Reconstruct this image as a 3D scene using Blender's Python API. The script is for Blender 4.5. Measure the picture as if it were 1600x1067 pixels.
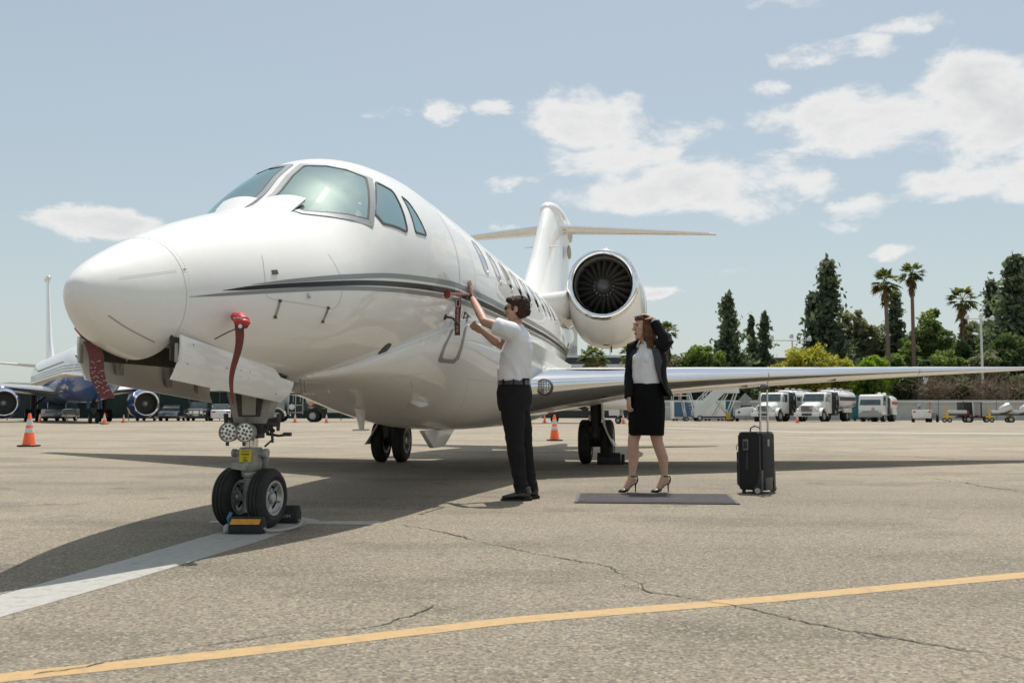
import bpy, bmesh, math, random
import numpy as np
from mathutils import Vector, Matrix, Euler, noise

for _o in list(bpy.data.objects):
    bpy.data.objects.remove(_o, do_unlink=True)
SC = bpy.context.scene
COL = SC.collection
PI = math.pi
rad = math.radians

# ------------------------------------------------------------------ camera
FPX, CAM_H, HORIZON = 1570.0, 0.76, 645.0            # focal length in photo pixels (1600 wide), eye height, horizon row
PITCH = math.atan((HORIZON - 533.5) / FPX)
cam_d = bpy.data.cameras.new('camera')
cam = bpy.data.objects.new('camera', cam_d)
COL.objects.link(cam)
cam_d.sensor_width = 36.0
cam_d.lens = 36.0 * FPX / 1600.0
cam_d.clip_start, cam_d.clip_end = 0.05, 9000.0
cam.location = (0, 0, CAM_H)
cam.rotation_euler = (PI / 2 + PITCH, 0, 0)
cam_d.dof.use_dof = True
cam_d.dof.focus_distance = 9.0
cam_d.dof.aperture_fstop = 7.1
SC.camera = cam
CP, SP = math.cos(PITCH), math.sin(PITCH)


def at(u, v, Y):
    """The point at distance Y (along the ground) that the photograph shows at pixel u, v."""
    dx = (u - 800.0) / FPX
    dv = (v - 533.5) / FPX
    dy, dz = CP + dv * SP, SP - dv * CP
    t = Y / dy
    return Vector((dx * t, Y, CAM_H + dz * t))


def on_ground(u, v):
    dx = (u - 800.0) / FPX
    dv = (v - 533.5) / FPX
    dy, dz = CP + dv * SP, SP - dv * CP
    t = -CAM_H / dz
    return Vector((dx * t, dy * t, 0.0))


# ------------------------------------------------------------------ light, sky, exposure
SUN_TO = Vector((0.088, 0.39, 1.0)).normalized()      # towards the sun (from the lengths of the shadows)
SUN_EL = math.asin(SUN_TO.z)
SUN_AZ = math.atan2(SUN_TO.x, SUN_TO.y)
sun_d = bpy.data.lights.new('sun', 'SUN')
sun_d.energy = 4.4
sun_d.angle = rad(0.53)
sun_d.color = (1.0, 0.955, 0.875)
sun = bpy.data.objects.new('sun', sun_d)
COL.objects.link(sun)
sun.rotation_euler = SUN_TO.to_track_quat('Z', 'Y').to_euler()
SC.view_settings.view_transform = 'Standard'
SC.view_settings.look = 'None'
SC.view_settings.gamma = 1.0
SC.view_settings.exposure = -0.1
SC.view_settings.use_curve_mapping = False
SC.cycles.max_bounces = 6
SC.cycles.diffuse_bounces = 3
SC.cycles.glossy_bounces = 3
SC.cycles.transparent_max_bounces = 6
SC.cycles.caustics_reflective = False
SC.cycles.caustics_refractive = False
SC.cycles.use_denoising = True

world = bpy.data.worlds.new('World')
SC.world = world
world.use_nodes = True
WN, WL = world.node_tree.nodes, world.node_tree.links
WN.clear()


def wn(t, **k):
    n = WN.new(t)
    for a, b in k.items():
        setattr(n, a, b)
    return n


def wmath(op, a, b=None, clamp=False):
    n = wn('ShaderNodeMath', operation=op, use_clamp=clamp)
    for i, x in enumerate((a, b)):
        if x is None:
            continue
        if isinstance(x, (int, float)):
            n.inputs[i].default_value = x
        else:
            WL.new(x, n.inputs[i])
    return n.outputs[0]


def build_sky():
    sky = wn('ShaderNodeTexSky', sky_type='NISHITA')
    sky.sun_disc = False
    sky.sun_elevation = SUN_EL
    sky.sun_rotation = SUN_AZ
    sky.altitude = 200.0
    sky.air_density = 1.0
    sky.dust_density = 2.2
    sky.ozone_density = 1.4
    tc = wn('ShaderNodeTexCoord')
    sep = wn('ShaderNodeSeparateXYZ')
    WL.new(tc.outputs['Generated'], sep.inputs[0])
    x, y, z = sep.outputs
    az = wmath('ARCTAN2', x, y)
    el = wmath('ARCSINE', z)
    # cloud field: fractal noise laid over a flat layer high above the ground, plus the clouds seen over the apron
    zz = wmath('ADD', wmath('MAXIMUM', z, 0.0), 0.22)
    cx, cy = wmath('DIVIDE', x, zz), wmath('DIVIDE', y, zz)
    comb = wn('ShaderNodeCombineXYZ')
    WL.new(az, comb.inputs[0])
    WL.new(wmath('MULTIPLY', el, 1.9), comb.inputs[1])
    WL.new(wmath('MULTIPLY', y, 0.25), comb.inputs[2])
    nz = wn('ShaderNodeTexNoise')
    nz.inputs['Scale'].default_value = 11.0
    nz.inputs['Detail'].default_value = 6.0
    nz.inputs['Roughness'].default_value = 0.6
    nz.inputs['Distortion'].default_value = 0.25
    WL.new(comb.outputs[0], nz.inputs['Vector'])
    n2 = wn('ShaderNodeTexNoise')
    n2.inputs['Scale'].default_value = 2.1
    n2.inputs['Detail'].default_value = 2.0
    c2 = wn('ShaderNodeCombineXYZ')
    WL.new(cx, c2.inputs[0])
    WL.new(cy, c2.inputs[1])
    WL.new(c2.outputs[0], n2.inputs['Vector'])
    blobs = [(930, 188, 84, 30, .98), (1058, 208, 62, 20, .92), (905, 160, 36, 22, .8), (975, 250, 90, 26, .95), (1075, 288, 125, 32, 1.05), (1180, 328, 46, 20, .85), (1235, 290, 48, 16, .85), (868, 238, 40, 14, .6),
             (1300, 198, 62, 30, 1.0), (1400, 182, 80, 38, 1.05), (1520, 152, 88, 48, 1.1), (1610, 190, 70, 52, 1.1), (1205, 188, 46, 20, .8), (1180, 150, 34, 14, .7), (1515, 286, 80, 18, .95), (1605, 276, 60, 28, 1.05),
             (685, 168, 27, 17, .95), (600, 178, 34, 8, .62), (768, 167, 26, 9, .62), (797, 286, 32, 11, .8), (150, 347, 62, 15, .95), (100, 335, 30, 9, .6), (215, 358, 34, 9, .6),
             (1345, 322, 40, 13, .9), (1315, 350, 28, 11, .62), (1130, 423, 36, 8, .72), (1030, 455, 34, 9, .85), (1395, 398, 26, 8, .72),
             (780, 354, 20, 6, .66), (1275, 82, 50, 15, .72), (1360, 68, 28, 12, .7), (1255, 3, 70, 10, .66), (1400, 45, 36, 9, .55), (1525, 25, 50, 12, .5)]
    tot = None
    ae = wn('ShaderNodeCombineXYZ')
    WL.new(az, ae.inputs[0])
    WL.new(el, ae.inputs[1])
    wq = wn('ShaderNodeTexNoise')
    wq.inputs['Scale'].default_value = 16.0
    wq.inputs['Detail'].default_value = 5.0
    wq.inputs['Roughness'].default_value = 0.62
    WL.new(comb.outputs[0], wq.inputs['Vector'])
    wv = wn('ShaderNodeVectorMath', operation='MULTIPLY_ADD')
    WL.new(wq.outputs['Color'], wv.inputs[0])
    wv.inputs[1].default_value = (0.07, 0.034, 0.0)
    wv.inputs[2].default_value = (-0.035, -0.017, 0.0)
    wa = wn('ShaderNodeVectorMath', operation='ADD')
    WL.new(ae.outputs[0], wa.inputs[0])
    WL.new(wv.outputs[0], wa.inputs[1])
    for u, v, su, sv, a in blobs:
        d = at(u, v, 1000.0) - cam.location
        d.normalize()
        a0, e0 = math.atan2(d.x, d.y), math.asin(d.z)
        iu, iv = FPX / (su * 1.25), FPX / (sv * 1.3)
        q = wn('ShaderNodeVectorMath', operation='MULTIPLY_ADD')
        WL.new(wa.outputs[0], q.inputs[0])
        q.inputs[1].default_value = (iu, iv, 0)
        q.inputs[2].default_value = (-a0 * iu, -e0 * iv, 0)
        r = wn('ShaderNodeVectorMath', operation='DOT_PRODUCT')
        WL.new(q.outputs[0], r.inputs[0])
        WL.new(q.outputs[0], r.inputs[1])
        g = wn('ShaderNodeMath', operation='MULTIPLY_ADD')
        WL.new(r.outputs['Value'], g.inputs[0])
        g.inputs[1].default_value = -.45 * a
        g.inputs[2].default_value = a
        tot = g.outputs[0] if tot is None else wmath('MAXIMUM', tot, g.outputs[0])
    tot = wmath('MAXIMUM', tot, 0.0)
    # the same scattered fair-weather cover goes on all round, away from the part of the sky in view
    away = wmath('MULTIPLY', wmath('SUBTRACT', wmath('ABSOLUTE', wmath('SUBTRACT', az, 0.03)), 0.50), 5.0, True)
    high = wmath('MULTIPLY', wmath('SUBTRACT', el, 0.50), 6.0, True)
    other = wmath('MAXIMUM', away, high)
    gen = wmath('MULTIPLY', wmath('MULTIPLY', wmath('SUBTRACT', n2.outputs['Fac'], 0.50), 6.5, True), other)
    tot = wmath('MAXIMUM', tot, gen)
    fac = wmath('ADD', tot, wmath('MULTIPLY', wmath('SUBTRACT', nz.outputs['Fac'], 0.5), 2.6))
    mr = wn('ShaderNodeMapRange', interpolation_type='SMOOTHSTEP')
    WL.new(fac, mr.inputs[0])
    mr.inputs[1].default_value, mr.inputs[2].default_value = 0.36, 0.95
    lim = wmath('MULTIPLY', mr.outputs[0], wmath('MULTIPLY', tot, 3.2, True))
    hor = wmath('MULTIPLY', wmath('MULTIPLY', el, 14.0, True), 0.93)
    mask = wmath('MULTIPLY', lim, hor)
    # haze: the sky of this day is pale; blend a bit of grey white in, more towards the horizon
    hz = wn('ShaderNodeMix', data_type='RGBA')
    up = wmath('MAXIMUM', z, 0.0)
    WL.new(wmath('ADD', wmath('MULTIPLY', wmath('EXPONENT', wmath('MULTIPLY', up, -5.0)), 0.30), 0.36), hz.inputs[0])
    WL.new(sky.outputs[0], hz.inputs[6])
    hz.inputs[7].default_value = SKY_HAZE
    # cloud tone: bright tops, a little greyer in the thick middles
    mx = wn('ShaderNodeMix', data_type='RGBA')
    WL.new(mask, mx.inputs[0])
    WL.new(hz.outputs[2], mx.inputs[6])
    shade = wn('ShaderNodeMix', data_type='RGBA')
    WL.new(wmath('MULTIPLY', wmath('SUBTRACT', fac, 0.75), 1.3, True), shade.inputs[0])
    shade.inputs[6].default_value = CLOUD_LIGHT
    shade.inputs[7].default_value = CLOUD_DARK
    WL.new(shade.outputs[2], mx.inputs[7])
    bg = wn('ShaderNodeBackground')
    bg.inputs['Strength'].default_value = SKY_STRENGTH
    WL.new(mx.outputs[2], bg.inputs['Color'])
    world.cycles.sampling_method = 'MANUAL'
    world.cycles.sample_map_resolution = 256
    out = wn('ShaderNodeOutputWorld')
    WL.new(bg.outputs[0], out.inputs['Surface'])


SKY_STRENGTH = 0.11
SKY_HAZE = (6.6, 7.45, 7.2, 1)
CLOUD_LIGHT = (8.7, 8.6, 8.4, 1)
CLOUD_DARK = (6.7, 6.8, 6.9, 1)
build_sky()


# ------------------------------------------------------------------ materials
def _n(nt, t, **k):
    n = nt.nodes.new(t)
    for a, b in k.items():
        setattr(n, a, b)
    return n


MATS = {}


def pbr(name, col, rough=.5, metal=0.0, coat=0.0, var=0.0, vscale=8.0, bump=0.0, bscale=60.0, spec=.5, coords='Object', detail=5.0, dirt=None, dscale=2.0,
        damt=0.0, emit=None, stretch=None, coat_rough=0.03, sheen=0.0, trans=0.0, rvar=0.0):
    """One Principled material with procedural colour variation, dirt patches, roughness variation and relief."""
    m = bpy.data.materials.new(name)
    m.use_nodes = True
    nt = m.node_tree
    p = nt.nodes['Principled BSDF']
    c = tuple(col) + (1.0,) if len(col) == 3 else tuple(col)
    p.inputs['Base Color'].default_value = c
    p.inputs['Roughness'].default_value = rough
    p.inputs['Metallic'].default_value = metal
    p.inputs['Coat Weight'].default_value = coat
    p.inputs['Coat Roughness'].default_value = coat_rough
    p.inputs['Specular IOR Level'].default_value = spec
    if sheen:
        p.inputs['Sheen Weight'].default_value = sheen
    if trans:
        p.inputs['Transmission Weight'].default_value = trans
    if emit:
        p.inputs['Emission Color'].default_value = tuple(emit[:3]) + (1,)
        p.inputs['Emission Strength'].default_value = emit[3]
    tc = _n(nt, 'ShaderNodeTexCoord')
    vec = tc.outputs[coords]
    if stretch:
        mp = _n(nt, 'ShaderNodeMapping')
        mp.inputs['Scale'].default_value = stretch
        nt.links.new(vec, mp.inputs[0])
        vec = mp.outputs[0]
    colout = None
    if var or rvar:
        t = _n(nt, 'ShaderNodeTexNoise')
        t.inputs['Scale'].default_value = vscale
        t.inputs['Detail'].default_value = detail
        t.inputs['Roughness'].default_value = .62
        nt.links.new(vec, t.inputs['Vector'])
        if var:
            mr = _n(nt, 'ShaderNodeMapRange')
            mr.inputs[1].default_value, mr.inputs[2].default_value = .3, .7
            mr.inputs[3].default_value, mr.inputs[4].default_value = 1 - var, 1 + var
            nt.links.new(t.outputs['Fac'], mr.inputs[0])
            mx = _n(nt, 'ShaderNodeMix', data_type='RGBA', blend_type='MULTIPLY')
            mx.inputs[0].default_value = 1.0
            mx.inputs[6].default_value = c
            nt.links.new(mr.outputs[0], mx.inputs[7])
            colout = mx.outputs[2]
        if rvar:
            mr2 = _n(nt, 'ShaderNodeMapRange')
            mr2.inputs[1].default_value, mr2.inputs[2].default_value = .3, .7
            mr2.inputs[3].default_value, mr2.inputs[4].default_value = max(0, rough - rvar), rough + rvar
            nt.links.new(t.outputs['Fac'], mr2.inputs[0])
            nt.links.new(mr2.outputs[0], p.inputs['Roughness'])
    if dirt:
        t = _n(nt, 'ShaderNodeTexNoise')
        t.inputs['Scale'].default_value = dscale
        t.inputs['Detail'].default_value = 8
        t.inputs['Roughness'].default_value = .68
        nt.links.new(vec, t.inputs['Vector'])
        mr = _n(nt, 'ShaderNodeMapRange', interpolation_type='SMOOTHSTEP')
        mr.inputs[1].default_value, mr.inputs[2].default_value = .48, .72
        mr.inputs[4].default_value = damt
        nt.links.new(t.outputs['Fac'], mr.inputs[0])
        mx = _n(nt, 'ShaderNodeMix', data_type='RGBA')
        nt.links.new(mr.outputs[0], mx.inputs[0])
        if colout:
            nt.links.new(colout, mx.inputs[6])
        else:
            mx.inputs[6].default_value = c
        mx.inputs[7].default_value = tuple(dirt) + (1,)
        colout = mx.outputs[2]
    if colout:
        nt.links.new(colout, p.inputs['Base Color'])
    if bump:
        t = _n(nt, 'ShaderNodeTexNoise')
        t.inputs['Scale'].default_value = bscale
        t.inputs['Detail'].default_value = 4
        nt.links.new(vec, t.inputs['Vector'])
        b = _n(nt, 'ShaderNodeBump')
        b.inputs['Strength'].default_value = bump
        b.inputs['Distance'].default_value = .02
        nt.links.new(t.outputs['Fac'], b.inputs['Height'])
        nt.links.new(b.outputs[0], p.inputs['Normal'])
    MATS[name] = m
    return m


M = MATS
# ------------------------------------------------------------------ mesh helpers
def new_obj(name, me, parent=None, loc=None):
    o = bpy.data.objects.new(name, me)
    COL.objects.link(o)
    if parent is not None:
        o.parent = parent
    if loc is not None:
        o.location = loc
    return o


def tag(o, label=None, cat=None, group=None, kind=None):
    for k, v in (('label', label), ('category', cat), ('group', group), ('kind', kind)):
        if v:
            o[k] = v
    return o


def thing(name, label, cat, loc=(0, 0, 0), rz=0.0, group=None):
    o = bpy.data.objects.new(name, None)
    COL.objects.link(o)
    o.location = loc
    o.rotation_euler = (0, 0, rz)
    o.empty_display_size = .2
    return tag(o, label, cat, group)


def copy_tree(o, parent=None):
    c = o.copy()
    COL.objects.link(c)
    c.parent = parent
    for ch in o.children:
        if ch is not c:
            copy_tree(ch, c)
    return c


def place(o, loc, rz=0.0, label=None, scale=None):
    o.location = loc
    o.rotation_euler = (0, 0, rz)
    if scale:
        o.scale = (scale,) * 3 if isinstance(scale, (int, float)) else scale
    if label:
        o['label'] = label
    return o


class MB:
    """Collects shapes; build() links them as ONE mesh object."""

    def __init__(self):
        self.v, self.f, self.m = [], [], []

    def add(self, V, F, mi=0):
        b = len(self.v)
        self.v.extend(tuple(p) for p in V)
        self.f.extend(tuple(i + b for i in f) for f in F)
        self.m.extend([mi] * len(F))
        return self

    def box(self, c, s, rot=None, mi=0, taper=None):
        hx, hy, hz = s[0] / 2, s[1] / 2, s[2] / 2
        tx, ty = taper if taper else (1, 1)
        P = [(-hx, -hy, -hz), (hx, -hy, -hz), (hx, hy, -hz), (-hx, hy, -hz), (-hx * tx, -hy * ty, hz), (hx * tx, -hy * ty, hz), (hx * tx, hy * ty, hz), (-hx * tx, hy * ty, hz)]
        P = [Vector(p) for p in P]
        if rot is not None:
            R = rot if isinstance(rot, Matrix) else Euler(rot).to_matrix()
            P = [R @ p for p in P]
        c = Vector(c)
        return self.add([p + c for p in P], [(3, 2, 1, 0), (4, 5, 6, 7), (0, 1, 5, 4), (1, 2, 6, 5), (2, 3, 7, 6), (3, 0, 4, 7)], mi)

    def rings(self, R, closed=True, caps=True, mi=0, flip=False):
        n = len(R[0])
        V = [p for r in R for p in r]
        F = []
        for i in range(len(R) - 1):
            for j in range(n if closed else n - 1):
                k = (j + 1) % n
                q = (i * n + j, i * n + k, (i + 1) * n + k, (i + 1) * n + j)
                F.append(q[::-1] if flip else q)
        if caps and closed:
            a, b = tuple(range(n))[::-1], tuple((len(R) - 1) * n + j for j in range(n))
            F += [a[::-1], b[::-1]] if flip else [a, b]
        return self.add(V, F, mi)

    def cyl(self, p0, p1, r0, r1=None, n=16, caps=True, mi=0):
        return self.tube([p0, p1], [r0, r0 if r1 is None else r1], n, caps, mi)

    def tube(self, pts, r, n=8, caps=True, mi=0, flat=None):
        pts = [Vector(p) for p in pts]
        if isinstance(r, (int, float)):
            r = [r] * len(pts)
        R = []
        t0 = (pts[1] - pts[0]).normalized()
        ref = Vector((0, 0, 1)) if abs(t0.z) < .9 else Vector((1, 0, 0))
        x = t0.cross(ref).normalized()
        for i, p in enumerate(pts):
            t = (pts[min(i + 1, len(pts) - 1)] - pts[max(i - 1, 0)]).normalized()
            x = (x - t * x.dot(t)).normalized()
            y = t.cross(x)
            fl = flat if flat else 1.0
            R.append([p + (x * math.cos(a) + y * math.sin(a) * fl) * r[i] for a in [2 * PI * k / n for k in range(n)]])
        return self.rings(R, True, caps, mi)

    def lathe(self, prof, o=(0, 0, 0), axis=(0, 0, 1), n=24, caps=True, mi=0):
        o, ax = Vector(o), Vector(axis).normalized()
        ref = Vector((0, 0, 1)) if abs(ax.z) < .9 else Vector((1, 0, 0))
        x = ax.cross(ref).normalized()
        y = ax.cross(x)
        R = [[o + ax * h + (x * math.cos(a) + y * math.sin(a)) * max(r, 1e-4) for a in [2 * PI * k / n for k in range(n)]] for r, h in prof]
        return self.rings(R, True, caps, mi)

    def ball(self, c, r, nu=16, nv=10, mi=0, rot=None):
        if isinstance(r, (int, float)):
            r = (r, r, r)
        c = Vector(c)
        R = []
        for i in range(nv + 1):
            b = -PI / 2 + PI * i / nv
            cb = max(math.cos(b), 1e-3)
            ring = [Vector((r[0] * cb * math.cos(2 * PI * k / nu), r[1] * cb * math.sin(2 * PI * k / nu), r[2] * math.sin(b))) for k in range(nu)]
            if rot is not None:
                ring = [rot @ p for p in ring]
            R.append([c + p for p in ring])
        return self.rings(R, True, True, mi)

    def prism(self, poly, d0, d1, axes='xz', mi=0):
        """A polygon in the plane given by axes, from depth d0 to d1 along the third axis."""
        def P(a, b, d):
            q = {'x': 0, 'y': 0, 'z': 0}
            q[axes[0]], q[axes[1]] = a, b
            k = [c for c in 'xyz' if c not in axes][0]
            q[k] = d
            return (q['x'], q['y'], q['z'])
        n = len(poly)
        V = [P(a, b, d0) for a, b in poly] + [P(a, b, d1) for a, b in poly]
        F = [tuple(range(n))[::-1], tuple(range(n, 2 * n))] + [(i, (i + 1) % n, n + (i + 1) % n, n + i) for i in range(n)]
        return self.add(V, F, mi)

    def build(self, name, mat, parent=None, smooth=35.0, bevel=0.0, seg=2, loc=None, fix=True):
        me = bpy.data.meshes.new(name)
        me.from_pydata(self.v, [], self.f)
        for x in (mat if isinstance(mat, (list, tuple)) else [mat]):
            me.materials.append(M[x] if isinstance(x, str) else x)
        if any(self.m):
            me.polygons.foreach_set('material_index', self.m)
        if fix or bevel:
            bm = bmesh.new()
            bm.from_mesh(me)
            if bevel:
                bmesh.ops.remove_doubles(bm, verts=bm.verts, dist=1e-5)
                es = [e for e in bm.edges if len(e.link_faces) == 2 and e.calc_face_angle(0) > rad(28)]
                bmesh.ops.bevel(bm, geom=es, offset=bevel, segments=seg, profile=.5, affect='EDGES', clamp_overlap=True)
            bmesh.ops.recalc_face_normals(bm, faces=bm.faces)
            bm.to_mesh(me)
            bm.free()
        if smooth:
            me.polygons.foreach_set('use_smooth', [True] * len(me.polygons))
            me.set_sharp_from_angle(angle=rad(smooth))
        me.update()
        return new_obj(name, me, parent, loc)


def raw_mesh(name, V, F, mats, parent=None, smooth=False, mi=None, loc=None):
    """Numpy vertices (n,3) and faces (m,k) of one size: fast for foliage."""
    V = np.asarray(V, np.float32)
    F = np.asarray(F, np.int32)
    me = bpy.data.meshes.new(name)
    me.vertices.add(len(V))
    me.vertices.foreach_set('co', V.ravel())
    k = F.shape[1]
    me.loops.add(F.size)
    me.loops.foreach_set('vertex_index', F.ravel())
    me.polygons.add(len(F))
    me.polygons.foreach_set('loop_start', np.arange(len(F), dtype=np.int32) * k)
    me.polygons.foreach_set('loop_total', np.full(len(F), k, np.int32))
    for x in (mats if isinstance(mats, (list, tuple)) else [mats]):
        me.materials.append(M[x])
    if mi is not None:
        me.polygons.foreach_set('material_index', np.asarray(mi, np.int32))
    if smooth:
        me.polygons.foreach_set('use_smooth', np.ones(len(F), bool))
    me.update(calc_edges=True)
    me.validate()
    return new_obj(name, me, parent, loc)


def text_obj(s, name, mat, parent, loc, rot, size, depth=.0008, sx=1.0):
    """Lettering as real geometry."""
    cu = bpy.data.curves.new(name, 'FONT')
    cu.body = s
    cu.size = size
    cu.extrude = depth
    cu.align_x = 'CENTER'
    cu.align_y = 'CENTER'
    cu.resolution_u = 2
    tmp = bpy.data.objects.new('tmp', cu)
    COL.objects.link(tmp)
    dg = bpy.context.evaluated_depsgraph_get()
    me = bpy.data.meshes.new_from_object(tmp.evaluated_get(dg))
    bpy.data.objects.remove(tmp, do_unlink=True)
    bpy.data.curves.remove(cu)
    me.name = name
    me.materials.clear()
    me.materials.append(M[mat])
    o = new_obj(name, me, parent, loc)
    o.rotation_euler = rot
    o.scale = (sx, 1, 1)
    return o
# ------------------------------------------------------------------ ground
def ground_mat():
    m = bpy.data.materials.new('apron_asphalt')
    m.use_nodes = True
    nt = m.node_tree
    L = nt.links
    p = nt.nodes['Principled BSDF']
    tc = _n(nt, 'ShaderNodeTexCoord')
    P = tc.outputs['Object']

    def noise_(scale, detail=6, rough=.6, vec=P, stretch=None, dist=0.0):
        if stretch:
            mp = _n(nt, 'ShaderNodeMapping')
            mp.inputs['Scale'].default_value = stretch
            L.new(vec, mp.inputs[0])
            vec = mp.outputs[0]
        t = _n(nt, 'ShaderNodeTexNoise')
        t.inputs['Scale'].default_value = scale
        t.inputs['Detail'].default_value = detail
        t.inputs['Roughness'].default_value = rough
        t.inputs['Distortion'].default_value = dist
        L.new(vec, t.inputs['Vector'])
        return t.outputs['Fac']

    def rng(x, a, b, c, d, smooth=False):
        r = _n(nt, 'ShaderNodeMapRange')
        if smooth:
            r.interpolation_type = 'SMOOTHSTEP'
        L.new(x, r.inputs[0])
        for i, q in enumerate((a, b, c, d)):
            r.inputs[i + 1].default_value = q
        return r.outputs[0]

    def mix(f, a, b, mode='MIX'):
        n = _n(nt, 'ShaderNodeMix', data_type='RGBA', blend_type=mode)
        for sock, x in ((0, f), (6, a), (7, b)):
            if isinstance(x, (int, float)):
                n.inputs[sock].default_value = x
            elif isinstance(x, tuple):
                n.inputs[sock].default_value = x
            else:
                L.new(x, n.inputs[sock])
        return n.outputs[2]

    base = mix(rng(noise_(.35, 5, .62), .35, .68, 0, 1), (0.216, 0.186, 0.140, 1), (0.267, 0.227, 0.168, 1))
    # dark worn patches and tyre-polished tracks
    base = mix(rng(noise_(.8, 5, .66, stretch=(.55, 1.0, 1)), .47, .64, 0, .8, True), base, (0.153, 0.132, 0.103, 1))
    base = mix(rng(noise_(.12, 4, .6, stretch=(.3, 1.4, 1)), .47, .64, 0, .7, True), base, (0.163, 0.139, 0.104, 1))
    base = mix(rng(noise_(.21, 4, .6), .58, .72, 0, .6, True), base, (0.292, 0.249, 0.179, 1))
    # oil spots
    base = mix(rng(noise_(1.7, 2, .5), .64, .74, 0, .6, True), base, (0.102, 0.087, 0.066, 1))
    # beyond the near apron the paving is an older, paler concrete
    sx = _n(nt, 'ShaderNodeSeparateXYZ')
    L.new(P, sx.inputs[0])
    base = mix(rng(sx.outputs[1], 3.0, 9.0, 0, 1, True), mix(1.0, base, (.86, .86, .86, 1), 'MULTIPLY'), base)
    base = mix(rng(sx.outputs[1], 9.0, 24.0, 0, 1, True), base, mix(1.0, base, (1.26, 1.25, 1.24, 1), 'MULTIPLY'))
    # aggregate: pale and dark stones
    vo = _n(nt, 'ShaderNodeTexVoronoi')
    vo.inputs['Scale'].default_value = 95.0
    L.new(P, vo.inputs['Vector'])
    sepc = _n(nt, 'ShaderNodeSeparateColor')
    L.new(vo.outputs['Color'], sepc.inputs[0])
    base = mix(rng(sepc.outputs[0], .0, 1.0, .0, 1.0), mix(1.0, base, (.80, .80, .80, 1), 'MULTIPLY'), mix(1.0, base, (1.45, 1.44, 1.42, 1), 'MULTIPLY'))
    base = mix(rng(sepc.outputs[1], .90, .92, 0, .55), base, (.42, .38, .31, 1))
    base = mix(rng(sepc.outputs[2], .86, .88, 0, .6), base, (.08, .073, .063, 1))
    base = mix(rng(noise_(60, 3, .8), .3, .7, 0, 1), mix(1.0, base, (.74, .74, .74, 1), 'MULTIPLY'), mix(1.0, base, (1.30, 1.30, 1.29, 1), 'MULTIPLY'))
    # hairline crazing
    vc = _n(nt, 'ShaderNodeTexVoronoi', feature='DISTANCE_TO_EDGE')
    vc.inputs['Scale'].default_value = 2.3
    wv = _n(nt, 'ShaderNodeVectorMath', operation='ADD')
    nn = _n(nt, 'ShaderNodeTexNoise')
    nn.inputs['Scale'].default_value = 5.0
    nn.inputs['Detail'].default_value = 3
    L.new(P, nn.inputs['Vector'])
    sc = _n(nt, 'ShaderNodeVectorMath', operation='SCALE')
    sc.inputs['Scale'].default_value = .35
    L.new(nn.outputs['Color'], sc.inputs[0])
    L.new(P, wv.inputs[0])
    L.new(sc.outputs[0], wv.inputs[1])
    L.new(wv.outputs[0], vc.inputs['Vector'])
    thin = rng(vc.outputs['Distance'], .0, .007, 1, 0)
    gate = rng(noise_(.5, 3), .55, .66, 0, .45, True)
    mm = _n(nt, 'ShaderNodeMath', operation='MULTIPLY')
    L.new(thin, mm.inputs[0])
    L.new(gate, mm.inputs[1])
    base = mix(mm.outputs[0], base, (.06, .055, .05, 1))
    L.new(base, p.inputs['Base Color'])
    p.inputs['Roughness'].default_value = .85
    p.inputs['Specular IOR Level'].default_value = .35
    b1 = _n(nt, 'ShaderNodeBump')
    b1.inputs['Strength'].default_value = .35
    b1.inputs['Distance'].default_value = .006
    L.new(vo.outputs['Distance'], b1.inputs['Height'])
    b2 = _n(nt, 'ShaderNodeBump')
    b2.inputs['Strength'].default_value = .2
    b2.inputs['Distance'].default_value = .03
    L.new(noise_(14, 3), b2.inputs['Height'])
    L.new(b1.outputs[0], b2.inputs['Normal'])
    L.new(b2.outputs[0], p.inputs['Normal'])
    MATS['asphalt'] = m


ground_mat()


def paint_mat(name, col, under, wear=.5):
    """Road paint worn through in patches to the asphalt under it."""
    m = pbr(name, col, .7, var=.08, vscale=25, dirt=under, dscale=16, damt=wear, bump=.25, bscale=150)
    return m


paint_mat('white_marking', (.42, .41, .375), (.24, .21, .17), .7)
paint_mat('yellow_marking', (.49, .325, .15), (.28, .22, .145), .75)
pbr('crack_tar', (.07, .062, .054), .95)
pbr('hill_scrub', (.12, .14, .13), .95, var=.3, vscale=.02)

gs = 4500.0
gm = MB()
gm.add([(-gs, -gs, 0), (gs, -gs, 0), (gs, gs, 0), (-gs, gs, 0)], [(0, 1, 2, 3)])
ground = gm.build('ground', 'asphalt', smooth=0, fix=False)
tag(ground, 'worn grey asphalt apron with stains and cracks', kind='structure')


def strip_px(name, top, bot, mat, h):
    """A painted sheet between two polylines read on the ground, h above it."""
    a = [on_ground(*q) for q in top]
    b = [on_ground(*q) for q in bot]
    m = MB()
    for p in a + b:
        p.z = h
    n = len(a)
    m.add(a + b, [(i, i + 1, n + i + 1, n + i) for i in range(n - 1)])
    o = m.build(name, mat, smooth=0)
    tag(o, kind='structure')
    return o


tag(strip_px('yellow_apron_line', [(-160, 1069), (0, 1052), (400, 1010), (800, 963.5), (1200, 931), (1600, 893.5), (1900, 869)],
             [(-160, 1082), (0, 1066), (400, 1022.5), (800, 974.5), (1200, 941), (1600, 903), (1900, 878)], 'yellow_marking', .0012),
    'long faded yellow painted line across the near apron')
tag(strip_px('white_lead_line', [(-420, 1045), (-200, 985), (20, 924), (200, 873), (332, 834.5), (462, 806.5)], [(-420, 1105), (-200, 1028), (17, 959), (215, 902.5), (400, 847), (500, 812.2)], 'white_marking', .0012),
    'broad white painted lead line running up to the nose wheels')
tag(strip_px('white_stop_bar', [(330, 813.4), (440, 813.8), (600, 814.2)], [(326, 816.6), (440, 818.4), (588, 820)], 'white_marking', .0022),
    'short white painted stop bar beside the nose wheels')
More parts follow.
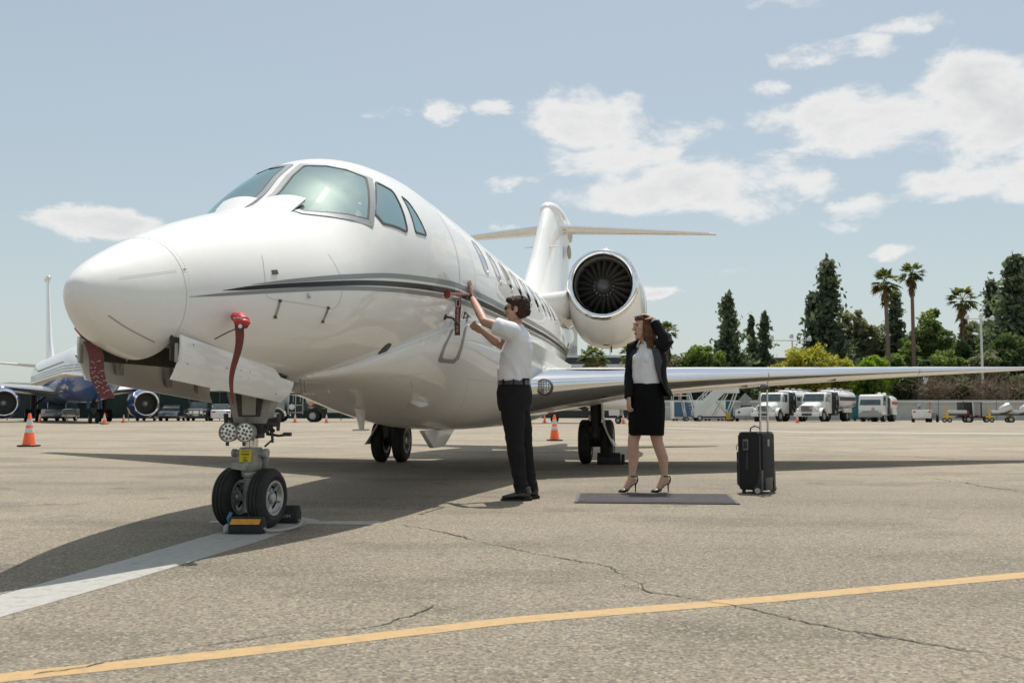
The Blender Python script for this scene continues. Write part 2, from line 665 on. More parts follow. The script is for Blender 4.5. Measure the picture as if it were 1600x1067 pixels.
# a faint far taxi line on the apron
o = strip_px('taxi_line', [(1040, 668), (1250, 674.5), (1900, 678.5)], [(1040, 668.8), (1250, 675.6), (1900, 680)], 'white_marking', .0012)
o['label'] = 'thin pale far taxi line slanting behind the suitcase'


def crack(px, w0, seed, jag=.05):
    rnd = random.Random(seed)
    pts = [on_ground(*q) for q in px]
    fine = []
    for a, b in zip(pts[:-1], pts[1:]):
        n = max(2, int((b - a).length / .018))
        for i in range(n):
            t = i / n
            p = a.lerp(b, t)
            q = noise.noise_vector(p * 2.3 + Vector((seed, 0, 0))) * jag + noise.noise_vector(p * 9 + Vector((0, seed, 0))) * jag * .55 + noise.noise_vector(p * 31 + Vector((0, seed, 2))) * jag * .30
            fine.append(Vector((p.x + q.x, p.y + q.y, .0)))
    m = MB()
    V, F = [], []
    for i, p in enumerate(fine):
        t = (fine[min(i + 1, len(fine) - 1)] - fine[max(i - 1, 0)]).normalized()
        n = Vector((-t.y, t.x, 0))
        w = w0 * max(.28, .7 + 1.3 * noise.noise(p * 3.1 + Vector((seed * 3.3, 1, 0)))) * (.6 + .8 * rnd.random())
        V += [p + n * w / 2 + Vector((0, 0, .0032)), p - n * w / 2 + Vector((0, 0, .0032))]
    F = [(2 * i, 2 * i + 1, 2 * i + 3, 2 * i + 2) for i in range(len(fine) - 1)]
    m.add(V, F)
    m.build('crack', 'crack_tar', ground, smooth=0)


crack([(630, 820), (745, 845), (860, 868), (945, 885), (985, 908), (1020, 925), (1110, 938), (1200, 958), (1330, 985), (1460, 1008), (1620, 1036)], .0105, 3)
crack([(985, 918), (1020, 924), (1050, 931)], .006, 9)
crack([(672, 946), (640, 962), (600, 974), (560, 983), (430, 995), (300, 1012), (140, 1040), (40, 1050)], .006, 5)
crack([(1330, 985), (1352, 996), (1390, 1001)], .004, 15)
crack([(1110, 938), (1085, 931), (1062, 934)], .004, 16)
crack([(745, 845), (770, 842), (800, 848)], .004, 17)
crack([(1230, 700), (1400, 712), (1600, 724)], .03, 18, .1)
crack([(1300, 740), (1450, 746), (1620, 772)], .02, 19, .08)
crack([(1010, 909), (1000, 920), (965, 912)], .005, 12)
# ------------------------------------------------------------------ business jet
def jet_paint(name, col, rough):
    m = pbr(name, col, rough, coat=.68, spec=.12, var=.015, vscale=2.0, coat_rough=.02, dirt=(col[0] * .9, col[1] * .88, col[2] * .84), dscale=3.0, damt=.35)
    nt = m.node_tree
    p = nt.nodes['Principled BSDF']
    tc = _n(nt, 'ShaderNodeTexCoord')
    t = _n(nt, 'ShaderNodeTexNoise')
    t.inputs['Scale'].default_value = 1.6
    t.inputs['Detail'].default_value = 2
    nt.links.new(tc.outputs['Object'], t.inputs['Vector'])
    b = _n(nt, 'ShaderNodeBump')
    b.inputs['Strength'].default_value = .06
    b.inputs['Distance'].default_value = .03
    nt.links.new(t.outputs['Fac'], b.inputs['Height'])
    nt.links.new(b.outputs[0], p.inputs['Coat Normal'])
    return m


jet_paint('jet_white', (.86, .855, .835), .6)
pbr('jet_grey', (.23, .235, .225), .4, coat=.3)
pbr('jet_black_stripe', (.016, .009, .008), .3, coat=.04, spec=.25)
pbr('panel_gap', (.30, .29, .27), .8)
pbr('panel_gap_soft', (.62, .61, .585), .6)
pbr('rubber_seal', (.09, .085, .08), .7)
pbr('polished_metal', (.86, .87, .88), .07, metal=1.0, var=.03, vscale=3, rvar=.03)
pbr('brushed_metal', (.62, .63, .63), .32, metal=1.0, var=.1, vscale=14, rvar=.08)
pbr('window_frame_metal', (.27, .30, .31), .55, metal=.3, var=.2, vscale=110)
def glass_mat(name, tint, refl):
    m = bpy.data.materials.new(name)
    m.use_nodes = True
    nt = m.node_tree
    nt.nodes.clear()
    out = _n(nt, 'ShaderNodeOutputMaterial')
    mx = _n(nt, 'ShaderNodeMixShader')
    tr = _n(nt, 'ShaderNodeBsdfTransparent')
    tr.inputs[0].default_value = tint
    gl = _n(nt, 'ShaderNodeBsdfGlossy')
    gl.inputs['Roughness'].default_value = .02
    gl.inputs['Color'].default_value = (.74, .95, .90, 1)
    fr = _n(nt, 'ShaderNodeFresnel')
    fr.inputs['IOR'].default_value = 1.5
    mr = _n(nt, 'ShaderNodeMapRange')
    mr.inputs[3].default_value, mr.inputs[4].default_value = refl, 1.0
    t = _n(nt, 'ShaderNodeTexNoise')
    t.inputs['Scale'].default_value = 3.0
    tc = _n(nt, 'ShaderNodeTexCoord')
    nt.links.new(tc.outputs['Object'], t.inputs['Vector'])
    b = _n(nt, 'ShaderNodeBump')
    b.inputs['Strength'].default_value = .05
    nt.links.new(t.outputs['Fac'], b.inputs['Height'])
    nt.links.new(b.outputs[0], gl.inputs['Normal'])
    nt.links.new(fr.outputs[0], mr.inputs[0])
    nt.links.new(mr.outputs[0], mx.inputs[0])
    nt.links.new(tr.outputs[0], mx.inputs[1])
    nt.links.new(gl.outputs[0], mx.inputs[2])
    nt.links.new(mx.outputs[0], out.inputs[0])
    MATS[name] = m


glass_mat('cockpit_glass', (.70, .90, .86, 1), .60)
pbr('cockpit_trim', (.50, .53, .50), .8, var=.1, vscale=6)
pbr('cockpit_dark', (.10, .115, .11), .7, var=.2, vscale=8)
pbr('seat_leather', (.40, .36, .29), .55, var=.08, vscale=8)
pbr('paper_white', (.75, .75, .70), .8)
pbr('cabin_glass', (.03, .04, .045), .04, coat=1.0, spec=.8)
pbr('gear_paint', (.36, .36, .33), .45, var=.14, vscale=20, dirt=(.12, .11, .09), dscale=12, damt=.6)
pbr('gear_dark', (.045, .042, .04), .5, var=.3, vscale=20)
pbr('tyre_rubber', (.022, .021, .020), .78, var=.25, vscale=14, dirt=(.075, .07, .062), dscale=5, damt=.5, bump=.15, bscale=90)
pbr('wheel_alloy', (.48, .48, .46), .38, metal=.55, var=.12, vscale=25, dirt=(.1, .09, .08), dscale=9, damt=.5)
pbr('chrome_oleo', (.75, .75, .74), .1, metal=1.0)
pbr('bay_dark', (.07, .066, .055), .8, var=.4, vscale=12)
pbr('bay_primer', (.34, .33, .27), .6, var=.15, vscale=14)
pbr('lamp_glass', (.62, .64, .66), .15, coat=1.0, metal=.25)
pbr('lamp_reflector', (.80, .81, .82), .18, metal=.9)
pbr('lamp_led', (.16, .16, .17), .2, coat=1.0)
pbr('fan_blade', (.12, .115, .105), .42, metal=.4, var=.1, vscale=10)
pbr('duct_dark', (.30, .29, .26), .45, metal=.5)
pbr('spinner_black', (.05, .048, .046), .4)
pbr('placard_yellow', (.72, .58, .02), .5)
pbr('placard_ink', (.02, .02, .02), .6)
pbr('streamer_red', (.17, .038, .032), .75, var=.18, vscale=30, bump=.3, bscale=70, sheen=.2)
pbr('cover_red', (.52, .035, .04), .45, var=.1, vscale=25)
pbr('streamer_print', (.52, .47, .44), .7)
pbr('cream_vane', (.40, .37, .32), .5)
pbr('fairing_shade', (.76, .755, .735), .35, coat=.9)

TH = rad(9.8)
JET_N = Vector((-1.80, 6.80, 0.0))
JA = Vector((math.sin(TH), math.cos(TH), 0))
JP = Vector((math.cos(TH), -math.sin(TH), 0))
# fuselage stations (distance behind the nose wheel), crown, keel and half width
FS = np.array([-1.97, -1.962, -1.93, -1.86, -1.7, -1.35, -.9, -.4, .1, .3, .6, 1.1, 1.6, 2.2, 3.2, 7.5, 9.0, 10.5, 12, 13.5, 15, 17, 19.3])
FT = np.array([1.36, 1.395, 1.44, 1.495, 1.58, 1.732, 1.895, 2.05, 2.2, 2.31, 2.53, 2.775, 2.875, 2.925, 2.935, 2.925, 2.925, 2.93, 2.93, 2.93, 2.93, 2.9, 2.8])
FB = np.array([1.36, 1.315, 1.26, 1.195, 1.11, 1.04, 1.01, .995, .985, .985, .98, .98, .98, .98, .99, .99, 1.0, 1.04, 1.17, 1.44, 1.77, 2.17, 2.55])
FW = np.array([0, .035, .078, .125, .2, .31, .46, .605, .715, .75, .795, .865, .915, .94, .95, .95, .92, .86, .77, .66, .53, .36, .11])


def pchip(x, y, xx):
    xx = np.atleast_1d(np.asarray(xx, float))
    h = np.diff(x)
    d = np.diff(y) / h
    m = np.zeros(len(x))
    for i in range(1, len(x) - 1):
        if d[i - 1] * d[i] > 0:
            w1, w2 = 2 * h[i] + h[i - 1], h[i] + 2 * h[i - 1]
            m[i] = (w1 + w2) / (w1 / d[i - 1] + w2 / d[i])
    m[0], m[-1] = d[0], d[-1]
    i = np.clip(np.searchsorted(x, xx) - 1, 0, len(x) - 2)
    t = (xx - x[i]) / h[i]
    return (2 * t**3 - 3 * t**2 + 1) * y[i] + (t**3 - 2 * t**2 + t) * h[i] * m[i] + (-2 * t**3 + 3 * t**2) * y[i + 1] + (t**3 - t**2) * h[i] * m[i + 1]


_TS = np.unique(np.r_[np.linspace(-1.97, -1.9, 200), np.linspace(-1.9, 3.2, 1600), np.linspace(3.2, 19.3, 1600)])
_TT, _TB, _TW = (pchip(FS, q, _TS) for q in (FT, FB, FW))


def fus(s):
    return np.interp([s], _TS, _TT), np.interp([s], _TS, _TB), np.interp([s], _TS, _TW)


def fpt(s, ph, off=0.0):
    """Point on the fuselage skin: s behind the nose wheel, ph round the section (0 = port side, 90 = crown), off outwards. Local (x port, y aft, z)."""
    t, b, w = (float(q[0]) for q in fus(s))
    a = rad(ph)
    zc, hz = (t + b) / 2, (t - b) / 2
    p = Vector((w * math.cos(a), s, zc + hz * math.sin(a)))
    if off:
        n = Vector((math.cos(a) / max(w, 1e-3), 0, math.sin(a) / max(hz, 1e-3))).normalized()
        p += n * off
    return p


def f_ph(s, z):
    """The angle round the section at which the port side skin has height z."""
    t, b, w = (float(q[0]) for q in fus(s))
    return math.degrees(math.asin(max(-1, min(1, (z - (t + b) / 2) / ((t - b) / 2)))))


def chaikin(P, k=2, closed=True):
    for _ in range(k):
        Q = []
        n = len(P)
        for i in range(n if closed else n - 1):
            a, b = P[i], P[(i + 1) % n]
            Q.append(tuple(a[j] * .75 + b[j] * .25 for j in range(len(a))))
            Q.append(tuple(a[j] * .25 + b[j] * .75 for j in range(len(a))))
        P = Q
    return P


def densify(P, n=6):
    return [tuple(P[i][j] + (P[(i + 1) % len(P)][j] - P[i][j]) * k / n for j in range(2)) for i in range(len(P)) for k in range(n)]


def corner_round(P, r=.18, n=4):
    """Round the corners of a polygon (share r of each side is cut)."""
    Q = []
    m = len(P)
    for i in range(m):
        a, b, c = np.array(P[i - 1], float), np.array(P[i], float), np.array(P[(i + 1) % m], float)
        p, q = b + (a - b) * r, b + (c - b) * r
        for k in range(n + 1):
            t = k / n
            Q.append(tuple((1 - t)**2 * p + 2 * t * (1 - t) * b + t * t * q))
    return Q


def patch(poly, name, mat, parent, off=.004, rings=6, r=.15, thick=0.0):
    """A pane lying on the fuselage skin; poly in (s, ph)."""
    P = densify(corner_round(poly, r), 3)
    c = np.mean(P, axis=0)
    m = MB()
    n = len(P)
    V = []
    for i in range(rings):
        t = 1 - i / rings
        V += [fpt(c[0] + (p[0] - c[0]) * t, c[1] + (p[1] - c[1]) * t, off) for p in P]
    V.append(fpt(c[0], c[1], off))
    F = []
    for i in range(rings - 1):
        F += [(i * n + j, i * n + (j + 1) % n, (i + 1) * n + (j + 1) % n, (i + 1) * n + j) for j in range(n)]
    F += [((rings - 1) * n + j, (rings - 1) * n + (j + 1) % n, rings * n) for j in range(n)]
    m.add(V, F)
    if thick:
        W = [fpt(p[0], p[1], off) for p in P] + [fpt(p[0], p[1], off - thick) for p in P]
        m.add(W, [(j, (j + 1) % n, n + (j + 1) % n, n + j) for j in range(n)])
    return m.build(name, mat, parent, smooth=60)


def rim(inner, outer, name, mat, parent, off=.009, r=.15, base=-.01):
    """A raised frame between two outlines on the skin."""
    A_, B_ = densify(corner_round(inner, r), 3), densify(corner_round(outer, r), 3)
    n = len(A_)
    V = [fpt(p[0], p[1], off) for p in A_] + [fpt(p[0], p[1], off) for p in B_] + [fpt(p[0], p[1], base) for p in B_] + [fpt(p[0], p[1], base) for p in A_]
    m = MB()
    F = []
    for k in range(3):
        F += [(k * n + j, k * n + (j + 1) % n, (k + 1) * n + (j + 1) % n, (k + 1) * n + j) for j in range(n)]
    F += [(3 * n + j, 3 * n + (j + 1) % n, (j + 1) % n, j) for j in range(n)]
    m.add(V, F)
    return m.build(name, mat, parent, smooth=40)


def grow(poly, k, ks=None):
    c = np.mean(poly, axis=0)
    return [(c[0] + (p[0] - c[0]) * (ks or k), c[1] + (p[1] - c[1]) * k) for p in poly]


def band(path, name, mat, parent, off=.002, mir=False):
    """A painted stripe on the skin; path of (s, height, half width in metres)."""
    xs = np.array([p[0] for p in path])
    m = MB()
    V = []
    ss = np.r_[np.linspace(xs[0], 2.6, 90), np.linspace(2.7, xs[-1], 30)]
    zz = pchip(xs, np.array([p[1] for p in path]), ss)
    hw = pchip(xs, np.array([p[2] for p in path]), ss)
    for s, z, w in zip(ss, zz, hw):
        for k in (-1, 0, 1):
            a = f_ph(s, z + k * max(w, .0004))
            V.append(fpt(s, 180 - a if mir else a, off))
    F = [(3 * i + j, 3 * i + j + 1, 3 * i + j + 4, 3 * i + j + 3) for i in range(len(ss) - 1) for j in range(2)]
    m.add(V, F)
    return m.build(name, mat, parent, smooth=60)


def seam(pts, name, mat, parent, w=.004, off=.0015, closed=False):
    """A thin panel joint along (s, ph) points."""
    P = []
    n = len(pts)
    for i in range(n if closed else n - 1):
        a, b = pts[i], pts[(i + 1) % n]
        k = 8
        P += [(a[0] + (b[0] - a[0]) * t / k, a[1] + (b[1] - a[1]) * t / k) for t in range(k)]
    P.append(pts[0] if closed else pts[-1])
    Q = [fpt(s, a, off) for s, a in P]
    V = []
    for i, q in enumerate(Q):
        t = (Q[min(i + 1, len(Q) - 1)] - Q[max(i - 1, 0)]).normalized()
        s, a = P[i]
        nrm = (fpt(s, a, .1) - fpt(s, a, 0)).normalized()
        d = t.cross(nrm).normalized() * w / 2
        V += [q - d, q + d]
    m = MB()
    m.add(V, [(2 * i, 2 * i + 1, 2 * i + 3, 2 * i + 2) for i in range(len(Q) - 1)])
    return m.build(name, mat, parent, smooth=60)


jet = thing('business_jet', 'large white business jet with grey and black stripes parked on the apron', 'aircraft', JET_N, -TH)


WS = [(.790, 84.5), (1.005, 54.5), (.560, 33.5), (.150, 62), (.135, 84.0)]
SW1 = [(1.075, 50), (1.235, 43), (1.065, 18.5), (.735, 27), (.70, 34)]
SW2 = [(1.345, 39.5), (1.41, 36), (1.47, 17.5), (1.235, 18.5)]


def in_window(s, a):
    if a > 90:
        a = 180 - a
    if a < 10:
        return False
    for P in (WS, SW1, SW2):
        P = grow(corner_round(P, .06 if P is WS else .14), .985)
        c = False
        for i in range(len(P)):
            x0, y0 = P[i - 1]
            x1, y1 = P[i]
            if (y0 > a) != (y1 > a) and s < (x1 - x0) * (a - y0) / (y1 - y0) + x0:
                c = not c
        if c:
            return True
    return False


def build_fuselage():
    ss = np.unique(np.r_[np.linspace(-1.97, -1.93, 6), np.linspace(-1.93, -1.7, 12), np.linspace(-1.7, -1.4, 9), np.linspace(-1.4, .4, 40), np.linspace(.0, 1.7, 86), np.linspace(1.7, 3.2, 24), np.linspace(3.2, 12, 36), np.linspace(12, 19.3, 30)])
    NP = 192
    ph = [360.0 * k / NP for k in range(NP)]
    V = [fpt(s, a) for s in ss for a in ph]
    F = []
    for i in range(len(ss) - 1):
        sm = (ss[i] + ss[i + 1]) / 2
        for j in range(NP):
            if -1.40 < sm < .34 and 180 < ph[j] < 360:
                q = fpt(sm, ph[j] + 180.0 / NP)
                if abs(q.x) < .238 and q.z < 1.175 - .165 * (sm + 1.44) / 1.66:
                    continue
            if 0 < sm < 1.6 and in_window(sm, ph[j] + 180.0 / NP):
                continue
            F.append((i * NP + j, i * NP + (j + 1) % NP, (i + 1) * NP + (j + 1) % NP, (i + 1) * NP + j))
    n = len(ss)
    F.append(tuple((n - 1) * NP + j for j in range(NP)))
    m = MB()
    m.add(V, F)
    m.build('fuselage', 'jet_white', jet, smooth=50)
    # tail cone cap
    c = MB()
    c.lathe([(.11, 0), (.10, .12), (.06, .22), (.005, .26)], (0, 19.29, 2.675), (0, 1, 0), 20)
    c.build('tail_cone', 'brushed_metal', jet)
    # nose wheel bay: real box up inside the nose
    w = MB()
    w.box((0, -.53, 1.285), (.44, 1.78, .02))
    for sx in (-1, 1):
        w.box((sx * .222, -.53, 1.16), (.010, 1.80, .24))
    w.box((0, .37, 1.16), (.44, .012, .26))
    w.box((0, -1.40, 1.20), (.36, .012, .14))
    w.build('wheel_bay', 'bay_dark', jet, smooth=0)
    eq = MB()
    rnd = random.Random(4)
    for k in range(22):
        y = -1.32 + 1.6 * rnd.random()
        eq.box((rnd.uniform(-.2, .2), y, 1.2 + rnd.uniform(-.03, .05)), (rnd.uniform(.03, .12), rnd.uniform(.04, .2), rnd.uniform(.02, .07)))
    for x in (-.19, -.12, .08, .17):
        eq.tube([(x, -1.35, 1.2), (x + .02, -.8, 1.17), (x - .02, -.2, 1.18), (x, .3, 1.15)], .008, 6)
    eq.build('bay_equipment', 'bay_primer', jet, smooth=30)


build_fuselage()


_FAIR = []


def fairing_section(s):
    X = [.42, .7, 1.05, 1.6, 2.2, 3.0, 4.0, 5.0, 6.5, 9.0, 10.0, 11.2, 12.4]
    WF = [.27, .43, .58, .75, .865, .97, 1.06, 1.15, 1.21, 1.19, 1.08, .9, .6]
    ZS = [1.025, 1.09, 1.19, 1.345, 1.49, 1.60, 1.63, 1.60, 1.55, 1.5, 1.5, 1.45, 1.45]
    ZB = [.974, .968, .952, .90, .825, .715, .612, .565, .55, .56, .62, .82, 1.14]
    if not _FAIR:
        _FAIR.append(np.linspace(.42, 12.4, 1500))
        _FAIR.extend(pchip(np.array(X), np.array(q), _FAIR[0]) for q in (WF, ZS, ZB))
    return tuple(float(np.interp(s, _FAIR[0], q)) for q in _FAIR[1:])


def fair_pt(s, a):
    w, zs, zb = fairing_section(s)
    n = 2.35
    c, q = math.cos(a), math.sin(a)
    return Vector((w * math.copysign(abs(c)**(2 / n), c), s, zs - (zs - zb) * abs(q)**(2 / n)))


def build_fairing():
    R = []
    for s in np.linspace(.42, 12.4, 90):
        w, zs, zb = fairing_section(s)
        ring = [fair_pt(s, PI * k / 40) for k in range(41)]
        # close over the top inside the fuselage
        ring += [Vector((-w * .86, s, zs + .06)), Vector((0, s, zs + .1)), Vector((w * .86, s, zs + .06))]
        R.append(ring)
    m = MB()
    m.rings(R, True, True)
    m.build('belly_fairing', 'jet_white', jet, smooth=60)
    # rolled bead along the top edge of the fairing
    for sx in (-1, 1):
        b = MB()
        pts = []
        for s in np.linspace(.46, 2.9, 36):
            w, zs, zb = fairing_section(s)
            q = fpt(s, f_ph(s, zs), .004)
            pts.append(Vector((sx * max(q.x, w) + sx * .002, s, zs)))
        b.tube(pts, .0065, 6)
        b.build('fairing_edge', 'jet_white', jet)
    # rows of fasteners on the fairing panels
    f = MB()
    for s0, a0, s1, a1, k in [(1.9, .75, 2.7, 1.25, 16), (2.7, 1.25, 2.75, 1.5, 6), (2.75, 1.45, 4.2, 1.32, 26), (4.2, 1.32, 3.1, .55, 22), (3.1, .55, 4.4, .48, 26), (2.55, .9, 2.75, 1.45, 11), (1.2, .7, 2.0, .55, 16)]:
        for i in range(k):
            t = i / k
            s, a = s0 + (s1 - s0) * t, a0 + (a1 - a0) * t
            p = fair_pt(s, a)
            n = Vector((math.cos(a), 0, -math.sin(a)))
            f.cyl(p - n * .002, p + n * .0022, .005, .004, 6)
    fo = f.build('fastener', 'panel_gap', jet)
    fo['kind'] = 'stuff'


build_fairing()


# wings -------------------------------------------------------------------
WL_ = [0.5, 1.2, 2.1, 3.2, 4.2, 6.3, 8.3, 9.1]
W_LE = [4.59 + l * .767 for l in WL_]
W_TE = [9.7, 9.85, 10.0, 10.3, 10.62, 11.15, 11.68, 12.05]
W_Z = [1.00, 1.085, 1.15, 1.22, 1.275, 1.385, 1.475, 1.53]
W_T = [.135, .125, .115, .108, .10, .095, .09, .085]


def wing_pt(l, xc, side, sx):
    le, te, z, t = (float(np.interp(l, WL_, q)) for q in (W_LE, W_TE, W_Z, W_T))
    ch = te - le
    y = 5 * t * (.2969 * math.sqrt(xc) - .126 * xc - .3516 * xc**2 + .2843 * xc**3 - .1036 * xc**4) * ch
    y = min(y, .24)
    low = float(np.interp(l, [0, 1.0, 2.2, 4.0, 6.0], [1.5, 1.3, .92, .85, .85]))
    return Vector((sx * l, le + xc * ch, z + side * y * (low if side < 0 else 1.0)))


def skin_strip(sx, l0, l1, pairs, nl=22):
    R = [[wing_pt(l, x, sd, sx) for x, sd in pairs] for l in np.linspace(l0, l1, nl)]
    return R


LEX = .105
for sx in (1, -1):
    xs = [LEX * (k / 9)**2 for k in range(10)]
    lead = [(x, 1) for x in xs[::-1]] + [(x, -1) for x in xs[1:]]
    rest = [(x, 1) for x in np.linspace(LEX, 1, 20)][::-1]
    low = [(x, -1) for x in np.linspace(LEX, 1, 20)]
    w = MB()
    w.rings(skin_strip(sx, .5, 9.1, rest), False, False, 0)
    w.rings(skin_strip(sx, .5, 9.1, low), False, False, 0)
    wo = w.build('wing', 'jet_white', jet, smooth=60)
    le = MB()
    le.rings(skin_strip(sx, .5, 9.1, lead, 40), False, False)
    le.build('leading_edge', 'polished_metal', wo, smooth=70)
    tp = MB()
    ring = [wing_pt(9.1, x, 1, sx) for x in np.linspace(1, 0, 12)] + [wing_pt(9.1, x, -1, sx) for x in np.linspace(0, 1, 12)[1:-1]]
    c = [Vector((sx * 9.2, p.y * .9 + 11.8 * .1, 1.535 + (p.z - 1.53) * .3)) for p in ring]
    tp.rings([ring, c], True, True)
    tp.build('wing_tip', 'jet_white', wo, smooth=60)
    # slat joints and under-wing details
    for l in (4.05, 6.4):
        g = MB()
        r0 = [wing_pt(l - .006, x, sd, sx) for x, sd in lead]
        r1 = [wing_pt(l + .006, x, sd, sx) for x, sd in lead]
        cen = Vector((0, 0, 0))
        for p in r0 + r1:
            p.y -= .0015
        g.rings([r0, r1], False, False)
        g.build('slat_joint', 'panel_gap', wo, smooth=60)
    g = MB()
    for l, xc in ((3.7, .16), (5.0, .14), (2.6, .3)):
        p = wing_pt(l, xc, -1, sx)
        g.box(p, (.16, .03, .012))
    gd = g.build('drain_vent', 'rubber_seal', wo, smooth=0)
    gd['kind'] = 'stuff'
    # landing light bulging out of the root of the leading edge
    c = wing_pt(1.26, 0.0, -1, sx) + Vector((0, .03, -.02))
    ll = MB()
    ll.lathe([(.10, .16), (.102, -.05), (.094, -.075), (.088, -.07)], c, (0, 1, 0), 24)
    lo = ll.build('landing_light', 'rubber_seal', wo)
    gl = MB()
    gl.lathe([(.088, 0), (.07, -.012), (.001, -.016)], c + Vector((0, -.066, 0)), (0, 1, 0), 24)
    gl.build('lens', 'lamp_reflector', lo)
    ld = MB()
    for i in range(-2, 3):
        for j in range(-2, 3):
            if i * i + j * j <= 5:
                q = c + Vector((i * .03, -.08, j * .03))
                ld.lathe([(.011, 0), (.008, -.006)], q, (0, 1, 0), 8)
    ld_ = ld.build('lamp_bead', 'lamp_led', lo)
    ld_['kind'] = 'stuff'

# tail fin, tailplane --------------------------------------------------------
def foil_ring(le, te, t, place_, n=14):
    ch = te - le
    up, dn = [], []
    for k in range(n + 1):
        x = (k / n)**1.7
        y = 5 * t * (.2969 * math.sqrt(x) - .126 * x - .3516 * x * x + .2843 * x**3 - .1036 * x**4) * ch
        up.append(place_(le + x * ch, y))
        dn.append(place_(le + x * ch, -y))
    return up[::-1] + dn[1:]


def build_tail():
    f = MB()
    st = [(2.75, 11.1, 18.7, .085), (3.05, 12.0, 18.75, .085), (3.3, 12.55, 18.8, .09), (3.9, 13.35, 18.95, .092), (4.6, 14.2, 19.2, .094), (5.15, 14.9, 19.5, .096), (5.3, 15.15, 19.5, .09)]
    f.rings([foil_ring(le, te, t, lambda s, y, z=z: Vector((y, s, z))) for z, le, te, t in st], True, True)
    fo = f.build('tail_fin', 'jet_white', jet, smooth=50)
    b = MB()
    prof = [(.01, 15.0), (.10, 15.06), (.19, 15.25), (.25, 15.6), (.27, 16.2), (.26, 17.2), (.2, 18.4), (.1, 19.3), (.01, 19.7)]
    R = [[Vector((r * 1.0 * math.cos(a), y, 5.22 + r * .86 * math.sin(a))) for a in [2 * PI * k / 24 for k in range(24)]] for r, y in prof]
    b.rings(R, True, True)
    b.build('bullet_fairing', 'jet_white', fo, smooth=60)
    for sx in (1, -1):
        h = MB()
        st = [(.05, 15.75, 18.3, .075, 4.93), (1.8, 17.25, 18.95, .075, 5.07), (3.55, 18.8, 19.55, .075, 5.21), (3.74, 19.1, 19.6, .05, 5.225)]
        h.rings([foil_ring(le, te, t, lambda s, y, l=l, z=z, le=le: Vector((sx * l, s, z + y + .10 * (s - le)))) for l, le, te, t, z in st], True, True)
        ho = h.build('tailplane', 'jet_white', jet, smooth=50)
        e = MB()
        R = []
        for l, le, te, t, z in st[:3]:
            r = foil_ring(le - .004, le + (te - le) * .06, .0, lambda s, y, l=l, z=z: Vector((sx * l, s, z)))
            full = foil_ring(le, te, t, lambda s, y, l=l, z=z, le=le: Vector((sx * l, s, z + y + .10 * (s - le))))
            k = len(full) // 2
            mid = full[k - 3:k + 4]
            R.append([p + Vector((0, -.004, 0)) + Vector((0, 0, .004 * (1 if i < 3 else -1 if i > 3 else 0))) for i, p in enumerate(mid)])
        e.rings(R, False, False)
        e.build('leading_edge', 'polished_metal', ho, smooth=70)
    v = MB()
    v.ball((.27, 16.9, 4.52), (.04, .30, .16), 14, 10)
    v.build('fin_blister', 'cream_vane', fo)
    for sx in (1, -1):
        v = MB()
        v.tube([(sx * .05, 14.1, 4.2), (sx * .36, 14.2, 4.21)], [.05, .018], 8, flat=.4)
        v.build('fin_vane', 'cream_vane', fo)


build_tail()


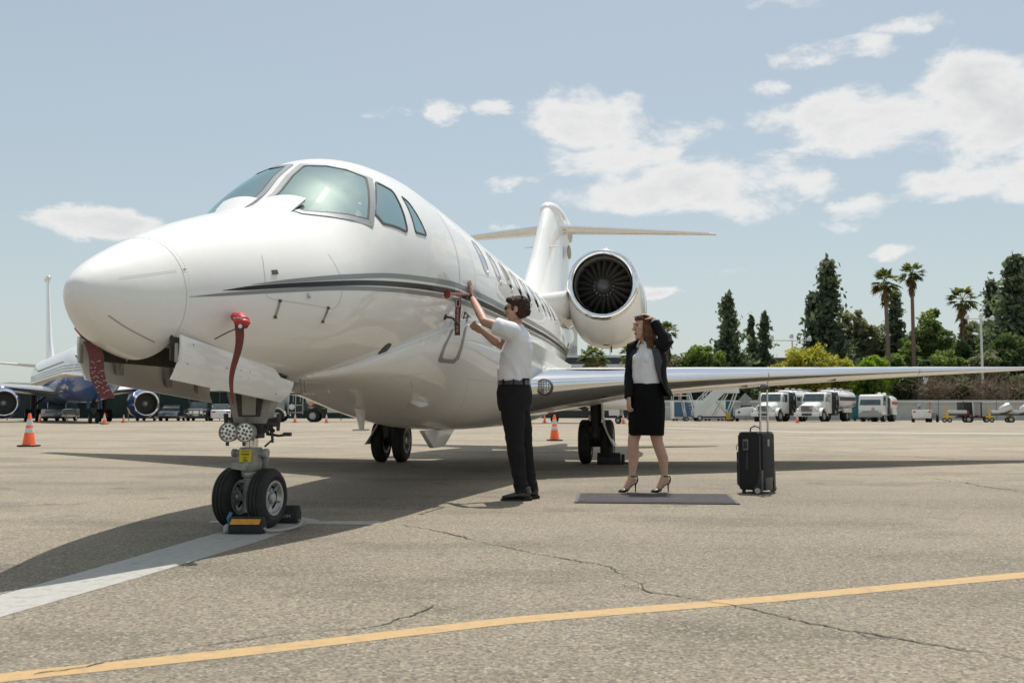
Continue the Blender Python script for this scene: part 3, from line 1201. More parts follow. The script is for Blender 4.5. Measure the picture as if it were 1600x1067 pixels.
# engines -------------------------------------------------------------------
def build_engine(sx):
    ex, es, ez = sx * 1.495, 11.30, 3.04
    n = MB()
    # s, centre z, half width, half height
    st = [(11.425, 3.04, .6425, .6425), (11.55, 3.02, .66, .67), (11.85, 2.95, .69, .75), (12.3, 2.87, .71, .83), (12.9, 2.84, .72, .86), (13.8, 2.86, .70, .80), (14.8, 2.93, .60, .64), (15.6, 2.99, .48, .50)]
    R = []
    for s, z, w, h in st:
        ring = []
        for k in range(48):
            a = 2 * PI * k / 48
            c, q = math.cos(a), math.sin(a)
            e = 2.0 if q > 0 or s < 11.5 else 2.35
            ring.append(Vector((ex + w * math.copysign(abs(c)**(2 / e), c), s, z + h * math.copysign(abs(q)**(2 / e), q))))
        R.append(ring)
    n.rings(R, True, False)
    no = n.build('engine_nacelle', 'jet_white', jet, smooth=60)
    # the lip and duct are turned about a short axis so that they meet the nacelle's front
    lip = MB()
    prof = [(.642, .13), (.632, .06), (.612, .018), (.58, 0), (.548, .012), (.523, .05), (.508, .11)]
    lip.lathe(prof, (ex, es, ez), (0, 1, 0), 64, caps=False)
    lip.build('inlet_lip', 'polished_metal', no, smooth=80)
    d = MB()
    d.lathe([(.508, .11), (.497, .25), (.492, .52), (.492, .80)], (ex, es, ez), (0, 1, 0), 64, caps=False)
    d.build('inlet_duct', 'duct_dark', no, smooth=80)
    nb = 22
    blade = MB()
    V = []
    for k in range(7):
        r = .15 + (.485 - .15) * k / 6
        tw = rad(28 + 36 * k / 6)
        ch = .085 + .05 * k / 6
        for u in (-1, 0, 1):
            x = u * ch * math.cos(tw) * .62
            y = u * ch * math.sin(tw) * .9
            V.append((x, y + .012 * (1 - u * u), r))
    blade.add(V, [(3 * i + j, 3 * i + j + 1, 3 * i + j + 4, 3 * i + j + 3) for i in range(6) for j in range(2)])
    b0 = None
    for k in range(nb):
        if b0 is None:
            b0 = blade.build('fan_blade', 'fan_blade', no, smooth=60)
            b = b0
        else:
            b = b0.copy()
            COL.objects.link(b)
        b.location = (ex, es + .40, ez)
        b.rotation_euler = (0, 2 * PI * k / nb + .1, 0)
    sp = MB()
    sp.lathe([(.178, .44), (.175, .34), (.158, .24), (.115, .15), (.06, .10), (.002, .09)], (ex, es, ez), (0, 1, 0), 32)
    so = sp.build('spinner', 'spinner_black', no, smooth=60)
    k_ = MB()
    for k in range(16):
        a = 2 * PI * k / 16
        k_.ball((ex + .174 * math.cos(a), es + .335, ez + .174 * math.sin(a)), .008, 6, 4)
    ks = k_.build('spinner_bolt', 'chrome_oleo', so)
    ks['kind'] = 'stuff'
    bk = MB()
    bk.lathe([(.50, .62), (.001, .62)], (ex, es, ez), (0, 1, 0), 40)
    bk.build('fan_backing', 'bay_dark', no)
    ex_ = MB()
    ex_.lathe([(.46, 0), (.42, .5), (.37, .75)], (ex, 15.55, 2.99), (0, 1, 0), 32, caps=True)
    ex_.build('exhaust', 'brushed_metal', no)
    # pylon
    p = MB()
    R = []
    for t, l in ((0, .50), (.5, .71), (1, .91)):
        z = 2.60 + .26 * t
        le, te = 10.2 + 1.30 * t, 15.0
        R.append(foil_ring(le, te, .115, lambda s, y, l=l, z=z: Vector((sx * l, s, z - .05 * (s - le) / 4 + y)), 14))
    p.rings(R, True, True)
    p.build('engine_pylon', 'jet_white', jet, smooth=50)
    g = MB()
    g.box((sx * .86, 12.3, 2.52), (.22, .10, .02))
    g.build('pylon_vent', 'jet_grey', no, smooth=0)
    # vents and drain under the nacelle
    g = MB()
    g.ball((ex - sx * .02, 12.45, 2.045), (.085, .08, .03), 12, 6)
    g.tube([(ex + sx * .06, 12.6, 2.03), (ex + sx * .06, 12.65, 1.90)], [.02, .012], 8)
    g.build('drain_mast', 'rubber_seal', no)
    for u, w_ in ((-.36, 1), (.36, 1)):
        g = MB()
        g.box((ex + u, 11.86, 2.38), (.03, .10, .05))
        g.build('vent_scoop', 'jet_grey', no, smooth=0)


build_engine(1)
build_engine(-1)


# flight deck windows ----------------------------------------------------------
def window(poly, k=1.10, ks=None, mat='cockpit_glass', fr='rubber_seal', r=.14, name='side_window'):
    g = patch(poly, name, mat, jet, .003, r=r)
    rim(grow(poly, .975, .975), grow(poly, k, ks), 'frame', fr, g, .0075, r=r)
    return g


ws = WS
mirror = lambda P: [(s, 180 - a) for s, a in P]
for P in (ws, mirror(ws)):
    g = patch(P, 'windshield', 'cockpit_glass', jet, .004, r=.035, rings=8)
    rim(grow(P, .985), grow(P, 1.035), 'window_seal', 'rubber_seal', g, .008, r=.035)
    rim(grow(P, 1.035), grow(P, 1.19, 1.17), 'window_frame', 'window_frame_metal', g, .0085, r=.03)
s1, s2 = SW1, SW2
for P in (s1, s2):
    window(P, 1.07)
    window(mirror(P), 1.07)
# wiper fairings at the foot of each windshield
for sx in (1, -1):
    w = MB()
    R = []
    for t in np.linspace(0, 1, 13):
        ph = 87.5 - 21 * t
        s0 = .03 + .05 * t
        h = .048 * math.sin(PI * min(1, .10 + t * .55))**.7
        base = fpt(s0 - .12 + .05 * t, ph, -.01)
        mid = fpt(s0 + .05, ph, h * .75)
        tip = fpt(s0 + .17, ph, h)
        low = fpt(s0 + .165, ph, h * .35)
        R.append([Vector((p.x * sx, p.y, p.z)) for p in (base, mid, tip, low)])
    w.rings(R, True, True)
    w.build('wiper_fairing', 'jet_white', jet, smooth=40)

# flight deck inside: liner, coaming, panel, seats
def build_flight_deck():
    m = MB()
    R = [[fpt(s, 360 * k / 48, -.055) for k in range(48)] for s in np.linspace(.1, 2.1, 24)]
    keep = []
    m.rings(R, True, False)
    m.f = [f for f in m.f if not in_liner_hole([m.v[i] for i in f])]
    m.m = [0] * len(m.f)
    m.build('cabin_liner', 'cockpit_trim', jet, smooth=60)
    b = MB()
    b.rings([[fpt(s_, 360 * k / 40, -.05) for k in range(40)] for s_ in (2.06, 2.09)], True, True)
    b.box((0, 1.1, 1.50), (1.25, 1.9, .03))
    b.build('bulkhead', 'cockpit_trim', jet, smooth=0)
    c = MB()
    c.rings([[Vector((x, y, z)) for x, y, z in ((-.56, .30, 2.06), (-.60, .62, 2.16), (-.62, .66, 2.10), (-.58, .34, 1.9))], [Vector((x, y, z)) for x, y, z in ((0, .16, 2.13), (0, .56, 2.23), (0, .60, 2.17), (0, .2, 1.95))],
             [Vector((x, y, z)) for x, y, z in ((.56, .30, 2.06), (.60, .62, 2.16), (.62, .66, 2.10), (.58, .34, 1.9))]], True, True)
    c.build('coaming', 'cockpit_dark', jet, smooth=30)
    c = MB()
    c.box((0, .68, 1.95), (1.2, .05, .42), (rad(-14), 0, 0))
    c.build('instrument_panel', 'cockpit_dark', jet, bevel=.01)
    for sx in (-1, 1):
        t = MB()
        t.box((sx * .38, 1.42, 1.92), (.42, .13, .62), (rad(-8), 0, 0))
        t.box((sx * .38, 1.47, 2.32), (.24, .10, .20), (rad(-6), 0, 0))
        t.box((sx * .38, 1.18, 1.62), (.44, .46, .14))
        t.build('pilot_seat', 'seat_leather', jet, bevel=.04)
        y = MB()
        y.tube([(sx * .38, .80, 1.78), (sx * .38, .88, 1.98)], .018, 8)
        y.tube([(sx * .38 - .13, .86, 2.06), (sx * .38 - .11, .88, 1.99), (sx * .38 + .11, .88, 1.99), (sx * .38 + .13, .86, 2.06)], .016, 8)
        y.build('control_yoke', 'cockpit_dark', jet)
    p = MB()
    p.box((.45, .56, 2.19), (.16, .012, .10), (rad(-62), 0, .35))
    p.build('paper_chart', 'paper_white', jet, smooth=0)
    a = MB()
    a.tube([(.575, .60, 2.16), (.575, .62, 2.26)], .012, 8)
    a.ball((.575, .62, 2.28), (.02, .02, .024), 10, 8)
    a.build('compass', 'paper_white', jet)


def in_liner_hole(P):
    for s, x, z in ((sum(p[1] for p in P) / len(P), sum(p[0] for p in P) / len(P), sum(p[2] for p in P) / len(P)),):
        t, b, w = (float(q[0]) for q in fus(s))
        a = math.degrees(math.atan2((z - (t + b) / 2) / ((t - b) / 2 - .055), x / max(.05, w - .055)))
        return 8 < a < 172 and (s < 1.25 or a < 55 or a > 125) and s < 1.6
    return False


build_flight_deck()

# cabin windows
for i in range(9):
    s0 = 3.72 + .74 * i
    for P in ([(s0 - .14, 35.0), (s0 + .14, 35.0), (s0 + .14, 14.5), (s0 - .14, 14.5)],):
        for Q in (P, mirror(P)):
            g = patch(Q, 'cabin_window', 'cabin_glass', jet, .003, r=.42)
            rim(grow(Q, .98), grow(Q, 1.12, 1.2), 'frame', 'brushed_metal', g, .006, r=.42)

# stripes
for mir in (False, True):
    for nm, mat, P in (('upper_stripe', 'jet_grey', [(-.93, 1.503, .001), (-.55, 1.575, .011), (.08, 1.680, .017), (.685, 1.765, .018), (1.316, 1.822, .020), (2.367, 1.892, .023), (5, 1.93, .028), (13.5, 1.95, .028)]),
                       ('middle_stripe', 'jet_black_stripe', [(-1.15, 1.444, .001), (-.92, 1.486, .012), (-.313, 1.581, .016), (.296, 1.664, .018), (.836, 1.720, .020), (1.517, 1.775, .022), (2.32, 1.822, .025), (5, 1.858, .026), (13.5, 1.875, .026)]),
                       ('lower_stripe', 'jet_grey', [(-1.385, 1.383, .001), (-1.1, 1.430, .009), (-.636, 1.503, .012), (-.138, 1.575, .014), (.56, 1.650, .015), (1.18, 1.700, .016), (2.35, 1.764, .018), (5, 1.80, .02), (13.5, 1.82, .02)])):
        band(P, nm, mat, jet, mir=mir)

# panel joints: radome, nose panels, fuselage production joint
seam([(-1.4, a) for a in range(-62, 243, 8)], 'radome_joint', 'panel_gap_soft', jet, .0032)
seam([(2.36, a) for a in range(-40, 221, 6)], 'fuselage_joint', 'panel_gap', jet, .008)
seam([(3.02, a) for a in range(-20, 100, 6)], 'fuselage_joint', 'panel_gap_soft', jet, .006)
seam([(-.765, 30), (-.80, 18), (-.815, 4), (-.80, -2), (-.755, -4.5), (-.45, -8.5), (-.124, -12), (-.07, -9), (-.05, -4), (-.03, 6), (-.10, 26)], 'nose_panel_joint', 'panel_gap_soft', jet, .004)
seam([(-1.84, -38), (-1.66, -45), (-1.5, -50)], 'radome_strip', 'panel_gap', jet, .005, .003)
seam([(-1.80, 30), (-1.6, 28), (-1.44, 27)], 'radome_strip', 'panel_gap_soft', jet, .004, .003)
seam([(-1.80, 150), (-1.6, 152), (-1.44, 153)], 'radome_strip', 'panel_gap_soft', jet, .004, .003)
rv = MB()
for s_, a0, a1, st in ((-1.37, -40, 80, 3.2), (2.40, -30, 60, 1.6), (2.33, -30, 60, 1.6), (.62, -50, -8, 2.2), (1.66, -45, -12, 2.0)):
    a = a0
    while a < a1:
        p, n_ = fpt(s_, a, 0), (fpt(s_, a, .1) - fpt(s_, a, 0)).normalized()
        rv.cyl(p - n_ * .001, p + n_ * .0013, .0032, .0026, 5)
        a += st
rv.build('rivet', 'panel_gap_soft', jet)['kind'] = 'stuff'
# latches of the nose baggage door, static port, angle vane
for (sa, pa), (sb, pb) in (((-.69, -5.8), (-.70, -17.6)), ((-.188, -11.1), (-.2, -20.5))):
    m = MB()
    pts = [fpt(sa + (sb - sa) * t / 4, pa + (pb - pa) * t / 4, .006) for t in range(5)]
    m.tube(pts, .0075, 8, flat=.6)
    l = m.build('door_latch', 'gear_paint', jet)
    k = MB()
    for t in (0, 4):
        k.box(pts[t], (.012, .02, .016))
    k.build('latch_button', 'rubber_seal', l, smooth=0)
patch([(-.745, 17), (-.69, 17), (-.69, 13.6), (-.745, 13.6)], 'ice_light', 'rubber_seal', jet, .004, 3, .05)
patch([(-1.395, 27.2), (-1.375, 27.2), (-1.375, 26), (-1.395, 26)], 'radome_clip', 'rubber_seal', jet, .004, 2, .1)
m = MB()
m.lathe([(.017, -.01), (.016, .012), (.006, .016)], fpt(-.418, -2.7), (1, 0, 0), 14)
m.build('static_port', 'brushed_metal', jet)
patch([(1.07, -40), (1.20, -40), (1.20, -48), (1.07, -48)], 'drain_grille', 'rubber_seal', jet, .004, 3, .45)
# antennas and blades on the belly
m = MB()
for y in (.42, .50):
    m.tube([(.22, y, 1.0), (.23, y + .01, .90)], .006, 6)
m.box((.225, .46, .895), (.10, .24, .012))
m.build('belly_antenna', 'gear_paint', jet, smooth=0)
m = MB()
m.prism([(2.30, .80), (2.56, .80), (2.52, .61), (2.44, .61)], -.012, .012, 'yz')
m.box((0, 2.46, .605), (.10, .20, .014))
m.build('blade_antenna', 'jet_white', jet, bevel=.004)
m = MB()
p = fair_pt(2.6, 1.05)
m.box(p + Vector((0, 0, -.008)), (.12, .30, .05), (0, .45, 0))
m.build('footwell_light', 'jet_white', jet, bevel=.018)
m = MB()
m.prism([(4.1, .57), (5.6, .57), (5.05, .37), (4.55, .37)], .10, .16, 'yz')
m.build('ventral_scoop', 'jet_white', jet, bevel=.012)
# ------------------------------------------------------------------ jet: cabin door, landing gear, covers
def skin_hit(u, v, off=.004):
    """Where the sight line through a photo pixel meets the fuselage or the belly fairing (jet coordinates)."""
    d = at(u, v, 10.0) - cam.location
    c = cam.location - JET_N
    dl, ds = d.dot(JP), d.dot(JA)
    cl, cs = c.dot(JP), c.dot(JA)
    t = np.arange(2600) * .00072 + .40
    l, s, z = cl + dl * t, cs + ds * t, c.z + d.z * t
    T, B, W = (np.interp(s, _TS, q) for q in (_TT, _TB, _TW))
    ins = ((l / W)**2 + ((z - (T + B) / 2) / ((T - B) / 2))**2 < 1)
    fairing_section(1.0)
    w, zs, zb = (np.interp(s, _FAIR[0], q) for q in _FAIR[1:])
    q = np.clip((zs - z) / (zs - zb), 0, 2)
    ins |= ((np.abs(l) / w)**2.35 + q**2.35 < 1) & (z < zs) & (s > .45) & (s < 12.3)
    ins &= (s > -1.96) & (s < 12)
    k = np.nonzero(ins)[0]
    if len(k):
        k = k[0]
        return Vector((float(l[k]) + off, float(s[k]), float(z[k]) - off * .3))
    return None


def px_ribbon(inner, outer, name, mat, parent, n=6, off=.005):
    def dens(P):
        return [tuple(P[i][j] + (P[i + 1][j] - P[i][j]) * k / n for j in (0, 1)) for i in range(len(P) - 1) for k in range(n)] + [P[-1]]
    A_, B_ = [skin_hit(*p, off) for p in dens(inner)], [skin_hit(*p, off) for p in dens(outer)]
    m = MB()
    k = len(A_)
    m.add(A_ + B_, [(i, i + 1, k + i + 1, k + i) for i in range(k - 1)])
    return m.build(name, mat, parent, smooth=60)


door = px_ribbon([(714.5, 500), (706, 520), (696, 542), (690.5, 558), (693, 560.5), (708, 561.5), (713, 557), (718, 545), (723, 525), (727.5, 505), (730, 492)],
                 [(712.5, 499), (703, 520), (692, 542), (684.5, 562), (686, 566), (708, 568), (716.5, 561), (721.5, 546), (726, 526), (730, 505), (732, 492)], 'cabin_door_outline', 'jet_grey', jet)
# handle bracket of the door: a small dark wire triangle standing off the skin
q = [skin_hit(725, 487, .012), skin_hit(733, 495, .012), skin_hit(722, 497, .012)]
m = MB()
m.tube([q[0], q[1], q[2], q[0]], .006, 6)
m.build('door_handle', 'gear_dark', jet)
# black probe in front of the door
p = skin_hit(695, 495, 0)
m = MB()
nrm = Vector((1, -.12, -.15)).normalized()
m.cyl(p - nrm * .01, p + nrm * .010, .030, .026, 14)
m.tube([p, p + nrm * .07, p + nrm * .085 + Vector((0, .05, -.02)), p + nrm * .09 + Vector((0, .13, -.04))], [.010, .010, .010, .016], 8)
m.build('air_data_probe', 'gear_dark', jet)

GX = .045                       # the nose leg as the photograph shows it


def tyre_profile(r, w, rim_r):
    h = w / 2
    return [(rim_r, -h * .82), (rim_r + (r - rim_r) * .35, -h * .98), (r - .055 * r / .2, -h), (r - .022 * r / .2, -h * .86), (r - .006, -h * .60),
            (r, -h * .46), (r - .006, -h * .43), (r - .006, -h * .39), (r, -h * .36), (r, -h * .06), (r - .006, -h * .04), (r - .006, h * .04), (r, h * .06), (r, h * .36),
            (r - .006, h * .39), (r - .006, h * .43), (r, h * .46), (r - .006, h * .60), (r - .022 * r / .2, h * .86), (r - .055 * r / .2, h), (rim_r + (r - rim_r) * .35, h * .98), (rim_r, h * .82)]


def make_wheel(parent, c, r, w, ax, rim_r, side, holes=5):
    c, ax = Vector(c), Vector(ax).normalized()
    t = MB()
    t.lathe(tyre_profile(r, w, rim_r), c, ax, 56, caps=False)
    to = t.build('wheel', 'tyre_rubber', parent, smooth=50)
    k = MB()
    h = w / 2
    for sd in (1, -1):
        a = ax * sd
        k.lathe([(rim_r + .004, h * .80), (rim_r + .004, h * .90), (rim_r - .012, h * .88), (rim_r - .02, h * .55), (rim_r - .03, h * .42)], c, a, 40, caps=False)
        k.lathe([(rim_r * .62, h * .30), (rim_r * .55, h * .42), (rim_r * .36, h * .45), (rim_r * .34, h * .25)], c, a, 32, caps=False)
    ro = k.build('rim', 'wheel_alloy', to, smooth=40)
    d = MB()
    for sd in (1, -1):
        d.lathe([(rim_r - .02, h * .2), (.001, h * .2)], c, ax * sd, 32, caps=False)
    d.build('wheel_disc', 'gear_dark', to)
    s = MB()
    ref = Vector((0, 0, 1))
    x = ax.cross(ref).normalized()
    y = ax.cross(x)
    for sd in (1, -1):
        for i in range(holes):
            a = 2 * PI * i / holes + .3
            dr = x * math.cos(a) + y * math.sin(a)
            p0, p1 = c + dr * rim_r * .5 + ax * sd * h * .38, c + dr * (rim_r - .018) + ax * sd * h * .50
            s.tube([p0, p1], [rim_r * .17, rim_r * .22], 10, flat=.35)
    s.build('spoke', 'wheel_alloy', to)['kind'] = 'stuff'
    u = MB()
    for sd in (1, -1):
        u.lathe([(rim_r * .33, h * .28), (rim_r * .33, h * .62), (rim_r * .27, h * .78), (.001, h * .84)], c, ax * sd, 24)
    u.build('hub_cap', 'wheel_alloy', to)
    return to


def nose_gear():
    st = rad(6)                         # the wheels are steered a little
    ax = Vector((math.cos(st), math.sin(st), 0))
    ax = Vector((math.cos(-st), math.sin(-st), 0))
    for sx in (-1, 1):
        make_wheel(jet, Vector((GX, 0, .196)) + ax * sx * .128, .196, .128, ax, .112, sx)
    # lower piston with ribs, fork lug
    p = MB()
    p.cyl((GX, 0, .19), (GX, 0, .345), .047, .047, 24)
    for k in range(9):
        z = .20 + k * .016
        p.lathe([(.0475, -.003), (.052, 0), (.0475, .003)], (GX, 0, z), (0, 0, 1), 24)
    p.cyl((GX, 0, .10), (GX, 0, .20), .052, .047, 20)
    p.cyl(Vector((GX, 0, .196)) - ax * .12, Vector((GX, 0, .196)) + ax * .12, .028, .028, 14)
    p.build('gear_piston', 'gear_paint', jet, smooth=40)
    c = MB()
    c.lathe([(.058, .335), (.062, .345), (.062, .362), (.056, .37)], (GX, 0, 0), (0, 0, 1), 24)
    c.build('gland_nut', 'wheel_alloy', jet)
    # collar body with lugs
    b = MB()
    b.lathe([(.060, .37), (.072, .385), (.076, .43), (.080, .49), (.082, .515), (.070, .53)], (GX, 0, 0), (0, 0, 1), 24)
    b.cyl((GX - .10, -.02, .492), (GX + .115, -.02, .492), .024, .024, 14)
    b.cyl((GX + .105, -.02, .492), (GX + .13, -.02, .492), .031, .031, 14)
    b.cyl((GX - .12, -.02, .492), (GX - .095, -.02, .492), .028, .028, 14)
    b.box((GX - .04, -.075, .405), (.10, .05, .04), (0, .1, 0))
    b.tube([(GX + .10, .01, .49), (GX + .085, .05, .42), (GX + .06, .06, .36)], [.022, .018, .014], 8)
    b.build('steering_collar', 'gear_paint', jet, smooth=40)
    y = MB()
    y.box((GX + .0, -.0845, .477), (.082, .004, .082))
    yo = y.build('yellow_placard', 'placard_yellow', jet, smooth=0)
    k = MB()
    rnd = random.Random(2)
    for i, (z, w) in enumerate(((.506, .05), (.490, .066), (.483, .05), (.466, .03), (.459, .022), (.449, .036), (.443, .03))):
        n = max(2, int(w / .009))
        for j in range(n):
            x = -w / 2 + w * (j + .5) / n
            k.box((GX + x, -.0872, z), (.0055, .0012, .0045 + .002 * rnd.random()))
    k.build('placard_lettering', 'placard_ink', yo, smooth=0)['kind'] = 'stuff'
    w2 = MB()
    w2.box((GX - .005, -.0785, .418), (.046, .004, .018))
    w2.build('white_sticker', 'lamp_glass', jet, smooth=0)
    o = MB()
    o.cyl((GX - .027, 0, .52), (GX - .027, 0, .62), .023, .023, 16)
    o.cyl((GX + .027, 0, .52), (GX + .027, 0, .62), .023, .023, 16)
    o.build('oleo_strut', 'chrome_oleo', jet)
    # trapezoid leg housing
    f = MB()
    P = [(GX - .115, .685), (GX + .115, .685), (GX + .20, 1.0), (GX - .20, 1.0)]
    f.prism(P, -.03, .08, 'xz')
    f.build('leg_housing', 'gear_paint', jet, bevel=.012)
    f = MB()
    f.prism([(GX - .075, .735), (GX + .075, .735), (GX + .11, .97), (GX - .11, .97)], -.045, -.032, 'xz')
    f.build('housing_web', 'gear_dark', jet, smooth=0)
    f = MB()
    f.prism([(GX - .045, .745), (GX + .05, .745), (GX + .055, .96), (GX - .055, .96)], -.052, -.0455, 'xz')
    f.build('housing_plate', 'gear_paint', jet, bevel=.004)
    f = MB()
    f.box((GX, .02, .655), (.20, .10, .06))
    f.box((GX, .03, .615), (.12, .12, .05))
    f.cyl((GX, .03, .6), (GX, .03, .72), .05, .05, 16)
    f.build('leg_yoke', 'gear_dark', jet, bevel=.006)
    # side fittings, hoses
    for sx, ln in ((-1, .19), (1, .20)):
        f = MB()
        f.cyl((GX + sx * .05, .0, .69), (GX + sx * ln, .0, .725), .016, .012, 8)
        f.cyl((GX + sx * (ln - .005), .0, .755), (GX + sx * (ln - .01), .0, .64), .017, .012, 8)
        f.tube([(GX + sx * .12, -.02, .67), (GX + sx * .17, -.03, .64), (GX + sx * .13, -.03, .665)], .014, 6)
        f.box((GX + sx * .145, .01, .685), (.05, .05, .035))
        f.build('steering_fitting', 'gear_dark', jet, smooth=40)
    f = MB()
    f.tube([(GX + .13, .0, .66), (GX + .16, -.01, .585), (GX + .11, -.03, .535)], .007, 6)
    f.tube([(GX + .10, .02, .62), (GX + .19, .02, .607), (GX + .245, .03, .617)], [.012, .009, .013], 6)
    f.box((GX + .245, .03, .617), (.05, .03, .025))
    f.tube([(GX + .13, .03, .70), (GX + .14, .03, .56)], .009, 6)
    f.build('brake_hose', 'gear_dark', jet, smooth=40)
    # taxi lights
    for dx in (-.105, .012):
        c = Vector((GX + dx, -.115, .632))
        h = MB()
        h.lathe([(.03, .09), (.055, .06), (.0625, .02), (.0655, -.012), (.0655, -.02), (.058, -.021), (.057, -.012)], c, (0, 1, 0), 32)
        ho = h.build('taxi_light', 'gear_paint', jet, smooth=40)
        r = MB()
        r.lathe([(.0575, -.0125), (.001, -.0135)], c, (0, 1, 0), 32, caps=False)
        r.build('reflector', 'lamp_reflector', ho)
        l = MB()
        for i, (rr, nn, ph) in enumerate(((.016, 4, .4), (.043, 10, .1))):
            for k in range(nn):
                a = 2 * PI * k / nn + ph
                q = c + Vector((rr * math.cos(a), -.0137, rr * math.sin(a)))
                l.lathe([(.0098, 0), (.0085, -.004), (.006, -.002), (.001, -.0015)], q, (0, 1, 0), 10)
        l.build('lamp_bead', 'lamp_led', ho)['kind'] = 'stuff'
        t = MB()
        t.box(c + Vector((-.01, 0, -.075)), (.02, .01, .03))
        t.build('lamp_tab', 'gear_dark', ho, smooth=0)
    # drag brace running aft and up
    d = MB()
    d.tube([(GX, .08, .74), (GX + .03, .46, .90), (GX + .06, .62, .985)], .026, 8)
    d.tube([(GX + .07, .12, .80), (GX + .06, .62, .97)], .017, 8)
    d.box((GX + .05, .36, .93), (.07, .12, .05), (.35, 0, 0))
    d.build('drag_brace', 'gear_paint', jet, smooth=40)

    # bay doors hanging open on both sides
    for sx in (1, -1):
        g = MB()
        rows = []
        n = 14
        th = .012
        for i in range(n + 1):
            t = i / n
            zt = 1.172 - .157 * t - (.045 if t > .82 else 0)
            zb = .937 - .107 * t
            row = []
            for k in range(6):
                v = k / 5
                l = .302 - .05 * v + .022 * math.sin(v * PI)
                ss = -1.462 + (1.562 - .10 * v) * t
                row.append(Vector((sx * l, ss, zt + (zb - zt) * v)))
            rows.append(row)
        inner = [[p - Vector((sx * th, 0, 0)) for p in r] for r in rows]
        ring = [r + q[::-1] for r, q in zip(rows, inner)]
        g.rings(ring, True, True)
        go = g.build('gear_bay_door', 'jet_white', jet, smooth=40)
        r = MB()
        for a in (.28, .62):
            p = rows[int(a * n)][0]
            r.box(p + Vector((-sx * .052, 0, -.10)), (.02, .05, .13))
            r.tube([p + Vector((-sx * .055, 0, -.12)), p + Vector((-sx * .10, .03, -.03)), p + Vector((-sx * .14, .05, .03))], .014, 6)
        for a in (.06, .9):
            p = rows[int(a * n)][2]
            r.box(p + Vector((-sx * .024, 0, 0)), (.012, .03, .10))
        r.build('door_hinge', 'gear_paint', go, smooth=30)['kind'] = 'stuff'
        if sx == 1:
            v_ = MB()
            rnd = random.Random(6)
            for a, b in ((1, 1), (5, 2), (7, 2), (7, 3), (8, 3), (8, 2), (6, 1), (13, 4), (1, 3)):
                p = rows[a][b]
                v_.box(p + Vector((sx * .001, rnd.uniform(-.03, .03), rnd.uniform(-.02, .02))), (.004, .007, .007))
            v_.build('rivet', 'panel_gap', go, smooth=0)['kind'] = 'stuff'


nose_gear()


def main_gear(sx):
    ox, os_ = sx * 1.6, 8.8
    for k in (-1, 1):
        make_wheel(jet, (ox + k * .165, os_, .33), .33, .19, (1, 0, 0), .185, k, 9)
    g = MB()
    g.cyl((ox, os_ - .02, .33), (ox, os_ - .06, 1.25), .055, .075, 16)
    g.cyl((ox, os_ - .10, .55), (ox, os_ - .10, 1.2), .085, .085, 16)
    g.box((ox, os_ - .12, .46), (.17, .20, .20))
    g.cyl((ox - .11, os_, .33), (ox + .11, os_, .33), .08, .08, 16)
    g.tube([(ox, os_ - .20, .60), (ox, os_ - .26, .42), (ox, os_ - .05, .33)], [.05, .055, .06], 10)
    g.build('main_gear_leg', 'gear_dark', jet, smooth=40)
    b = MB()
    b.tube([(ox - sx * .03, os_ - .1, .72), (ox - sx * .45, os_ - .2, .98), (ox - sx * .62, os_ - .2, 1.06)], [.022, .026, .03], 10)
    b.tube([(ox - sx * .12, os_ - .1, .80), (ox - sx * .5, os_ - .18, 1.03)], .03, 8)
    b.build('side_brace', 'gear_paint', jet)
    d = MB()
    rows = []
    for i in range(11):
        t = i / 10
        z = 1.10 - .82 * t
        wd = .10 + .12 * t + (.10 * max(0, t - .62) / .38)
        l = ox + sx * (.10 + .03 * t + .16 * max(0, t - .55)**1.2 / .38)
        rows.append([Vector((l, os_ - .18 - wd * .9, z)), Vector((l + sx * .02, os_ - .18, z)), Vector((l, os_ - .18 + wd * .9, z)), Vector((l - sx * .014, os_ - .18 + wd * .88, z)), Vector((l + sx * .006, os_ - .18, z)), Vector((l - sx * .014, os_ - .18 - wd * .88, z))])
    d.rings(rows, True, True)
    d.build('main_gear_door', 'jet_white', jet, smooth=40)


main_gear(1)
main_gear(-1)


# ---------------------------------------------------------------- covers with their streamers: separate things hung on the jet
def streamer_mesh(m, top, bot, wt, wb, side, th=.002, n=14, wave=.01, tw=0.0):
    R = []
    for i in range(n + 1):
        t = i / n
        c = top.lerp(bot, t) + Vector((math.sin(t * 7) * wave, math.cos(t * 5) * wave * .6 - wave * .6, 0))
        w = wt + (wb - wt) * t
        s = Matrix.Rotation(tw * t, 3, 'Z') @ side
        nrm = s.cross((bot - top).normalized()).normalized()
        R.append([c + s * w / 2 + nrm * th, c + s * w / 2 - nrm * th, c - s * w / 2 - nrm * th, c - s * w / 2 + nrm * th])
    m.rings(R, True, True)


def jw(p):
    return JET_N + JP * p[0] + JA * p[1] + Vector((0, 0, p[2]))


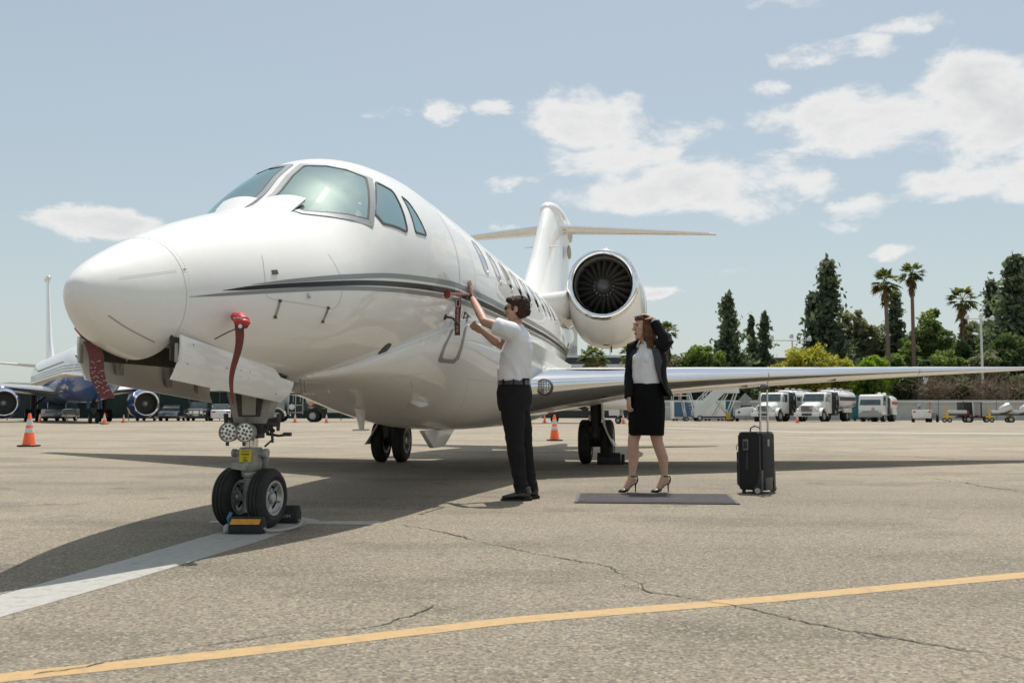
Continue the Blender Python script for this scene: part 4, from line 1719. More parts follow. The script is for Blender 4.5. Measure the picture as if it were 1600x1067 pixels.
def pitot_port():
    base = jw(fpt(-1.061, -23.0))
    t = thing('pitot_cover', 'red padded probe cover with long red streamer in front of the bay door', 'probe cover', base)
    side = Vector((1, 0, 0))
    m = MB()
    mast = MB()
    o = Vector((.10, -.06, .0))
    R = []
    m.tube([o + Vector((-.06, .05, .035)), o + Vector((-.02, .0, .022)), o + Vector((.0, -.02, .0)), o + Vector((.0, -.03, -.022))], [.028, .036, .042, .036], 14)
    m.ball(o + Vector((.0, -.028, -.004)), (.047, .04, .026), 14, 8)
    m.build('cover', 'cover_red', t)
    s = MB()
    streamer_mesh(s, o + Vector((-.01, -.05, -.02)), o + Vector((-.045, -.04, -.46)), .052, .014, side, wave=.012, tw=.9)
    so = s.build('streamer', 'streamer_red', t, smooth=40)
    g = MB()
    g.lathe([(.012, -.004), (.012, .006), (.005, .006)], o + Vector((.0, -.06, -.028)), (0, -1, 0), 14)
    g.build('grommet', 'brushed_metal', t)
    c = MB()
    c.tube([o + Vector((0, -.05, -.028)), o + Vector((-.08, -.03, -.06)), o + Vector((-.16, 0, -.095))], .0035, 6)
    c.build('lanyard', 'gear_dark', t)
    w = MB()
    w.tube([o + Vector((-.05, .0, .03)), o + Vector((-.045, -.03, .018)), o + Vector((-.02, -.05, .02)), o + Vector((.01, -.06, .012))], .004, 6)
    w.build('cord', 'streamer_print', t)


pitot_port()


def pitot_star():
    top = at(141, 533, 5.25)
    t = thing('pitot_cover', 'dark red printed streamer hanging under the nose from a black probe cover', 'probe cover', top)
    s = MB()
    bot = at(167, 622, 5.12) - top
    streamer_mesh(s, Vector((0, 0, 0)), bot, .075, .074, Vector((1, .1, .05)).normalized(), wave=.010, tw=-.15)
    so = s.build('streamer', 'streamer_red', t, smooth=40)
    k = MB()
    rnd = random.Random(8)
    for i in range(7):
        v = .38 + i * .085
        c = bot * v + Vector((0, -.014 - .003 * math.cos(v * 5), 0))
        for j in range(6):
            if rnd.random() < .28:
                continue
            x = -.028 + .0105 * j
            k.box(c + Vector((x, -.0045, .006 * math.sin(j * 1.7) + x * .12)), (.008, .0015, .0035 + .002 * rnd.random()))
    k.build('print', 'streamer_print', so, smooth=0)['kind'] = 'stuff'
    h = MB()
    a, b, c = at(119, 512, 5.3) - top, at(131, 523, 5.28) - top, at(143, 532, 5.26) - top
    h.tube([a, b, c], [.012, .020, .012], 8)
    h.build('cover', 'cover_red', t)
    h = MB()
    h.tube([b + Vector((0, -.012, -.008)), c + Vector((0, -.012, 0)), c + Vector((.02, 0, -.004))], [.013, .016, .010], 8)
    h.build('strap', 'gear_dark', t)


pitot_star()


pbr('handle_red', (.30, .055, .045), .4, var=.15, vscale=30)


def door_pin():
    base = skin_hit(718, 460, 0)
    bw = jw(base)
    t = thing('door_lock_pin', 'red door lock pin with dark red lettered streamer by the cabin door', 'lock pin', bw)
    m = MB()
    n = (JP * 1.0 - JA * .35 + Vector((0, 0, .05))).normalized()
    d = (-JA * .55 + JP * .12 + Vector((0, 0, .1))).normalized()
    e = jw(skin_hit(684, 455, .085)) - bw
    m.tube([JP * .02, JP * .09 + e * .1, e * .5 + JP * .05, e * .95], [.013, .012, .010, .011], 10)
    m.lathe([(.013, -.02), (.020, -.008), (.036, .002), (.038, .007), (.018, .012), (.004, .014)], e, (e.normalized() + Vector((-.5, .25, .1))).normalized(), 18)
    m.build('handle', 'handle_red', t)
    s = MB()
    top = at(716, 466, bw.y - .10) - bw
    bot = at(714.5, 524, bw.y - .10) - bw
    streamer_mesh(s, top, bot, .052, .050, Vector((.97, -.2, 0)).normalized(), wave=.002)
    so = s.build('streamer', 'streamer_red', t, smooth=40)
    k = MB()
    for i in range(15):
        v = .27 + i * .045
        c = top.lerp(bot, v)
        k.box(c + Vector((.0, -.010, 0)), (.020, .0012, .007 if i % 3 else .004))
    k.build('print', 'streamer_print', so, smooth=0)['kind'] = 'stuff'
    b = MB()
    c = top.lerp(bot, .13)
    for dx in (-.016, .016):
        b.box(c + Vector((dx, -.008, 0)), (.005, .004, .06))
    b.box(c + Vector((0, -.008, .03)), (.037, .004, .005))
    b.box(c + Vector((0, -.008, -.03)), (.037, .004, .005))
    b.build('buckle', 'brushed_metal', t, smooth=0)


door_pin()
# ------------------------------------------------------------------ people
pbr('skin_man', (.50, .29, .20), .48, var=.10, vscale=18, bump=.05, bscale=120, spec=.4)
pbr('skin_woman', (.56, .35, .255), .46, var=.08, vscale=18, bump=.04, bscale=120, spec=.4)
pbr('hair_dark', (.05, .029, .018), .6, var=.35, vscale=60, stretch=(1, 1, .35), bump=.5, bscale=140, spec=.2)
pbr('hair_brown', (.12, .058, .03), .55, var=.45, vscale=50, stretch=(1, 1, .4), bump=.6, bscale=110, spec=.25)
pbr('shirt_white', (.82, .82, .85), .8, var=.03, vscale=30, bump=.25, bscale=9)
pbr('trouser_black', (.017, .0165, .018), .85, spec=.2, var=.2, vscale=16, bump=.3, bscale=7)
pbr('suit_black', (.010, .0098, .011), .82, spec=.2, var=.2, vscale=16, bump=.3, bscale=8)
pbr('skirt_black', (.006, .006, .0065), .85, spec=.15, var=.2, vscale=14, bump=.25, bscale=7)
pbr('shoe_leather', (.018, .016, .015), .25, coat=.5, var=.2, vscale=30)
pbr('shoe_sole', (.02, .018, .016), .7)
pbr('watch_black', (.02, .02, .022), .25, coat=.5)
pbr('lens_dark', (.012, .012, .014), .08, coat=1.0)
pbr('lip_tone', (.36, .13, .11), .5)
pbr('eye_dark', (.03, .025, .02), .3)
pbr('button_pearl', (.75, .74, .72), .35)
pbr('lapel_grey', (.045, .047, .047), .6)


def remesh(mb, name, mat, parent, voxel=.007, it=6, fold=None, loc=None):
    """Fuse overlapping shapes into one continuous surface, relax it, then let cloth fall in folds."""
    me = bpy.data.meshes.new('tmp')
    me.from_pydata(mb.v, [], mb.f)
    bm = bmesh.new()
    bm.from_mesh(me)
    bmesh.ops.recalc_face_normals(bm, faces=bm.faces)
    bm.to_mesh(me)
    bm.free()
    o = bpy.data.objects.new('tmp', me)
    COL.objects.link(o)
    r = o.modifiers.new('r', 'REMESH')
    r.mode = 'VOXEL'
    r.voxel_size = voxel
    s = o.modifiers.new('s', 'SMOOTH')
    s.factor = .5
    s.iterations = it
    dg = bpy.context.evaluated_depsgraph_get()
    out = bpy.data.meshes.new_from_object(o.evaluated_get(dg))
    bpy.data.objects.remove(o, do_unlink=True)
    bpy.data.meshes.remove(me)
    out.name = name
    out.materials.clear()
    out.materials.append(M[mat])
    if fold:
        n = len(out.vertices)
        co = np.empty(n * 3, np.float32)
        no = np.empty(n * 3, np.float32)
        out.vertices.foreach_get('co', co)
        out.vertices.foreach_get('normal', no)
        co, no = co.reshape(-1, 3), no.reshape(-1, 3)
        d = np.array([fold(Vector(p)) for p in co.tolist()], np.float32)
        co += no * d[:, None]
        out.vertices.foreach_set('co', co.ravel())
        out.update()
    out.polygons.foreach_set('use_smooth', [True] * len(out.polygons))
    return new_obj(name, out, parent, loc)


def oval(mb, rows, n=24):
    """Loft of ellipses: rows of (centre, half axis vector a, half axis vector b)."""
    mb.rings([[Vector(c) + Vector(a) * math.cos(2 * PI * k / n) + Vector(b) * math.sin(2 * PI * k / n) for k in range(n)] for c, a, b in rows], True, True)


def hand(mb, wrist, d, n, thumb=1, curl=(.2, .2, .2, .2, .3), spread=.10, k=1.0, tcurl=.3):
    """Palm and five fingers: d towards the fingers, n the way the palm faces, thumb = which side."""
    wrist, d = Vector(wrist), Vector(d).normalized()
    n = Vector(n)
    n = (n - d * n.dot(d)).normalized()
    w = d.cross(n).normalized() * thumb
    L = .092 * k
    oval(mb, [(wrist - d * .02 * k, w * .027 * k, n * .020 * k), (wrist + d * .015 * k, w * .029 * k, n * .019 * k), (wrist + d * L * .45, w * .038 * k, n * .017 * k), (wrist + d * L * .85, w * .042 * k, n * .0145 * k), (wrist + d * L * 1.04, w * .039 * k, n * .011 * k)], 16)
    for i, (off, ln) in enumerate(((.031, .070), (.011, .079), (-.010, .073), (-.030, .058))):
        a = spread * (1.3 - i) * .55
        dd = (d * math.cos(a) + w * math.sin(a)).normalized()
        p = wrist + d * L * .94 + w * off * k
        pts, rr = [p - dd * .02], [.0095 * k]
        c = curl[i]
        ang = 0
        for j, f in enumerate((.46, .30, .24)):
            ang += c * (1.0, 1.15, .8)[j]
            v = dd * math.cos(ang) + n * math.sin(ang)
            pts.append(p)
            rr.append((.0092 - .0007 * j) * k)
            p = p + v * ln * f * k
        pts.append(p)
        rr.append(.0062 * k)
        mb.tube(pts, rr, 10)
    p = wrist + d * .022 * k + w * .026 * k
    v = (d * .70 + w * .62 + n * .35 * (1 + tcurl)).normalized()
    pts = [p - v * .015, p + v * .03 * k]
    v2 = (v + d * .35 + n * tcurl - w * .25 * tcurl).normalized()
    pts += [pts[-1] + v2 * .032 * k, pts[-1] + v2 * .032 * k + (v2 + d * .2 - w * .2 * tcurl).normalized() * .024 * k]
    mb.tube(pts, [.014 * k, .0115 * k, .0098 * k, .0068 * k], 10)


def head(mb, c, f, up, k=1.0, jaw=1.0):
    """Skull, face, nose, lips, chin and ears; c = middle of the head, f = the way it looks."""
    c, f, up = Vector(c), Vector(f).normalized(), Vector(up).normalized()
    f = (f - up * f.dot(up)).normalized()
    s = f.cross(up).normalized()

    def P(a, b, h):
        return c + (f * a + s * b + up * h) * k
    R = Matrix((s, f, up)).transposed()
    mb.ball(P(-.012, 0, .028), (.074 * k, .094 * k, .088 * k), 24, 16, rot=R)
    # face, from brow to chin
    oval(mb, [(P(.020, 0, .055), s * .060 * k, f * .062 * k), (P(.024, 0, .020), s * .064 * k, f * .066 * k), (P(.026, 0, -.015), s * .063 * k, f * .064 * k), (P(.026, 0, -.05), s * .055 * k * jaw, f * .060 * k),
              (P(.030, 0, -.082), s * .042 * k * jaw, f * .052 * k), (P(.040, 0, -.104), s * .024 * k * jaw, f * .034 * k), (P(.044, 0, -.112), s * .012 * k, f * .016 * k)], 20)
    mb.tube([P(.088, 0, .030), P(.100, 0, .006), P(.112, 0, -.016), P(.098, 0, -.026)], [.009 * k, .011 * k, .0145 * k, .013 * k], 10)          # nose
    mb.tube([P(.076, -.045, .040), P(.090, -.022, .043), P(.091, .022, .043), P(.076, .045, .040)], [.008 * k, .010 * k, .010 * k, .008 * k], 8)      # brow
    mb.tube([P(.078, -.022, -.056), P(.090, 0, -.054), P(.078, .022, -.056)], [.006 * k, .0085 * k, .006 * k], 8)
    mb.tube([P(.076, -.020, -.066), P(.087, 0, -.067), P(.076, .020, -.066)], [.006 * k, .009 * k, .006 * k], 8)
    mb.ball(P(.078, 0, -.098), .016 * k, 10, 8)
    for sd in (-1, 1):
        mb.ball(P(.052, sd * .044, .0), (.022 * k, .026 * k, .024 * k), 10, 8, rot=R)                # cheek
        mb.ball(P(-.012, sd * .076, .0), (.008 * k, .021 * k, .032 * k), 10, 8, rot=R)               # ear
    return P


def fold_noise(scale, amt, stretch=(1, 1, 1), seed=0.0, mask=None):
    off = Vector((seed, seed * 1.7, seed * .3))

    def f(p):
        q = Vector((p.x * stretch[0], p.y * stretch[1], p.z * stretch[2])) * scale + off
        a = noise.noise(q)
        b = noise.noise(q * 2.1 + Vector((3, 1, 7)))
        r = (1 - abs(a) * 2.2) * .7 + b * .5
        return amt * r * (mask(p) if mask else 1.0)
    return f


# ---- the man: left side to the camera, right arm at the latch, left hand flat on the fuselage
def build_man():
    foot = on_ground(812, 781)
    Y0 = foot.y + .05
    t = thing('person', 'person in white short-sleeved shirt and black trousers reaching up to the jet door', 'person', (foot.x, Y0, 0))
    O = Vector((foot.x, Y0, 0))

    def q(u, v, dy=0.0):
        return at(u, v, Y0 + dy) - O
    FX, SD, UP = Vector((-1, 0, 0)), Vector((0, -1, 0)), Vector((0, 0, 1))          # he faces -x, his left side is -y
    near, far = -.19, .19
    sh_n, sh_f = q(800, 518, near), q(802, 514, far)
    hw = jw(skin_hit(733, 452, .0)) - O + Vector((.03, -.045, 0))
    wr_n = q(737, 464, hw.y + .00)
    el_n = q(757, 503, -.10)
    lt = jw(skin_hit(737, 500, .0)) - O
    wr_f = q(753, 517, .16)
    el_f = q(783, 541, .25)
    body = MB()
    hc = q(807.5, 484, .0)
    fd = Vector((-.96, .26, -.10))
    P = head(body, hc, fd, Vector((-.05, 0, 1)), 1.0)
    body.tube([q(806, 500, 0), q(808, 512, 0), q(811, 523, 0)], [.052, .056, .075], 16)
    oval(body, [(q(811, 518, 0), FX * .05, SD * .10), (q(811, 528, 0), FX * .085, SD * .16), (q(808, 548, 0), FX * .10, SD * .155), (q(804, 580, 0), FX * .10, SD * .14), (q(803, 610, 0), FX * .10, SD * .14), (q(802, 632, 0), FX * .08, SD * .13)])
    body.tube([sh_n + SD * -.02, sh_n.lerp(el_n, .5), el_n, el_n.lerp(wr_n, .35), el_n.lerp(wr_n, .75), wr_n], [.052, .049, .040, .042, .032, .027], 16)
    body.tube([sh_f + SD * .02, sh_f.lerp(el_f, .5), el_f, el_f.lerp(wr_f, .35), el_f.lerp(wr_f, .75), wr_f], [.052, .049, .040, .041, .032, .027], 16)
    hand(body, wr_n, Vector((-.10, .10, 1)), Vector((-1, .25, -.1)), thumb=-1, curl=(.04, .03, .03, .05, .1), spread=.10, tcurl=.0)
    hand(body, wr_f, Vector((-.75, -.05, .42)), Vector((.1, .75, .6)), thumb=1, curl=(.62, .80, .85, .9, .5), spread=.02, tcurl=.9)
    for hip, kn, an in ((q(797, 622, -.09), q(804, 690, -.10), q(815, 768, -.10)), (q(808, 622, .09), q(817, 690, .10), q(827, 766, .10))):
        body.tube([hip, kn, an], [.07, .05, .036], 14)
        body.tube([an, an + Vector((-.06, 0, -.04))], [.036, .03], 10)
    remesh(body, 'body', 'skin_man', t, .0045, 4)
    # shirt
    s = MB()
    oval(s, [(q(810, 514, 0), FX * .062, SD * .075), (q(811, 519, 0), FX * .085, SD * .15), (q(811, 526, 0), FX * .105, SD * .205), (q(810, 536, 0), FX * .125, SD * .215), (q(806.5, 552, 0), FX * .140, SD * .205),
             (q(804.5, 570, 0), FX * .142, SD * .195), (q(803, 584, 0), FX * .143, SD * .19), (q(802.5, 592, 0), FX * .140, SD * .185), (q(802.5, 597, 0), FX * .128, SD * .175)], 32)
    a = sh_n.lerp(el_n, .60)
    s.tube([sh_n + Vector((.03, .07, -.02)), sh_n, sh_n.lerp(el_n, .25), a], [.075, .082, .080, .076], 18)
    a = sh_f.lerp(el_f, .62)
    s.tube([sh_f + Vector((.03, -.07, -.02)), sh_f, sh_f.lerp(el_f, .3), a], [.075, .080, .076, .072], 18)
    oval(s, [(q(806.5, 507, 0), FX * .064, SD * .064), (q(810, 516, 0), FX * .070, SD * .072)], 20)

    def fold(p):
        d1 = math.sin((p.z * 1.0 + p.x * 1.9) * 26 + 3 * noise.noise(p * 4)) * .5 + .5
        d2 = noise.noise(Vector((p.x * 3, p.y * 3, p.z * 10 + 7 * p.x)))
        w = .35 + .65 * max(0, min(1, (1.36 - p.z) / .25))
        return (.016 * (d1**3) * max(0, .4 + noise.noise(p * 5 + Vector((4, 2, 1)))) + .011 * d2) * w
    so = remesh(s, 'shirt', 'shirt_white', t, .006, 5, fold)
    # trousers
    r = MB()
    oval(r, [(q(803, 591, 0), FX * .138, SD * .172), (q(803, 600, 0), FX * .143, SD * .182), (q(803, 614, 0), FX * .155, SD * .19), (q(803.5, 628, 0), FX * .152, SD * .19), (q(804, 642, 0), FX * .135, SD * .18)], 28)
    for sd, pts in ((-1, [(801, 625), (802.5, 655), (804, 688), (808.5, 720), (813, 748), (815, 769)]), (1, [(807, 625), (812, 655), (817, 688), (822, 720), (827, 746), (829, 765)])):
        rad_ = [(.110, .095), (.104, .094), (.083, .082), (.074, .078), (.068, .072), (.074, .075)]
        oval(r, [(q(u, v, sd * .095), FX * a, SD * b) for (u, v), (a, b) in zip(pts, rad_)], 22)

    def tfold(p):
        d2 = noise.noise(Vector((p.x * 6, p.y * 6, p.z * 3.0))) + .6 * noise.noise(Vector((p.x * 9 + p.z * 6, p.y * 5, p.z * 7)))
        low = max(0, .35 - p.z) * 2.2
        kn = math.exp(-((p.z - .52) / .12)**2) * .6
        ring = math.sin(p.z * 62 + 3 * noise.noise(p * 6)) * (low + kn * .5)
        return .011 * d2 + .008 * ring
    remesh(r, 'trousers', 'trouser_black', t, .007, 5, tfold)
    # belt
    b = MB()
    oval(b, [(q(803, 594.5, 0), FX * .147, SD * .183), (q(803, 601.5, 0), FX * .150, SD * .189)], 40)
    b.build('belt', 'shoe_leather', t, smooth=50)
    for a in (.9, 2.2, 1.55, 3.6):
        l = MB()
        c = q(803, 598, 0) + FX * .151 * math.cos(a) + SD * .190 * math.sin(a)
        l.box(c, (.014, .014, .052))
        l.build('belt_loop', 'trouser_black', t, smooth=0)
    # hair: short, thick, swept forward, with a sideburn
    h = MB()
    R = Matrix.Rotation(math.atan2(fd.y, fd.x), 3, 'Z')

    def H(a, bb, z):
        return hc + R @ Vector((a, bb, z))
    h.ball(H(-.026, 0, .046), (.096, .083, .082), 22, 14, rot=R)
    h.ball(H(-.045, 0, .005), (.078, .080, .085), 20, 12, rot=R)
    h.ball(H(.050, 0, .085), (.050, .066, .034), 16, 10, rot=R)
    h.tube([H(-.080, 0, -.02), H(-.088, 0, -.06)], [.055, .03], 12)
    rnd = random.Random(5)
    for k in range(26):
        a, b_ = rnd.uniform(-.5, 3.6), rnd.uniform(-1.2, 1.2)
        p = H(-.026 + .098 * math.cos(a) * math.cos(b_), .085 * math.sin(b_), .046 + .086 * math.sin(a) * math.cos(b_))
        if p.z < hc.z - .02:
            continue
        h.ball(p, rnd.uniform(.008, .014), 8, 6)
    for sd in (-1, 1):
        h.tube([H(.018, sd * .071, .03), H(.022, sd * .069, -.012)], [.017, .010], 8)
    remesh(h, 'hair', 'hair_dark', t, .0045, 2, lambda p: .004 * noise.noise(Vector((p.x * 30 + p.z * 20, p.y * 90, p.z * 40))))
    # sunglasses
    g = MB()
    for sd in (-1, 1):
        oval(g, [(P(.094, sd * .032, .018), (P(0, 1, 0) - P(0, 0, 0)) * .024, Vector((0, 0, .016))), (P(.100, sd * .032, .018), (P(0, 1, 0) - P(0, 0, 0)) * .023, Vector((0, 0, .015)))], 16)
        g.tube([P(.092, sd * .062, .024), P(.05, sd * .074, .022), P(-.01, sd * .080, .016)], .0045, 6)
    g.tube([P(.098, -.01, .024), P(.098, .01, .024)], .004, 6)
    g.build('sunglasses', 'lens_dark', t)
    # watch
    dw = (wr_n - el_n).normalized()
    w = MB()
    c = wr_n - dw * .03
    w.tube([c - dw * .011, c + dw * .011], .0335, 20)
    w.ball(c + Vector((.02, -.028, .0)), (.014, .010, .017), 12, 8)
    w.build('watch', 'watch_black', t)
    # shoes
    for dy, ux in ((-.10, 0), (.10, 12)):
        heel = q(829 + ux, 779, dy)
        gx = heel.x
        base = Vector((gx, dy, 0))
        s = MB()
        prof = [(-.0, .034, .030, .075), (-.05, .037, .034, .085), (-.10, .040, .036, .075), (-.16, .045, .038, .055), (-.215, .042, .036, .040), (-.255, .026, .020, .028)]
        oval(s, [(base + Vector((x * .98, 0, hh * .5 + .012)), Vector((0, w_, 0)), Vector((0, 0, hh * .5))) for x, w_, _, hh in prof], 18)
        s.tube([base + Vector((-.03, 0, .06)), base + Vector((-.045, 0, .115))], [.040, .043], 14)
        remesh(s, 'shoe', 'shoe_leather', t, .005, 4)
        k = MB()
        out = [(.012, -.03), (.012, .03), (-.05, .036), (-.10, .038), (-.17, .047), (-.22, .042), (-.262, .02), (-.262, -.02), (-.22, -.042), (-.17, -.047), (-.10, -.038), (-.05, -.036)]
        k.prism([(gx + a, dy + b) for a, b in out], .004, .016, 'xy')
        k.box((gx - .02, dy, .014), (.065, .062, .028))
        k.build('shoe_sole', 'shoe_sole', t, smooth=40)


build_man()


# ---- the woman: three-quarter view, left hand up at her head, right arm down
def build_woman():
    Y0 = 9.73
    c0 = on_ground(1010, 769.5)
    O = Vector((c0.x, Y0, 0))
    t = thing('person', 'person with long brown hair in black jacket and skirt holding sunglasses on head', 'person', O)

    def q(u, v, dy=0.0):
        return at(u, v, Y0 + dy) - O
    F = Vector((-.62, -.78, 0)).normalized()          # the way her chest faces
    S = Vector((-F.y, F.x, 0))                         # towards her left? (image right, nearer or farther)
    S = Vector((.78, -.62, 0)).normalized()            # her left side
    UP = Vector((0, 0, 1))
    body = MB()
    hc = q(1004.5, 512, .0)
    fd = Vector((-.93, -.36, -.06))
    P = head(body, hc, fd, Vector((-.03, 0, 1)), .97, .92)
    nb = q(1010, 545, .02)
    body.tube([hc + Vector((.012, .01, -.05)), q(1008, 535, .01), nb], [.046, .045, .06], 16)
    oval(body, [(q(1011, 540, .02), F * .05, S * .10), (q(1012, 548, .02), F * .075, S * .145), (q(1011, 562, .0), F * .095, S * .14), (q(1010, 580, 0), F * .085, S * .12), (q(1010, 600, 0), F * .085, S * .12), (q(1010, 630, 0), F * .095, S * .15), (q(1010, 650, 0), F * .08, S * .14)])
    for u in (-1, 1):
        body.ball(q(1010, 561, 0) + F * .035 + S * u * .05, (.045, .045, .05), 14, 10)
    shL, shR = q(1013, 541, .02) + S * .165, q(1013, 541, .02) - S * .165
    elL = q(1042, 537, -.12)
    wrL = q(1021.5, 499, -.05)
    elR = q(984, 592, .06)
    wrR = q(982.5, 622, -.05)
    body.tube([shL, shL.lerp(elL, .5), elL, elL.lerp(wrL, .4), wrL], [.042, .040, .033, .033, .022], 14)
    body.tube([shR, shR.lerp(elR, .5), elR, elR.lerp(wrR, .4), wrR], [.042, .040, .033, .033, .022], 14)
    hand(body, wrL, Vector((-.66, .05, .42)), Vector((-.25, .1, -.9)), thumb=1, curl=(.45, .40, .42, .5, .5), spread=.1, k=.92, tcurl=.5)
    hand(body, wrR, Vector((-.03, -.12, -1)), Vector((.75, .3, 0)), thumb=-1, curl=(.35, .42, .48, .5, .4), spread=.05, k=.92)
    # legs: knees under the hem, calves, ankles, feet on the ball with the heel lifted
    for hip, kn, cf, an, ball_, heel in ((q(1000, 640, .07), q(989.5, 690, .02), q(990, 715, .03), q(987.5, 744, .0), q(976, 766.5, -.03), q(992, 752, .01)),
                                         (q(1020, 640, -.05), q(1027, 690, -.02), q(1036, 716, 0), q(1038.5, 744, 0), q(1027, 766.5, -.03), q(1043, 752, .01))):
        body.tube([hip, hip.lerp(kn, .6), kn, cf.lerp(kn, .55), cf, cf.lerp(an, .6), an], [.082, .068, .054, .054, .052, .037, .029], 18)
        body.tube([an + Vector((0, 0, .01)), an.lerp(ball_, .45) + Vector((.0, 0, .004)), ball_ + Vector((0, 0, .008))], [.029, .031, .024], 12)
        body.tube([an, heel], [.029, .024], 12)
        body.tube([heel, ball_ + Vector((0, 0, .006))], [.020, .024], 12)
        body.tube([ball_ + Vector((0, 0, .006)), ball_ + Vector((-.035, -.02, -.004))], [.026, .016], 12)
    remesh(body, 'body', 'skin_woman', t, .0045, 4)
    # face details
    l = MB()
    l.tube([P(.083, -.020, -.060), P(.0945, -.006, -.056), P(.0945, .006, -.056), P(.083, .020, -.060)], .0045, 8)
    l.tube([P(.082, -.018, -.066), P(.093, 0, -.069), P(.082, .018, -.066)], .0045, 8)
    l.build('lips', 'lip_tone', t)
    for sd in (-1, 1):
        e = MB()
        e.ball(P(.0795, sd * .031, .020), (.011, .011, .006), 10, 8)
        e.build('eye', 'eye_dark', t)
        e = MB()
        e.tube([P(.083, sd * .016, .040), P(.087, sd * .034, .045), P(.072, sd * .053, .040)], [.003, .0035, .002], 6)
        e.build('eyebrow', 'hair_brown', t)
    # blouse
    s = MB()
    oval(s, [(q(1009, 538, .02), F * .060, S * .058), (q(1011, 543, .02), F * .070, S * .12), (q(1012, 550, .02), F * .095, S * .158), (q(1011, 562, .0), F * .120, S * .160), (q(1010, 578, 0), F * .112, S * .148),
             (q(1010, 592, 0), F * .112, S * .145), (q(1010, 600, 0), F * .106, S * .138), (q(1010, 606, 0), F * .095, S * .13)], 30)
    for u in (-1, 1):
        s.ball(q(1010, 561, 0) + F * .076 + S * u * .055, (.045, .045, .055), 14, 10)

    def bf(p):
        return .010 * noise.noise(Vector((p.x * 9, p.y * 9, p.z * 5 + p.x * 6))) + .005 * noise.noise(p * 16) + .002
    so = remesh(s, 'blouse', 'shirt_white', t, .006, 4, bf)
    c = MB()
    for u in (-1, 1):
        top = q(1008, 533, .0)
        a0 = top + F * .050 + S * u * .016
        R = [[top - F * .05 + S * u * .05 + UP * .015, top - F * .05 + S * u * .062 - UP * .03], [top + S * u * .058 + UP * .018, top + S * u * .074 - UP * .035], [a0 + F * .012 + UP * .004, a0 + F * .030 + S * u * .035 - UP * .055]]
        th = Vector((0, 0, 0)) + F * .004
        ring = [[p + th for p in r] + [p - th for p in r[::-1]] for r in R]
        c.rings(ring, True, True)
    c.build('collar', 'shirt_white', t, smooth=50)
    b = MB()
    line = []
    for v in range(545, 602, 8):
        w = .100 + .03 * math.exp(-((v - 562) / 12)**2)
        line.append(q(1010.5, v, 0) + F * w)
    b.tube([p + F * .006 for p in line], [.010] * len(line), 6, flat=.35)
    b.build('placket', 'shirt_white', t)
    for p in line[::1][:6]:
        k = MB()
        k.lathe([(.006, -.002), (.006, .004), (.001, .005)], p + F * .012, F, 10)
        k.build('button', 'button_pearl', t)
    # skirt
    r = MB()
    oval(r, [(q(1010, 599, 0), F * .112, S * .145), (q(1010, 610, 0), F * .122, S * .162), (q(1010, 630, 0), F * .140, S * .188), (q(1010, 650, 0), F * .142, S * .190), (q(1010, 666, 0), F * .138, S * .186), (q(1009.5, 680, 0), F * .132, S * .182)], 36)

    def sf(p):
        return .004 * noise.noise(Vector((p.x * 7, p.y * 7, p.z * 9))) + .003 * noise.noise(Vector((p.x * 4, p.y * 4, p.z * 22)))
    remesh(r, 'skirt', 'skirt_black', t, .006, 3, sf)
    # open jacket: a shell round back and sides, gaping in front
    j = MB()
    rows = [(543, .078, .125, 38, 30, .00), (548, .105, .168, 36, 30, .0), (556, .135, .190, 40, 32, .0), (566, .158, .200, 46, 36, .0), (578, .150, .186, 52, 44, .002), (590, .148, .182, 60, 50, .01), (600, .155, .190, 66, 50, .02), (610, .165, .205, 70, 48, .035), (619, .172, .215, 78, 50, .05)]
    n = 30
    outer, inner = [], []
    for v, a, b_, gl, gr, fl in rows:
        c = q(1012, v, .01) + S * fl
        o_, i_ = [], []
        for k in range(n + 1):
            ph = rad(gl) + (2 * PI - rad(gl) - rad(gr)) * k / n        # from her left lapel round the back to her right
            e = 1.0
            d = F * math.cos(ph) * a + S * math.sin(ph) * b_
            wob = 1 + .03 * noise.noise(Vector((math.cos(ph) * 3, math.sin(ph) * 3, v * .06)))
            o_.append(c + d * wob)
            i_.append(c + d * wob * .955)
        outer.append(o_)
        inner.append(i_)
    j.rings([o_ + i_[::-1] for o_, i_ in zip(outer, inner)], True, True)
    jo = j.build('jacket', 'suit_black', t, smooth=60)
    for k in (0, n):
        l = MB()
        R = []
        for i in range(7):
            p = outer[i][k]
            p2 = outer[i][k + (3 if k == 0 else -3)]
            w = (.9 if i < 4 else .9 - .3 * (i - 3))
            off = (p - q(1012, rows[i][0], .01)).normalized() * .006
            R.append([p + off * .5, p.lerp(p2, max(.05, w)) + off * 1.6, p.lerp(p2, max(.05, w)) + off * .2])
        l.rings(R, True, True)
        l.build('lapel', 'lapel_grey' if k == 0 else 'suit_black', jo, smooth=40)
    sl = MB()
    sl.tube([shL - S * .05 + UP * .005, shL + UP * .006, shL.lerp(elL, .5), elL + Vector((.012, 0, -.004)), elL.lerp(wrL, .45), elL.lerp(wrL, .92)], [.070, .074, .066, .060, .052, .043], 18)
    remesh(sl, 'sleeve', 'suit_black', t, .006, 4, lambda p: .006 * noise.noise(p * 18))
    sl = MB()
    sl.tube([shR + S * .05 + UP * .005, shR + UP * .006, shR.lerp(elR, .5), elR, elR.lerp(wrR, .5), wrR], [.070, .072, .062, .054, .048, .042], 18)
    remesh(sl, 'sleeve', 'suit_black', t, .006, 4, lambda p: .006 * noise.noise(p * 18))
    k = MB()
    d = (wrL - elL).normalized()
    k.tube([elL.lerp(wrL, .90), elL.lerp(wrL, .985)], [.036, .035], 14)
    k.build('cuff', 'shirt_white', t)
    # hair: long, loose curls, parted, pushed back by the sunglasses
    h = MB()
    R = Matrix.Rotation(math.atan2(fd.y, fd.x), 3, 'Z')

    def H(a, b_, z):
        return hc + R @ Vector((a, b_, z))
